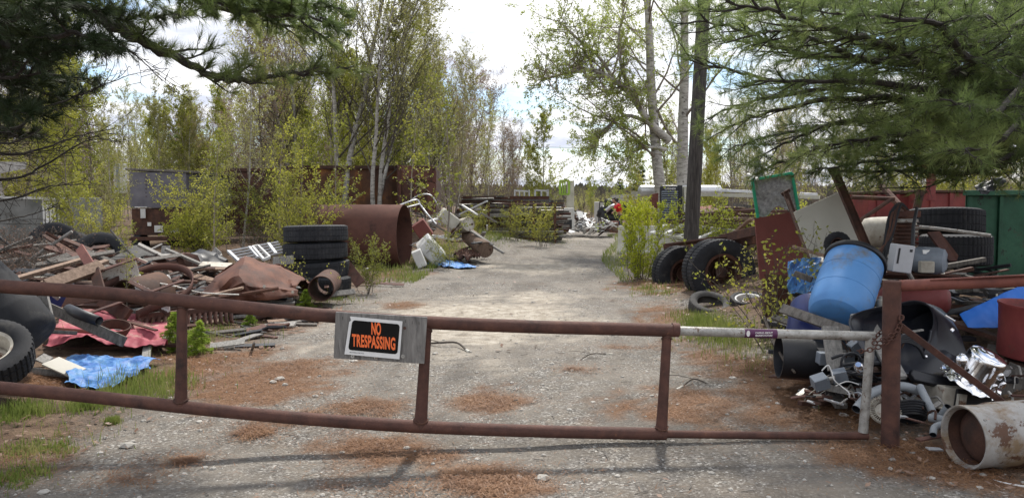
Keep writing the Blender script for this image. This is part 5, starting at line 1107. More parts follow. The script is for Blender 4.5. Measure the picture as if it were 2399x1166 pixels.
cloth('brown_rags', [P(1062, 606, 19.3), P(1090, 590, 20.4), P(1125, 604, 19.6), P(1090, 614, 18.8)], M_['rustdark'], 'heap of rotten dark brown rags below the khaki barrels', 'rags', .12, 5, 40, 20, 12, edge=.2, base=.04)
for i in range(34):
    px = R.uniform(955, 1150); py = R.uniform(485, 600); D_ = 18.8+(600-py)/50+R.uniform(0, 1.5)
    if px < 985 and py > 500: D_ += 1.5
    p = P(px, py, D_); a = R.uniform(0, 6.3); d = V((math.cos(a), math.sin(a), R.uniform(-.6, .6)))*R.uniform(.15, .55)
    m, nm = R.choice([('wood', 'grey lath'), ('alu', 'bright metal rod'), ('rustdark', 'dark iron piece'), ('blackplastic', 'black scrap'), ('white', 'white scrap')])
    single(MB().beam(p-d, p+d, R.uniform(.03, .14), R.uniform(.02, .05)), nm.replace(' ', '_'), M_[m], nm+' in the junk beyond the huge pipe', 'scrap', nm+'s in the junk beyond the huge pipe')
for i in range(26):
    px = R.uniform(975, 1120); py = R.uniform(610, 628); p = G(px, py); stone_ = MB(); s = R.uniform(.03, .09); stone(stone_, (p.x, p.y, hgt(p.x, p.y)+s*.2), s, R)
    single(stone_, 'rubble', M_['stone' if i % 2 else 'rust'], ('pale' if i % 2 else 'rusty')+' chunk of rubble by the mouth of the huge pipe', 'rubble', ('pale' if i % 2 else 'rusty')+' rubble by the huge pipe')
# long stock of pipes and bars
for i in range(280):
    lay = i % 16; z = .12+lay*.088+R.uniform(-.04, .04); D_ = R.uniform(27.5, 31)-(.3*(lay < 4))
    xc = P(R.uniform(1060, 1290), 500, D_).x; L = R.uniform(.9, 2.6) if lay < 12 else R.uniform(.8, 1.9)
    x0 = max(xc-L, P(1040+lay*3, 500, D_).x); x1 = min(xc+L, P(1322, 500, D_).x+R.uniform(-.6, .25))
    if x1-x0 < .3: continue
    z += hgt(xc, D_)*.5; dz = R.uniform(-.06, .06); p0, p1 = V((x0, D_, z)), V((x1, D_+R.uniform(-.4, .4), z+dz))
    m, nm = R.choice([('rust', 'rusty pipe'), ('rustdark', 'dark steel bar'), ('wooddark', 'dark timber'), ('wood', 'grey timber'), ('rustdark', 'dark steel bar'), ('galv', 'pale pipe'), ('wooddark', 'dark timber')])
    if nm.endswith('pipe'): mb = MB().tube([p0, p1], R.uniform(.025, .055), 10)
    else: mb = MB().beam(p0, p1, R.uniform(.06, .14), R.uniform(.04, .09))
    single(mb, nm.replace(' ', '_'), M_[m], nm+' in the long layered stock left of the far drive', nm.split()[1], nm+'s in the long layered stock', smooth=40)
for x in (1145, 1195, 1250, 1300):
    p = P(x, 520, 27.3); single(MB().beam((p.x, 27.2, 0), (p.x, 27.2, 1.5), .08, .08), 'rack_post', M_['rustdark'], 'dark upright post of the pipe stock rack', 'post', 'posts of the pipe stock rack')
def cage(label, x0, x1, y0, y1, D_, m, n=3):
    t = thing('metal_cage', label, 'metal frame', P((x0+x1)/2, y1, D_)); 
    for dy in (0, .7):
        q = [P(x0, y0, D_)+V((0, dy, 0)), P(x1, y0+2, D_)+V((0, dy, 0)), P(x1, y1, D_)+V((0, dy, 0)), P(x0, y1, D_)+V((0, dy, 0))]
        for i in range(4): MB().beam(q[i], q[(i+1) % 4], .05, .05).build('bar', M_[m], t)
        for k in range(1, n): MB().beam(q[0].lerp(q[1], k/n), q[3].lerp(q[2], k/n), .04, .04).build('bar', M_[m], t)
    for a_ in ((x0, y0), (x1, y0), (x0, y1), (x1, y1)): MB().beam(P(*a_, D_), P(*a_, D_)+V((0, .7, 0)), .05, .05).build('bar', M_[m], t)
cage('pale metal frame on top of the pipe stock, left one', 1206, 1240, 446, 462, 29.5, 'alu')
cage('pale metal frame on top of the pipe stock, right one', 1254, 1284, 445, 463, 29.5, 'alu', 2)
cage('low grey metal frame under the two pale frames', 1200, 1288, 466, 476, 29, 'greymetal', 5)
single(MB().beam(P(1194, 463, 28.8), P(1286, 463, 28.8), .1, .12), 'steel_beam', M_['rustdark'], 'dark steel beam under the two pale frames', 'steel beam')
# concrete post with lime stripe and window hole
cw = thing('concrete_post', 'tall pale concrete slab on end at the far end of the pipe stock', 'concrete slab', P(1335, 540, 36))
MB().box((0, 0, 0), (.34, .25, 1.75), Matrix.Translation(P(1336, 468, 36))).build('slab', M_['conc'], cw, bevel=.01)
wd = thing('green_door_frame', 'lime green door frame with two openings beside the concrete slab', 'door frame', P(1320, 480, 36))
q = [P(1312, 423, 35.9), P(1333, 423, 35.9), P(1333, 455, 35.9), P(1312, 455, 35.9)]
for i in range(4): MB().beam(q[i], q[(i+1) % 4], .1, .08).build('bar', M_['greenlime'], wd)
for t in (.3, .55): MB().beam(q[0].lerp(q[1], t), q[3].lerp(q[2], t), .07, .05).build('mullion', M_['greenlime'], wd)
boxt('white_cabinet', 'white cabinet with dark lower opening at the end of the pipe stock', 'cabinet', 1330, 513, 34, (.5, .5, .95), (0, 0, .1), 'white', lambda t, M: MB().box((-.04, -.255, -.22), (.36, .02, .40), M).build('opening', M_['blackplastic'], t))
single(MB().plate([P(1350, 495, 36), P(1362, 495, 36), P(1382, 530, 35.5), P(1360, 525, 35.5)], .03), 'white_sheet', M_['white'], 'large white panel sliding down the far white scrap heap', 'panel')
single(MB().plate([P(1365, 504, 35.5), P(1372, 504, 35.5), P(1386, 538, 34.6), P(1378, 538, 34.6)], .03), 'white_sheet', M_['white'], 'narrow white panel leaning on the far scrap heap', 'panel')
bd_((1308, 535, 33), (1343, 545, 32.4), .3, .05, 'white', 'white slab lying by the drive edge before the far heap', 'slab', up=(0, -.2, 1))
for i in range(130):
    px = R.uniform(1345, 1432); k = (px-1345)/87; top = 492+30*min(1, k*1.8) if px < 1400 else 522-6*(k-.6)
    py = R.uniform(top, 541); D_ = 37-(py-495)/45*3+R.uniform(-.3, .5); p = P(px, py, D_); p.z = max(p.z, .03)
    a = R.uniform(0, 6.3); d = V((math.cos(a), math.sin(a)*.6, R.uniform(-.7, .5)))*R.uniform(.08, .38)
    m, nm = R.choice([('white', 'white scrap strip'), ('white', 'white scrap strip'), ('wood', 'pale board'), ('blackplastic', 'dark scrap'), ('rustdark', 'rusty scrap'), ('alu', 'bright metal strip')])
    single(MB().beam(p-d, p+d, R.uniform(.04, .2), R.uniform(.02, .05)), nm.replace(' ', '_'), M_[m], nm+' in the white scrap heap at the end of the drive', 'scrap', nm+'s in the far white scrap heap')
# white box truck, dark bags, person
bt = thing('white_box_body', 'white truck box body standing at the end of the drive', 'truck body', P(1410, 515, 44))
a, b = P(1405, 473, 44), P(1432, 520, 44)
MB().box((0, 0, 0), (b.x-a.x, 3, a.z-b.z), Matrix.Translation(((a.x+b.x)/2, 45.5, (a.z+b.z)/2))).build('front', M_['white'], bt, bevel=.02)
MB().plate([P(1405, 473, 44), P(1396, 488, 47), P(1396, 522, 47), P(1405, 520, 44)], .04).build('side', M_['white'], bt)
MB().beam(P(1405, 472, 43.95), P(1432, 474, 43.95), .05, .05).build('frame_edge', M_['blackplastic'], bt); MB().beam(P(1405, 473, 43.95), P(1402, 520, 43.95), .05, .05).build('frame_edge', M_['blackplastic'], bt)
def blobf(c, rx, ry, rz, sd_):
    def f(u, v):
        a = 2*math.pi*u; b = math.pi*(v-.5); d = V((math.cos(a)*math.cos(b), math.sin(a)*math.cos(b), math.sin(b)))
        k = 1+.5*noise.noise(d*1.7+V((sd_, 0, 0)))+.22*noise.noise(d*5+V((0, sd_, 0))); return V(c)+V((d.x*rx*k, d.y*ry*k, d.z*rz*k))
    return f
for i, (px, py, r1, r2, l) in enumerate([(1440, 478, .45, .38, 'upper heap of black bin bags and cloth at the end of the drive'), (1430, 505, .55, .55, 'lower dark heap of bags left of the person in red'), (1460, 490, .6, .5, 'dark heap of bags behind the person in red'), (1422, 528, .4, .25, 'low dark bag at the foot of the far heap')]):
    single(MB().grid(blobf(P(px, py, 40+i*.3), r1, r1, r2, i*7), 30, 20), 'bag_heap', M_['blackplastic'], l, 'bags', smooth=80)
cable([(1420, 494, 39), (1432, 484, 39), (1446, 482, 39), (1452, 490, 39)], .10, M_['alu'], 'silver_bumper', 'silver car bumper curved over the dark bags', 'bumper')
pr = thing('person', 'person in a red shirt bending over the far scrap at the end of the drive', 'person', P(1447, 543, 38.2))
def skinfig(name, verts, edges, m, par):
    me = bpy.data.meshes.new(name); org = ORG[par]; me.from_pydata([V(p)-org for p, r in verts], edges, []); me.materials.append(m)
    o = bpy.data.objects.new(name, me); C.objects.link(o); o.parent = par; ORG[o] = org
    md = o.modifiers.new('skin', 'SKIN'); me.skin_vertices[0].data[0].use_root = True
    for i, (p, r) in enumerate(verts): me.skin_vertices[0].data[i].radius = (r, r)
    s = o.modifiers.new('sub', 'SUBSURF'); s.levels = 1; s.render_levels = 2; return o
pz = P(1447, 515, 38.2); g0_ = V((pz.x, 38.2, 0))
hip = g0_+V((.12, 0, .92)); chest = g0_+V((-.02, -.12, 1.32)); neck = g0_+V((-.14, -.2, 1.46)); head = g0_+V((-.22, -.26, 1.58))
body = skinfig('body', [(hip, .15), (hip+V((-.04, -.03, .2)), .14), (chest, .16), (neck, .065), (head, .105), (head+V((-.02, -.02, .1)), .07),
  (chest+V((-.12, -.18, .02)), .065), (chest+V((-.18, -.3, -.22)), .045), (chest+V((-.34, -.34, -.36)), .036), (chest+V((.16, .16, .02)), .065), (chest+V((.10, .05, -.26)), .045), (chest+V((-.12, -.1, -.42)), .036),
  (hip+V((-.02, -.1, -.12)), .09), (hip+V((-.05, -.12, -.48)), .06), (hip+V((.0, -.1, -.88)), .045), (hip+V((.06, .1, -.12)), .09), (hip+V((.06, .12, -.48)), .06), (hip+V((.12, .14, -.88)), .045)],
  [(0, 1), (1, 2), (2, 3), (3, 4), (4, 5), (2, 6), (6, 7), (7, 8), (2, 9), (9, 10), (10, 11), (0, 12), (12, 13), (13, 14), (0, 15), (15, 16), (16, 17)], M_['skin'], pr)
skinfig('red_shirt', [(hip+V((-.0, 0, .02)), .17), (hip+V((-.04, -.03, .2)), .158), (chest, .178), (neck+V((.02, .01, -.03)), .085), (chest+V((-.12, -.18, .02)), .08), (chest+V((-.17, -.28, -.18)), .062), (chest+V((.16, .16, .02)), .08), (chest+V((.11, .06, -.22)), .062)],
  [(0, 1), (1, 2), (2, 3), (2, 4), (4, 5), (2, 6), (6, 7)], M_['redbright'], pr)
skinfig('trousers', [(hip+V((0, 0, -.02)), .165), (hip+V((-.02, -.1, -.12)), .105), (hip+V((-.05, -.12, -.48)), .08), (hip+V((.0, -.1, -.84)), .068), (hip+V((.06, .1, -.12)), .105), (hip+V((.06, .12, -.48)), .08), (hip+V((.12, .14, -.84)), .068)],
  [(0, 1), (1, 2), (2, 3), (0, 4), (4, 5), (5, 6)], M_['denim'], pr)
MB().grid(blobf(head+V((.03, .03, .06)), .105, .105, .10, 3), 20, 14).build('hair', M_['hair'], pr, 80)
boxt('brown_cabinet', 'red-brown wooden cabinet standing in front of the person in red', 'cabinet', 1438, 531, 36.5, (.38, .4, .52), (0, 0, .15), 'rustred', lambda t, M: MB().box((0, -.205, 0), (.3, .02, .44), M).build('door', M_['woodbrown'], t, bevel=.005))
# concrete barrier
br = thing('concrete_barrier', 'pale concrete road barrier at the right edge of the far drive', 'barrier', G(1480, 592))
x0 = P(1450, 550, 23.6).x; pf = [(-.30, 0), (.30, 0), (.30, .08), (.17, .33), (.11, .86), (-.11, .86), (-.17, .33), (-.30, .08)]
Mbar = Matrix.Translation((x0, 23.6, hgt(x0, 23.6)-.02)) @ Matrix.Rotation(-.35, 4, 'Z')
mb = MB(); vs = [Mbar @ V((x, y-0, z)) for x in (0, 2.4) for y, z in pf]; mb.add(vs, [(i, (i+1) % 8, 8+(i+1) % 8, 8+i) for i in range(8)]+[tuple(range(8))[::-1], tuple(range(8, 16))]); mb.build('body', M_['conc'], br, bevel=.012)
# ---------------------------------------------------------------- right middle distance
up_ = thing('utility_pole', 'dark weathered wooden utility pole leaning slightly right', 'utility pole', (P(1620, 560, 15).x, 15, 0))
pb_ = P(1619, 560, 15); pt_ = P(1660, -200, 15.2); pb0 = V((pb_.x-.03, 15, -.1))
MB().tube([pb0]+[pb_.lerp(pt_, t) for t in (0, .2, .4, .6, .8, 1)], [.145, .142, .138, .132, .128, .12, .115], 22).build('shaft', M_['pole'], up_, 60)
MB().box((0, 0, 0), (.03, .015, 2.6), Matrix.Translation(P(1632, 330, 14.85)) @ Matrix.Rotation(.055, 4, 'Y')).build('conduit_strip', M_['pole'], up_)
MB().tube([pt_+V((-1.1, 0, -.35)), pt_+V((1.1, 0, -.35))], .055, 8).build('cross_arm', M_['pole'], up_)
wire = MB(); a = P(900, 330, 60); b = P(1640, 345, 60)
single(MB().tube([P(700, 322, 60), P(1100, 342, 60), P(1400, 347, 60), P(1900, 335, 60)], .018, 5), 'power_line', M_['blackplastic'], 'thin power line crossing the sky gap above the far drive', 'power line')
lv = thing('louvred_grille', 'tall black louvred plastic truck grille with pale lettering beside the utility pole', 'truck grille', P(1570, 525, 18.5))
gx0, gx1 = P(1549, 480, 18.5).x, P(1592, 480, 18.5).x; z1 = P(1570, 434, 18.5).z; z0 = P(1570, 522, 18.5).z; w = gx1-gx0; gc_ = (gx0+gx1)/2
MB().box((0, 0, 0), (w, .2, z1-z0), Matrix.Translation((gc_, 18.66, (z0+z1)/2))).build('housing', M_['blackplastic'], lv, bevel=.05)
for i in range(13):
    z = z1-.16-i*(z1-z0-.2)/13; MB().box((0, 0, 0), (w*.9, .06, .022), Matrix.Translation((gc_-.01, 18.54, z)) @ Matrix.Rotation(-.5, 4, 'X')).build('louvre', M_['greymetal'], lv, bevel=.005)
MB().lathe([(0, 0), (.06, 0), (.06, z1-z0), (0, z1-z0)], Matrix.Translation((gx1+.03, 18.62, z0)), 16).build('side_pillar', M_['blackplastic'], lv, 40)
text('CANHIEM', .06, M_['lettering'], Matrix.Translation((gc_, 18.535, z1-.085)) @ Matrix.Rotation(math.pi/2, 4, 'X'), lv, bold=.001)
single(MB().box((0, 0, 0), (.10, .3, z1-z0-.05), Matrix.Translation((gx1+.17, 18.7, (z0+z1)/2))), 'pale_post', M_['conc'], 'narrow pale upright panel between the louvred grille and the pole', 'panel', bevel=.01)
# stand for it
for i in range(60):
    px = R.uniform(1640, 1900); py = R.uniform(482, 560); D_ = R.uniform(16.5, 21); p = P(px, py, D_); 
    a = R.gauss(.1, .35); d = V((math.cos(a), math.sin(a), R.gauss(0, .06)))*R.uniform(.3, .9)
    m, nm = R.choice([('wooddark', 'dark board'), ('rustdark', 'dark iron bar'), ('woodbrown', 'brown board'), ('rust', 'rusty bar')])
    single(MB().beam(p-d, p+d, R.uniform(.04, .2), R.uniform(.03, .08)), nm.replace(' ', '_'), M_[m], nm+' in the stacked junk behind the utility pole', nm.split()[1], nm+'s in the junk behind the utility pole')
bd_((1637, 490, 17), (1672, 487, 17), .3, .03, 'rustred', 'reddish board on the stack right of the utility pole', up=(0, -.3, 1))
bd_((1635, 497, 16.8), (1685, 493, 16.8), .25, .05, 'woodbrown', 'tan board under the reddish one right of the utility pole', up=(0, -.3, 1))
lt_ = thing('long_tank', 'long silvery cylindrical tank lying behind the utility pole', 'tank', P(1600, 470, 24)); p0, p1 = P(1500, 447, 24), P(1686, 447, 24); L = (p1-p0).length
MB().lathe([(0, -.08), (.10, -.05), (.165, 0), (.17, .03), (.17, L-.03), (.165, L), (.1, L+.05), (0, L+.08)], frame(p0, p1-p0), 36).build('shell', M_['alu'], lt_, 40)
for t in (.25, .6): MB().box((0, 0, 0), (.12, .4, 1.6), Matrix.Translation(p0.lerp(p1, t)+V((0, 0, -.95)))).build('cradle', M_['rustdark'], lt_)
bd_((1480, 452, 25), (1920, 462, 21), .08, .10, 'conc', 'long pale beam running behind the tank and the green frame', 'beam', up=(0, 0, 1))
bd_((1690, 446, 23), (1915, 456, 21.5), .1, .08, 'alu', 'thin bright rail above the long pale beam', 'rail', up=(0, 0, 1))
single(MB().plate([P(1525, 455, 19), P(1542, 452, 19), P(1541, 490, 19), P(1522, 480, 19)], .05), 'rust_plate', M_['rustred'], 'reddish rusty plate left of the louvred grille', 'steel plate')
for i, (a, b) in enumerate([((1430, 462, 40), (1500, 458, 38)), ((1450, 470, 39), (1520, 466, 37)), ((1470, 477, 38), (1540, 474, 36))]):
    bd_(a, b, .2, .06, 'wood', 'pale timber in the far stack behind the lime bush', 'timber', group='pale timbers in the far stack')
# ---------------------------------------------------------------- trees
def rv(R): return V((R.gauss(0, 1), R.gauss(0, 1), R.gauss(0, 1))).normalized()
def grow(R, p, d, L, r, lvl, cfg, tubes, leaves):
    n = cfg['seg'][lvl]; pts = [p]; rs = [r]; dirs = []
    for i in range(n):
        d = (d+rv(R)*cfg['jit'][lvl]+V((0, 0, cfg['up'][lvl]))).normalized(); p = p+d*(L/n); pts.append(p); dirs.append(d)
        rs.append(max(r*(1-(i+1)/n*cfg['tap'][lvl]), .002))
    tubes.append((pts, rs, cfg['sides'][lvl], lvl))
    last = len(cfg['nb'])
    if lvl < last:
        for k in range(cfg['nb'][lvl]):
            t = cfg['t0'][lvl]+(1-cfg['t0'][lvl])*((k+R.random())/cfg['nb'][lvl]); x = t*n; i = min(int(x), n-1); q = pts[i].lerp(pts[i+1], x-i)
            ax = dirs[i].cross(rv(R)).normalized(); ang = math.radians(cfg['ang'][lvl]+R.gauss(0, 9))
            nd = (Matrix.Rotation(ang, 3, ax) @ dirs[i]).normalized()
            ll = L*cfg['lr'][lvl]*R.uniform(.7, 1.15)*(1-cfg.get('cone', .55)*t if lvl == 0 else 1-.4*t); rr = max(rs[i]*cfg['rr'][lvl], .003)
            if lvl == 0 and 'dome' in cfg: ll *= math.sin(math.pi*min(1, .25+.75*t))**.6
            grow(R, q, nd, ll, rr, lvl+1, cfg, tubes, leaves)
    if lvl >= last-cfg.get('ll', 0):
        m = cfg['leaf']
        for k in range(m):
            t = R.random()**.7; x = t*n; i = min(int(x), n-1); leaves.append(pts[i].lerp(pts[i+1], x-i)+rv(R)*cfg['ls']*.7)
def leafquad(mb, p, s, R, asp=.62):
    a = rv(R); b = a.cross(rv(R)).normalized()*s*asp*.5; a = a*s*.5
    k = len(mb.v); mb.v += [tuple(p-a), tuple(p+b-a*.1), tuple(p+a), tuple(p-b-a*.1)]; mb.f.append((k, k+1, k+2, k+3))
def make_tree(name, seed, cfg, H, r0, barkm, leafm, base=V((0, 0, 0)), stems=1, lean=.08, twigm=None):
    R = random.Random(seed); tubes = []; leaves = []
    root = bpy.data.objects.new(name, None); C.objects.link(root); ORG[root] = V((0, 0, 0))
    for s in range(stems):
        a = R.uniform(0, 6.3); l = lean*(1.6 if stems > 1 else 1); d = V((math.cos(a)*l, math.sin(a)*l, 1)).normalized()
        grow(R, base+V((math.cos(a), math.sin(a), 0))*(.12*(stems > 1)*R.random()*min(stems, 9)**.5), d, H*R.uniform(.85, 1), r0*R.uniform(.7, 1), 0, cfg, tubes, leaves)
    tb, tw = MB(), MB()
    for pts, rs, n, lvl in tubes:
        if lvl == 0: rs[0] *= 1.25
        (tb if lvl == 0 else tw).tube(pts, rs, n, False)
    tb.build('trunk', M_[barkm], root, 60); tw.build('branches', M_[twigm or barkm], root)
    if leaves:
        lf = MB()
        for p in leaves: leafquad(lf, p, cfg['ls']*R.uniform(.6, 1.3), R)
        lf.build('crown', M_[leafm], root)
    return root
B = dict(seg=(9, 5, 3, 2), jit=(.10, .16, .2, .25), up=(.03, .10, .06, .03), tap=(.85, .8, .7, .6), sides=(8, 4, 3, 3), ang=(42, 38, 40), t0=(.22, .15, .1), rr=(.38, .5, .55), lr=(.34, .45, .5), ls=.05, leaf=3, cone=.55)
def cf(**k): c = dict(B); c.update(k); return c
PR = {}
def proto(k, *a, **kw): PR[k] = make_tree(*a, **kw)
proto('birchA', 'birch_tree', 1, cf(nb=(26, 9, 5), leaf=4, ls=.065, ang=(40, 36, 42), seg=(12, 6, 3, 2), lr=(.42, .48, .48)), 11, .13, 'birch', 'leafpale', twigm='bark', stems=2)
proto('birchB', 'birch_tree', 2, cf(nb=(26, 9, 5), leaf=4, ls=.065, ang=(38, 34, 42), seg=(12, 6, 3, 2), lr=(.44, .46, .48)), 9.5, .10, 'birch', 'leafpale', twigm='bark', stems=3, lean=.14)
proto('slimA', 'young_tree', 3, cf(nb=(34, 8, 4), leaf=7, ll=1, ls=.07, ang=(40, 38, 44), t0=(.10, .15, .1), lr=(.32, .5, .5)), 7.5, .055, 'barkgrey', 'leafolive')
proto('slimB', 'young_tree', 4, cf(nb=(36, 8, 4), leaf=8, ll=1, ls=.07, ang=(44, 40, 44), t0=(.06, .15, .1), lr=(.33, .5, .5)), 6.5, .045, 'barkgrey', 'leaf')
proto('bare', 'bare_tree', 5, cf(nb=(36, 9, 5), leaf=3, ls=.06, ang=(38, 36, 40), t0=(.15, .2, .2), lr=(.36, .48, .5)), 8, .06, 'barkgrey', 'budbrown', stems=2)
proto('slimC', 'young_tree', 6, cf(nb=(34, 8, 4), leaf=6, ll=1, ls=.06, ang=(36, 38, 44), t0=(.15, .2, .2), lr=(.30, .5, .5)), 9, .06, 'birch', 'leafpale', twigm='barkgrey')
proto('bush', 'leafy_shrub', 7, cf(nb=(12, 5), seg=(6, 4, 3), jit=(.2, .25, .3), up=(.06, .08, .05), sides=(4, 3, 3), ang=(38, 42), t0=(.1, .1), rr=(.5, .6), lr=(.40, .5), leaf=6, ls=.055, ll=1, cone=.3), 2.2, .014, 'bark', 'leaf', stems=8, lean=.26)
proto('bush2', 'leafy_shrub', 8, cf(nb=(14, 5), seg=(6, 4, 3), jit=(.2, .25, .3), up=(.03, .05, .03), sides=(4, 3, 3), ang=(48, 45), t0=(.05, .1), rr=(.5, .6), lr=(.5, .5), leaf=6, ls=.055, ll=1, cone=.2), 1.6, .013, 'bark', 'leafolive', stems=11, lean=.45)
proto('sparse', 'thin_shrub', 28, cf(nb=(6, 3), seg=(7, 4, 3), jit=(.22, .3, .3), up=(.03, .05, .0), sides=(4, 3, 3), ang=(45, 50), t0=(.1, .1), rr=(.5, .6), lr=(.4, .5), leaf=2, ls=.06, ll=1, cone=.3), 1.7, .009, 'bark', 'leaf', stems=7, lean=.4)
proto('sapling', 'birch_sapling', 9, cf(nb=(20, 5), seg=(9, 4, 3), jit=(.09, .2, .3), up=(.02, .08, .05), sides=(6, 3, 3), ang=(45, 42), t0=(.15, .1), rr=(.4, .6), lr=(.26, .5), leaf=6, ls=.065, ll=1, cone=.5), 4.2, .028, 'barkgrey', 'leaf')
proto('brush', 'brush_clump', 10, cf(nb=(8, 4), seg=(6, 4, 2), jit=(.25, .3, .3), up=(.02, .02, 0), sides=(3, 3, 3), ang=(40, 45), t0=(.1, .1), rr=(.6, .6), lr=(.5, .5), leaf=1, ls=.045, cone=.3), 1.5, .009, 'bark', 'deadleaf', stems=18, lean=.6)
for o in PR.values(): o['label'] = ''
used = set()
def plant(k, x, y, s, rz, label, cat='tree', group=None, sz=None, z=None):
    M = Matrix.Translation((x, y, (hgt(x, y) if z is None else z)-.03)) @ Matrix.Rotation(rz, 4, 'Z') @ Matrix.Diagonal((s, s, sz or s, 1))
    if k not in used:
        used.add(k); r = PR[k]; r.matrix_world = M; r['label'] = label
        if group: r['group'] = group
    else:
        r = dup(PR[k], M, label, group)
        if not group and 'group' in r: del r['group']
    r['category'] = cat; return r
def at(px, D_): return (px-1199.5)/F*D_
R = random.Random(77)
# named birches and saplings, left
plant('birchA', at(795, 27), 27, 1.08, .4, 'tall forked white birch left of the sky gap, over the rusty container', 'birch')
plant('birchB', at(880, 25.5), 25.5, 1.02, 2.0, 'white birch clump with spreading dark limbs behind the huge pipe', 'birch')
plant('birchA', at(700, 31), 31, .95, 3.0, 'white birch farther left behind the dark container', 'birch')
plant('birchB', at(1010, 30), 30, .74, 4.0, 'shorter birch clump above the rusty bin', 'birch')
plant('slimC', at(1062, 31), 31, .82, 1, 'slender birch standing at the left end of the pipe stock', 'birch')
plant('slimC', at(1140, 34), 34, .66, 2, 'slender leafless birch behind the middle of the pipe stock', 'birch')
plant('bare', at(1175, 42), 42, .72, 2.3, 'twiggy bare tree right of the slender birch, by the sky gap', 'tree')
plant('bare', at(1112, 40), 40, .95, .3, 'tall bare tree behind the pipe stock', 'tree')
plant('slimB', at(1285, 44), 44, 1.12, .9, 'yellow-green leafing tree standing in the sky gap', 'tree', sz=1.05)
plant('slimA', at(1235, 46), 46, .75, .9, 'low bare tree just left of the leafing tree in the sky gap', 'tree')
plant('slimC', at(568, 24), 24, .80, .5, 'white-stemmed young birch between the trailer and the containers', 'birch')
plant('slimB', at(180, 17), 17, .68, 1.5, 'leafing young birch with pale trunk right of the shed', 'birch')
plant('sapling', at(1050, 19.6), 19.6, 1.15, 0, 'thin leaning sapling rising from the junk beyond the pipe', 'sapling')
plant('sapling', at(960, 20.6), 20.6, 1.1, 2, 'thin sapling rising just behind the mouth of the huge pipe', 'sapling')
plant('sapling', at(790, 19.5), 19.5, 1.0, 3.3, 'slim pale sapling growing behind the left end of the huge pipe', 'sapling')
plant('sapling', at(700, 17.5), 17.5, .85, 1.3, 'slim sapling behind the top of the truck tyre stack', 'sapling')
plant('sapling', at(500, 17.5), 17.5, .8, 2.5, 'leafing sapling right of the grey box trailer', 'sapling')
plant('sapling', at(655, 19), 19, .9, 2.9, 'leafing sapling before the dark rusty container', 'sapling')
plant('sapling', at(330, 9.6), 9.2, .28, 2.9, 'tiny bare sapling standing in front of the steel band', 'sapling')
gl = 'leafing young trees in the left wood'
for i, px in enumerate(range(-60, 1020, 28)):
    k = R.choice(['slimA', 'slimB', 'slimB', 'slimC', 'bare', 'slimA', 'slimC']); D_ = R.uniform(27, 42) if px > 450 else R.uniform(23, 36)
    s = R.uniform(.75, 1.15)*(.9 if 280 < px < 560 else 1.05)
    if 280 < px < 460: D_ = R.uniform(31, 42); s *= 1.1
    if 215 < px < 630: s = min(s, (1.6+R.uniform(215, 290)/1818*D_)/{'slimA': 7.3, 'slimB': 6.4, 'slimC': 8.8, 'bare': 8.6}[k])
    lab = {'slimA': 'olive-budded young tree in the left wood', 'slimB': 'yellow-green leafing young tree in the left wood', 'slimC': 'slender pale-barked young tree in the left wood', 'bare': 'nearly bare twiggy tree in the left wood'}[k]
    plant(k, at(px+R.uniform(-18, 18), D_), D_, s, R.uniform(0, 6.3), lab, 'tree', lab.replace('tree', 'trees'))
for i in range(30):
    px = R.uniform(-40, 1100); D_ = R.uniform(42, 58); k = R.choice(['bare', 'slimC', 'bare', 'slimA'])
    lab = 'grey-brown tree deep in the left wood'; s = R.uniform(1.0, 1.5)
    if 200 < px < 640: s = (1.6+R.uniform(200, 275)/1818*D_)/8.4
    plant(k, at(px, D_), D_, s, R.uniform(0, 6.3), lab, 'tree', 'grey-brown trees deep in the left wood')
# understory shrubs left
for i in range(25):
    px = R.uniform(150, 790); D_ = R.uniform(16.5, 24); k = R.choice(['bush', 'bush', 'bush2', 'sapling', 'sapling', 'brush'])
    if 275 < px < 455 and R.random() < .8: continue
    lab = {'bush': 'yellow-green leafing shrub in the thicket behind the left heap', 'bush2': 'low olive shrub in the thicket behind the left heap', 'sapling': 'thin leafing sapling in the thicket behind the left heap', 'brush': 'bare brown brush in the thicket behind the left heap'}[k]
    plant(k, at(px, D_), D_, R.uniform(.6, 1.0) if k != 'sapling' else R.uniform(.5, .85), R.uniform(0, 6.3), lab, 'sapling' if k == 'sapling' else 'shrub', 'plants of the thicket behind the left heap: '+k)
for i in range(22):
    px = R.uniform(-60, 200); D_ = R.uniform(10.5, 16.5); plant('brush', at(px, D_), D_, R.uniform(.4, .75), R.uniform(0, 6.3), 'bare brown brush at the far left edge', 'brush', 'bare brush at the far left edge')
for i in range(8):
    px = (1085, 1120, 1160, 1190, 1215, 1250, 1270, 1300)[i]; D_ = R.uniform(24.5, 27)
    plant(('sparse', 'bush', 'sparse', 'sparse', 'bush', 'sparse', 'bush', 'sparse')[i], at(px, D_), D_, R.uniform(.38, .6), R.uniform(0, 6.3), 'leafing shrub growing in front of the pipe stock', 'shrub', 'shrubs growing in front of the pipe stock')
for px, D_, s, l in ((858, 13.3, .42, 'small lime shrub right of the truck tyre stack'), (1045, 18.2, .38, 'small lime shrub beside the tipped washing machine'), (713, 11.3, .5, 'spindly leafing shrub before the bottom of the tyre stack'), (1778, 10.2, .5, 'leafing shrub right of the front truck wheel'), (1815, 8.3, .8, 'leafing shrub in front of the maroon panel'), (1845, 7.8, .7, 'sparse leafing shrub left of the blue drum')):
    plant('bush' if px in (858, 1045) else 'sparse', at(px, D_), D_, s, px, l, 'shrub')
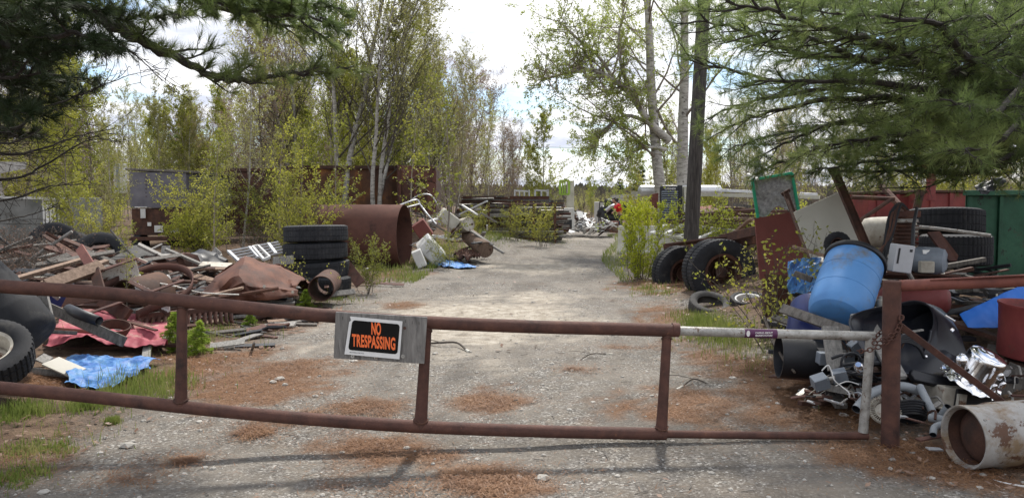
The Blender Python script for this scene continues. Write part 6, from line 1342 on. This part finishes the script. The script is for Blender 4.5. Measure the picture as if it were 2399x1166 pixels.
# lime shrub beside the barrier: own mesh, dense
proto('lime', 'lime_shrub', 17, cf(nb=(18, 4), seg=(8, 4, 3), jit=(.10, .2, .3), up=(.10, .10, .05), sides=(4, 3, 3), ang=(34, 38), t0=(.0, .1), rr=(.5, .6), lr=(.19, .5), leaf=7, ls=.045, ll=1, cone=.4), 2.0, .010, 'bark', 'leaflime', stems=15, lean=.11)
plant('lime', at(1508, 15.6), 15.6, .80, 1, 'bright lime leafing shrub beside the concrete barrier', 'shrub')
plant('lime', at(1520, 27), 27, .8, 2, 'farther lime shrub rising over the concrete barrier', 'shrub')
# right side: big birch clump
big = cf(nb=(13, 9, 6, 3), seg=(12, 8, 5, 3, 2), jit=(.07, .17, .2, .22, .3), up=(.05, .03, .02, .02, 0), tap=(.7, .85, .8, .7, .6), sides=(12, 6, 4, 3, 3), ang=(48, 40, 40, 40), t0=(.22, .2, .15, .1), rr=(.26, .40, .45, .6), lr=(.50, .5, .45, .5), ls=.06, leaf=6, cone=.5)
proto('bigA', 'birch_tree', 31, big, 12, .22, 'birch', 'leafgreen', twigm='barkgrey', lean=.06)
proto('bigB', 'birch_tree', 36, big, 11.5, .22, 'birch', 'leafgreen', twigm='barkgrey', lean=.06)
plant('bigA', at(1565, 23.5), 23.5, .98, 2.6, 'big white birch trunk left of the utility pole, first of the pair', 'birch')
plant('bigB', at(1600, 24.2), 24.2, .98, 5.2, 'big white birch trunk nearest the utility pole, second of the pair', 'birch')
# its long limb reaching left
def limb(pts, r0, seed, label):
    R = random.Random(seed); pts = smoothpts([P(*p) for p in pts], 5); n = len(pts); tb = []; lv_ = []
    c = cf(nb=(6, 4), seg=(6, 4, 3), jit=(.2, .25, .3), up=(.03, .02, .0), tap=(.85, .8, .7), sides=(4, 3, 3), ang=(42, 42), t0=(.1, .1), rr=(.55, .6), lr=(.5, .5), ls=.06, leaf=7, ll=1, cone=.3)
    th_ = thing('birch_limb', label, 'birch limb', pts[0])
    MB().tube(pts, [r0*(1-.85*i/n) for i in range(n)], 8).build('limb', M_['birch'], th_, 60)
    for i in range(5, n, 1):
        for _ in range(2):
            d = (pts[i]-pts[i-1]).normalized(); nd = (d*.5+rv(R)*.9+V((0, 0, .1))).normalized(); grow(R, pts[i], nd, R.uniform(.6, 1.7), r0*.28, 0, c, tb, lv_)
    m1, m2 = MB(), MB()
    for q, rs, s_, l in tb: m1.tube(q, rs, s_, False)
    for p in lv_: leafquad(m2, p, .055*R.uniform(.6, 1.3), R)
    m1.build('twigs', M_['barkgrey'], th_); m2.build('leaves', M_['leafgreen'], th_)
limb([(1567, 330, 23.5), (1520, 285, 23.2), (1480, 225, 23), (1440, 190, 22.8), (1390, 165, 22.6), (1330, 172, 22.5), (1270, 185, 22.4)], .13, 3, 'long arching birch limb reaching left into the sky gap')
limb([(1540, 300, 23.5), (1480, 272, 23.2), (1445, 280, 23), (1410, 310, 22.8), (1390, 345, 22.6)], .07, 4, 'drooping birch limb below the long arching one')
limb([(1560, 350, 23.5), (1520, 345, 23.3), (1480, 360, 23), (1460, 400, 22.8)], .06, 5, 'lowest drooping birch limb above the lime shrub')
limb([(1440, 190, 22.8), (1400, 130, 22.6), (1350, 90, 22.6), (1310, 50, 22.6)], .06, 6, 'upturned birch limb at the top of the sky gap')
limb([(1480, 225, 22.9), (1455, 150, 22.8), (1450, 80, 22.8), (1465, 10, 22.8)], .07, 8, 'upright birch limb leaving the long arching one')
for i, px in enumerate(range(1380, 2440, 62)):
    D_ = R.uniform(30, 44); k = R.choice(['slimB', 'slimA', 'bare', 'slimC', 'slimB'])
    if px < 1500: D_ = R.uniform(50, 60); s = .45
    else: s = R.uniform(.75, 1.1)*(.75 if px < 1800 else 1)
    lab = {'slimA': 'olive-budded young tree in the right wood', 'slimB': 'yellow-green leafing young tree in the right wood', 'slimC': 'slender pale-barked young tree in the right wood', 'bare': 'nearly bare twiggy tree in the right wood'}[k]
    plant(k, at(px+R.uniform(-22, 22), D_), D_, s, R.uniform(0, 6.3), lab, 'tree', lab.replace('tree', 'trees'))
for i in range(30):
    px = R.uniform(1640, 2350); D_ = R.uniform(16, 22); k = R.choice(['bush2', 'brush', 'brush', 'brush', 'sapling'])
    lab = {'bush': 'leafing shrub in the thicket behind the right heap', 'bush2': 'low olive shrub in the thicket behind the right heap', 'sapling': 'thin leafing sapling in the thicket behind the right heap', 'brush': 'bare brown brush in the thicket behind the right heap'}[k]
    plant(k, at(px, D_), D_, R.uniform(.6, .95) if k != 'sapling' else .7, R.uniform(0, 6.3), lab, 'shrub', 'plants of the thicket behind the right heap: '+k)
# ---- conifers
def conifer(name, H, rb, seed, m, tiers=22, dens=1.0, nl=.10, needles=9, w=.004):
    R = random.Random(seed); root = bpy.data.objects.new(name, None); C.objects.link(root); ORG[root] = V((0, 0, 0)); br_, nd_ = MB(), MB()
    MB().tube([(0, 0, 0), (0.02*H*.1, 0, H*.5), (0, 0, H)], [H*.014, H*.009, H*.002], 8).build('trunk', M_['bark'], root, 60)
    for t in range(tiers):
        f = (t+.5)/tiers; z = H*(.08+.92*f); L = rb*(1-f)**.8+.02*H*.3
        for k in range(R.randint(5, 7)):
            a = R.uniform(0, 6.3); d = V((math.cos(a), math.sin(a), .15-.25*(1-f))); l = L*R.uniform(.6, 1.1)
            e = V((0, 0, z))+d*l; mid = V((0, 0, z))+d*l*.5+V((0, 0, .04*l)); br_.tube([(0, 0, z), mid, e], [.006*H*.3+.003, .004, .002], 3, False)
            for s in range(int(3+l/nl*1.6*dens)):
                q = V((0, 0, z)).lerp(e, .15+.85*R.random())+V((0, 0, .03*l)); side = (d*.6+rv(R)*.6+V((0, 0, .1))).normalized()
                tuft(nd_, q, side, nl, needles, R, w)
    br_.build('branches', M_['bark'], root); nd_.build('crown', M_[m], root); return root
def tuft(mb, p, d, L, n, R, w=.003):
    u = d.orthogonal().normalized(); v = d.cross(u); vs = mb.v; k = len(vs)
    for i in range(n):
        a = R.uniform(0, 6.283); s = R.uniform(.25, .95); q = d*R.uniform(.55, 1)+u*math.cos(a)*s+v*math.sin(a)*s
        l = L*R.uniform(.7, 1.1)/q.length; q = q*l; e = q.cross(d)
        e = (e.normalized() if e.length > 1e-6 else u)*w; o = d*(L*.5*R.uniform(-.6, .6))
        b = p+o; t_ = b+q; vs += [(b.x-e.x, b.y-e.y, b.z-e.z), (b.x+e.x, b.y+e.y, b.z+e.z), (t_.x, t_.y, t_.z)]; mb.f.append((k, k+1, k+2)); k += 3
PR['spruce'] = conifer('young_spruce', .55, .30, 4, 'spruce', 14, 2.2, .045, 12, .003)
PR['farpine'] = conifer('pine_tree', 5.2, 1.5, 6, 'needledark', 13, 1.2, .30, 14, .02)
PR['wildpine'] = conifer('pine_tree', 8, 2.2, 9, 'needle', 13, 1.0, .28, 16, .014)
plant('spruce', at(403, 8.0), 8.0, .78, 0, 'small bright green spruce just left of the first gate upright', 'spruce')
plant('spruce', at(460, 7.9), 7.9, .68, 2, 'small bright green spruce just right of the first gate upright', 'spruce')
plant('spruce', at(722, 11.2), 11.0, .6, 3, 'small spruce at the foot of the truck tyre stack', 'spruce')
plant('spruce', at(582, 9.4), 9.4, .45, 3, 'tiny spruce seedling by the drive edge', 'spruce')
plant('farpine', at(1452, 60), 60, .62, 0, 'small dark pine standing on the skyline in the sky gap', 'pine')
plant('wildpine', at(690, 38), 38, .8, 0, 'mid green pine behind the birches left of centre', 'pine')
plant('wildpine', at(905, 36), 36, .62, 2, 'mid green pine behind the white birch clump', 'pine')
plant('wildpine', at(425, 44), 44, .72, 4, 'mid green pine far behind the grey trailer', 'pine')
plant('farpine', at(1500, 48), 48, .7, 2, 'dark pine half hidden behind the drooping birch limbs', 'pine')
# ---- the two near white pines
def bough(root, pts, r0, seed, m='needle', start=.3, side=1.0, droop=.1, nl=.095, dens=1.0, bare=False, tn=15, nw=.0022, step=.10):
    R = random.Random(seed); pts = smoothpts([P(*p) for p in pts], 6); n = len(pts); w, nd = MB(), MB()
    for i in range(1, n-1): pts[i] = pts[i]+rv(R)*r0*.35
    w.tube(pts, [max(r0*(1-.88*i/(n-1)), .004) for i in range(n)], 7)
    tot = sum((pts[i+1]-pts[i]).length for i in range(n-1)); acc = 0; nxt = tot*start; s_ = 1
    for i in range(n-1):
        seg = pts[i+1]-pts[i]; L = seg.length; d = seg.normalized()
        while nxt <= acc+L:
            f = (nxt-acc)/L; p = pts[i]+seg*f; t = nxt/tot; sd_ = d.cross(V((0, 0, 1))).normalized()*s_; s_ = -s_
            nd0 = (d*R.uniform(.5, 1.1)+sd_*R.uniform(.5, 1.1)+V((0, 0, R.uniform(-.35, .35)-droop))).normalized(); l = side*R.uniform(.5, 1.1)*(1.15-t*.75)
            q = p; dd_ = nd0; tw = [p]; m_ = 5
            for k in range(m_): dd_ = (dd_+rv(R)*.16+V((0, 0, -droop*.3+.05))).normalized(); q = q+dd_*l/m_; tw.append(q)
            w.tube(tw, [max(r0*.22*(1-.7*k/m_), .0025) for k in range(m_+1)], 4, False)
            for k in range(1, m_+1):
                for h_ in range(int(R.choice((1, 2, 2, 3)) if not bare else R.choice((1, 2)))):
                    e = (dd_*.7+rv(R)*.8+V((0, 0, .12))).normalized(); ll = l*R.uniform(.12, .36); a_ = tw[k]; b_ = a_+e*ll; w.tube([a_, a_.lerp(b_, .5)+rv(R)*.01, b_], [.003, .0025, .0018], 3, False)
                    if not bare:
                        for g_ in range(max(1, int(dens*R.choice((1, 2, 2))))): tuft(nd, a_.lerp(b_, 1-.35*g_), (e+V((0, 0, .15))).normalized(), nl, tn, R, nw)
            if not bare:
                tuft(nd, tw[-1], dd_, nl, tn, R, nw); tuft(nd, tw[-2], dd_, nl, tn, R, nw)
            nxt += step*R.uniform(.7, 1.3)*(1 if not bare else 1.2)
        acc += L
    b = w.build('branch', M_['pinebark'], root)
    if not bare: nd.build('needles', M_[m], b)
rp2 = thing('white_pine', 'large white pine overhanging the right heap with long soft needles', 'pine', (at(2480, 8.6), 8.6, 0))
tx = at(2480, 8.6); MB().tube([(tx, 8.6, -.1), (tx+.03, 8.6, 2), (tx, 8.65, 5), (tx+.1, 8.6, 8)], [.24, .21, .17, .10], 16).build('trunk', M_['pinebark'], rp2, 60)
T = lambda z: (2480, 470-(z-1.6)/8.6*F, 8.6)
bl = [ # (points px,py,depth), radius, needle start, side length
 ([T(4.2), (2330, 180, 7.6), (2150, 150, 7.0), (2000, 130, 6.5), (1880, 80, 6.3), (1780, 75, 6.2)], .055, .12, 1.0),
 ([T(3.4), (2330, 185, 7.3), (2180, 150, 6.6), (2080, 105, 6.3), (1960, 75, 6.0), (1820, 30, 5.9), (1700, 5, 5.9)], .055, .12, 1.0),
 ([T(3.0), (2300, 175, 7.6), (2150, 145, 7.2), (1950, 130, 7.0), (1830, 115, 6.9), (1740, 70, 6.9), (1640, 50, 6.9)], .05, .15, .9),
 ([T(3.3), (2250, 230, 7.2), (2080, 230, 7.0), (1900, 240, 6.8), (1780, 270, 6.8), (1690, 300, 6.8)], .045, .12, 1.0),
 ([T(2.7), (2280, 300, 7.4), (2140, 310, 7.2), (2000, 330, 7.0), (1900, 345, 6.9)], .04, .05, .9),
 ([T(2.5), (2330, 320, 6.6), (2240, 320, 6.2), (2130, 300, 5.9)], .035, .05, .75),
 ([T(2.3), (2300, 400, 7.8), (2150, 400, 7.4), (2040, 400, 7.2), (1960, 400, 7.1)], .035, .10, .75),
 ([T(4.8), (2350, 60, 7.4), (2200, 20, 6.9), (2060, 10, 6.7), (1900, -20, 6.6), (1760, -30, 6.6)], .05, .1, 1.0),
 ([T(5.2), (2300, -30, 8.0), (2100, -20, 7.8), (1900, 10, 7.6), (1740, 20, 7.6), (1600, 30, 7.6)], .05, .15, 1.1),
 ([T(4.0), (2350, 120, 8.2), (2200, 90, 8.4), (2000, 60, 8.6), (1850, 60, 8.8)], .05, .1, 1.0),
 ([T(3.6), (2360, 240, 6.0), (2290, 250, 5.6), (2200, 230, 5.4)], .035, .1, .7),
 ([T(2.9), (2380, 290, 5.8), (2330, 340, 5.5), (2250, 350, 5.3)], .03, .05, .6),
 ([T(4.4), (2250, 190, 8.8), (2000, 190, 8.8), (1820, 190, 8.6), (1700, 160, 8.6), (1600, 140, 8.6)], .045, .15, 1.1),
 ([T(3.2), (2200, 300, 8.6), (2000, 280, 8.4), (1850, 330, 8.2), (1770, 370, 8.2)], .04, .15, 1.0),
 ([T(3.0), (2250, 260, 8), (2100, 300, 7.8), (1980, 370, 7.6)], .04, .1, .9),
]
bl += [
 ([T(2.6), (2200, 330, 8.4), (2000, 330, 8.2), (1860, 370, 8.0), (1780, 400, 8.0)], .03, .1, .8),
 ([T(3.4), (2150, 260, 8.6), (1950, 290, 8.6), (1800, 320, 8.6), (1700, 350, 8.6)], .035, .15, .9),
 ([T(4.3), (2200, 120, 9.2), (1950, 90, 9.4), (1780, 100, 9.4), (1660, 90, 9.4)], .045, .15, 1.1),
 ([T(5.0), (2250, 0, 7.2), (2050, -20, 6.6), (1900, -10, 6.3)], .045, .1, 1.0),
 ([T(2.8), (2340, 280, 8.2), (2250, 330, 8.0), (2120, 350, 7.9)], .03, .05, .8),
 ([T(3.3), (2300, 200, 9.0), (2150, 230, 9.4), (1980, 250, 9.6)], .04, .1, 1.0),
 ([T(3.8), (2300, 140, 6.4), (2200, 60, 5.8), (2080, 40, 5.6), (1960, 30, 5.5)], .04, .1, .9),
 ([T(3.1), (2250, 210, 6.8), (2050, 190, 6.4), (1900, 190, 6.2), (1760, 190, 6.2)], .04, .15, .9),
 ([T(2.6), (2250, 350, 7.6), (2120, 370, 7.4), (2000, 385, 7.2), (1900, 400, 7.2)], .035, .1, .8),
 ([T(2.9), (2200, 250, 7.6), (2000, 210, 7.8), (1850, 220, 8.0), (1720, 250, 8.0), (1660, 280, 8.0)], .04, .15, .9),
 ([T(4.6), (2200, 60, 8.4), (2000, 20, 8.4), (1850, 0, 8.4), (1700, -10, 8.4)], .045, .15, 1.1),
 ([T(2.4), (2350, 370, 7.0), (2260, 380, 6.8), (2180, 370, 6.7)], .03, .05, .7),
 ([T(3.9), (2380, 60, 6.5), (2300, 40, 6.0), (2220, 60, 5.7)], .035, .05, .8),
]
for i, (p, r_, st_, sd_) in enumerate(bl): bough(rp2, p, r_, 100+i, 'needle', st_, sd_*.95, .13, step=.10, dens=1.0, nl=.105, tn=13, nw=.0016)
for i, (p, r_) in enumerate([([T(2.0), (2300, 350, 7.9), (2200, 430, 7.7), (2050, 440, 7.5)], .02), ([T(4.1), (2300, 95, 6.6), (2200, 100, 6.2), (2120, 130, 6.0)], .035)]): bough(rp2, p, r_, 140+i, bare=True, start=.1, side=.6, step=.12)
lp = thing('white_pine', 'large white pine whose long bough crosses the top left corner', 'pine', (-5.2, 6.0, 0))
MB().tube([(-5.2, 6, -.1), (-5.2, 6, 2), (-5.1, 6, 5), (-5.1, 6, 8)], [.26, .23, .19, .12], 16).build('trunk', M_['pinebark'], lp, 60)
TL = lambda z: (1199.5-5.15/6*F, 470-(z-1.6)/6*F, 6.0)
bough(lp, [TL(3.9), (-100, -60, 5.8), (180, 12, 5.7), (270, 60, 5.7), (350, 105, 5.7), (430, 145, 5.7), (500, 180, 5.7), (560, 190, 5.7), (640, 180, 5.8), (740, 170, 5.9), (830, 155, 6.0)], .055, 201, 'needlelight', .55, .5, .0, step=.085, dens=1.3, nw=.0017)
for i, (p, r_, s_, m_, sd_) in enumerate([
 ([TL(4.5), (100, -70, 6.4), (350, -30, 6.5), (520, 20, 6.6), (650, 55, 6.7), (740, 75, 6.7)], .045, .45, 'needle', .6),
 ([TL(4.8), (100, -100, 6.0), (420, -50, 6.2), (600, -10, 6.3), (720, 15, 6.3), (800, 20, 6.3)], .045, .5, 'needle', .6),
 ([TL(4.6), (0, -80, 5.6), (200, -60, 5.8), (400, -30, 6.0), (560, 20, 6.0), (700, 40, 6.0), (760, 45, 6.0)], .05, .45, 'needle', .6),
 ([TL(4.9), (100, -130, 5.4), (350, -60, 5.6), (500, -15, 5.8), (640, 0, 5.8)], .045, .4, 'needle', .7),
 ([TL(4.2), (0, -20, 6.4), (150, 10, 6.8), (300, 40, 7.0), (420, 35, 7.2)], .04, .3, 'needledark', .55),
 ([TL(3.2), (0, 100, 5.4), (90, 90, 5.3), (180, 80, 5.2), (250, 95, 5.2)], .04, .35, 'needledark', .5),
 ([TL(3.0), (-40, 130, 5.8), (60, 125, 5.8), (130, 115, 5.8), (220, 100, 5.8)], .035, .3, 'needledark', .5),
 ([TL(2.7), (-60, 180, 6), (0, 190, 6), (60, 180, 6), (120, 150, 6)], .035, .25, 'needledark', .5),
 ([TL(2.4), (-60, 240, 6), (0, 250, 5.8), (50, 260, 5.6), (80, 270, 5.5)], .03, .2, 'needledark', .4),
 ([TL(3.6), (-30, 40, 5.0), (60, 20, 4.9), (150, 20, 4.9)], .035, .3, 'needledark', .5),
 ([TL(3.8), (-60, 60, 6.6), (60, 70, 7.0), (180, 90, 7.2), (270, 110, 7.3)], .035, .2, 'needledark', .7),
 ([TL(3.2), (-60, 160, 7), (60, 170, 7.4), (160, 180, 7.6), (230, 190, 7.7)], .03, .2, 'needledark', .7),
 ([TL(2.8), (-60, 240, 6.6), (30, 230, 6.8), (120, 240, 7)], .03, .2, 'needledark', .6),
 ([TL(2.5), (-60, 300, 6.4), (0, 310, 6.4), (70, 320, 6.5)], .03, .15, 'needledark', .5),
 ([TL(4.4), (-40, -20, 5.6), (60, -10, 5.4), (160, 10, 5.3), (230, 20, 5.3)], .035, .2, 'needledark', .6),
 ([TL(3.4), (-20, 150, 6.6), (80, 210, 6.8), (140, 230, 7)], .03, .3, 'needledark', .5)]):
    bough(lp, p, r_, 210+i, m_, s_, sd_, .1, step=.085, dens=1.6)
for i, (p, r_) in enumerate([([TL(2.6), (0, 300, 6.2), (80, 260, 6.4), (170, 230, 6.6), (290, 180, 6.8)], .018), ([TL(2.1), (0, 360, 6.2), (90, 350, 6.4), (180, 320, 6.6), (270, 300, 6.8)], .016),
  ([TL(1.9), (0, 420, 6.6), (100, 390, 6.8), (200, 330, 7), (280, 330, 7)], .016), ([TL(1.6), (0, 470, 6.6), (100, 440, 6.8), (190, 430, 7)], .014), ([TL(1.3), (-20, 520, 7), (80, 500, 7.4), (140, 480, 7.6)], .013),
  ([TL(2.9), (-20, 180, 5.6), (60, 150, 5.5), (90, 60, 5.4), (100, -20, 5.4)], .016), ([(230, 40, 5.7), (270, 90, 5.7), (330, 140, 5.7), (380, 190, 5.7)], .012), ([TL(2.3), (-30, 330, 5.6), (40, 330, 5.5), (100, 300, 5.4)], .014)]):
    bough(lp, p, r_, 240+i, bare=True, start=.25, side=.8, step=.10)
# ---- far wood as one mass
R = random.Random(50); wd_ = MB(); wl_ = MB()
def farstem(x, y, H):
    b = V((x, y, hgt(x, y) if y < 150 else 0)); top = b+V((R.gauss(0, .3), R.gauss(0, .3), H)); wd_.tube([b, b.lerp(top, .5)+rv(R)*.1, top], [.045, .035, .012], 3, False)
    for k in range(34):
        t = R.uniform(.12, 1); p = b.lerp(top, t); a = R.uniform(0, 6.3); d = V((math.cos(a), math.sin(a), 1.6)).normalized(); l = H*.2*(1.2-t)*R.uniform(.6, 1.2)
        e = p+d*l; wd_.tube([p, e], [.016, .006], 3, False)
        for m in range(4): f = p.lerp(e, R.uniform(.3, 1)); wd_.tube([f, f+(d+rv(R)*.8).normalized()*l*.5], [.011, .005], 3, False)
        if R.random() < .8:
            for m in range(5): leafquad(wl_, p.lerp(e, R.uniform(.3, 1.2))+rv(R)*.3, .10, R)
for i in range(480):
    y = R.uniform(58, 95); px = R.choice([R.uniform(-120, 1210), R.uniform(1560, 2500), R.uniform(-120, 1210)]); farstem(at(px, y), y, R.uniform(7, 12.5)*((.78 if 200 < px < 640 else 1) if px < 950 else (.7 if px < 1300 else .8)))
for i in range(90): y = R.uniform(110, 170); farstem(at(R.uniform(1190, 1600), y), y, R.uniform(2.2, 4.3))
for i in range(40): y = R.uniform(60, 100); farstem(at(R.uniform(1330, 1440), y), y, R.uniform(1.2, 2.4))
tag(wd_.build('far_wood', M_['barkgrey'], None), 'grey-brown bare wood standing far behind the scrapyard', 'wood', kind='stuff')
tag(wl_.build('far_foliage', M_['leafpale'], None), 'first pale foliage of the far wood', 'foliage', kind='stuff')
for k, o in PR.items():
    if k not in used:
        for c_ in list(o.children_recursive)+[o]: bpy.data.objects.remove(c_)
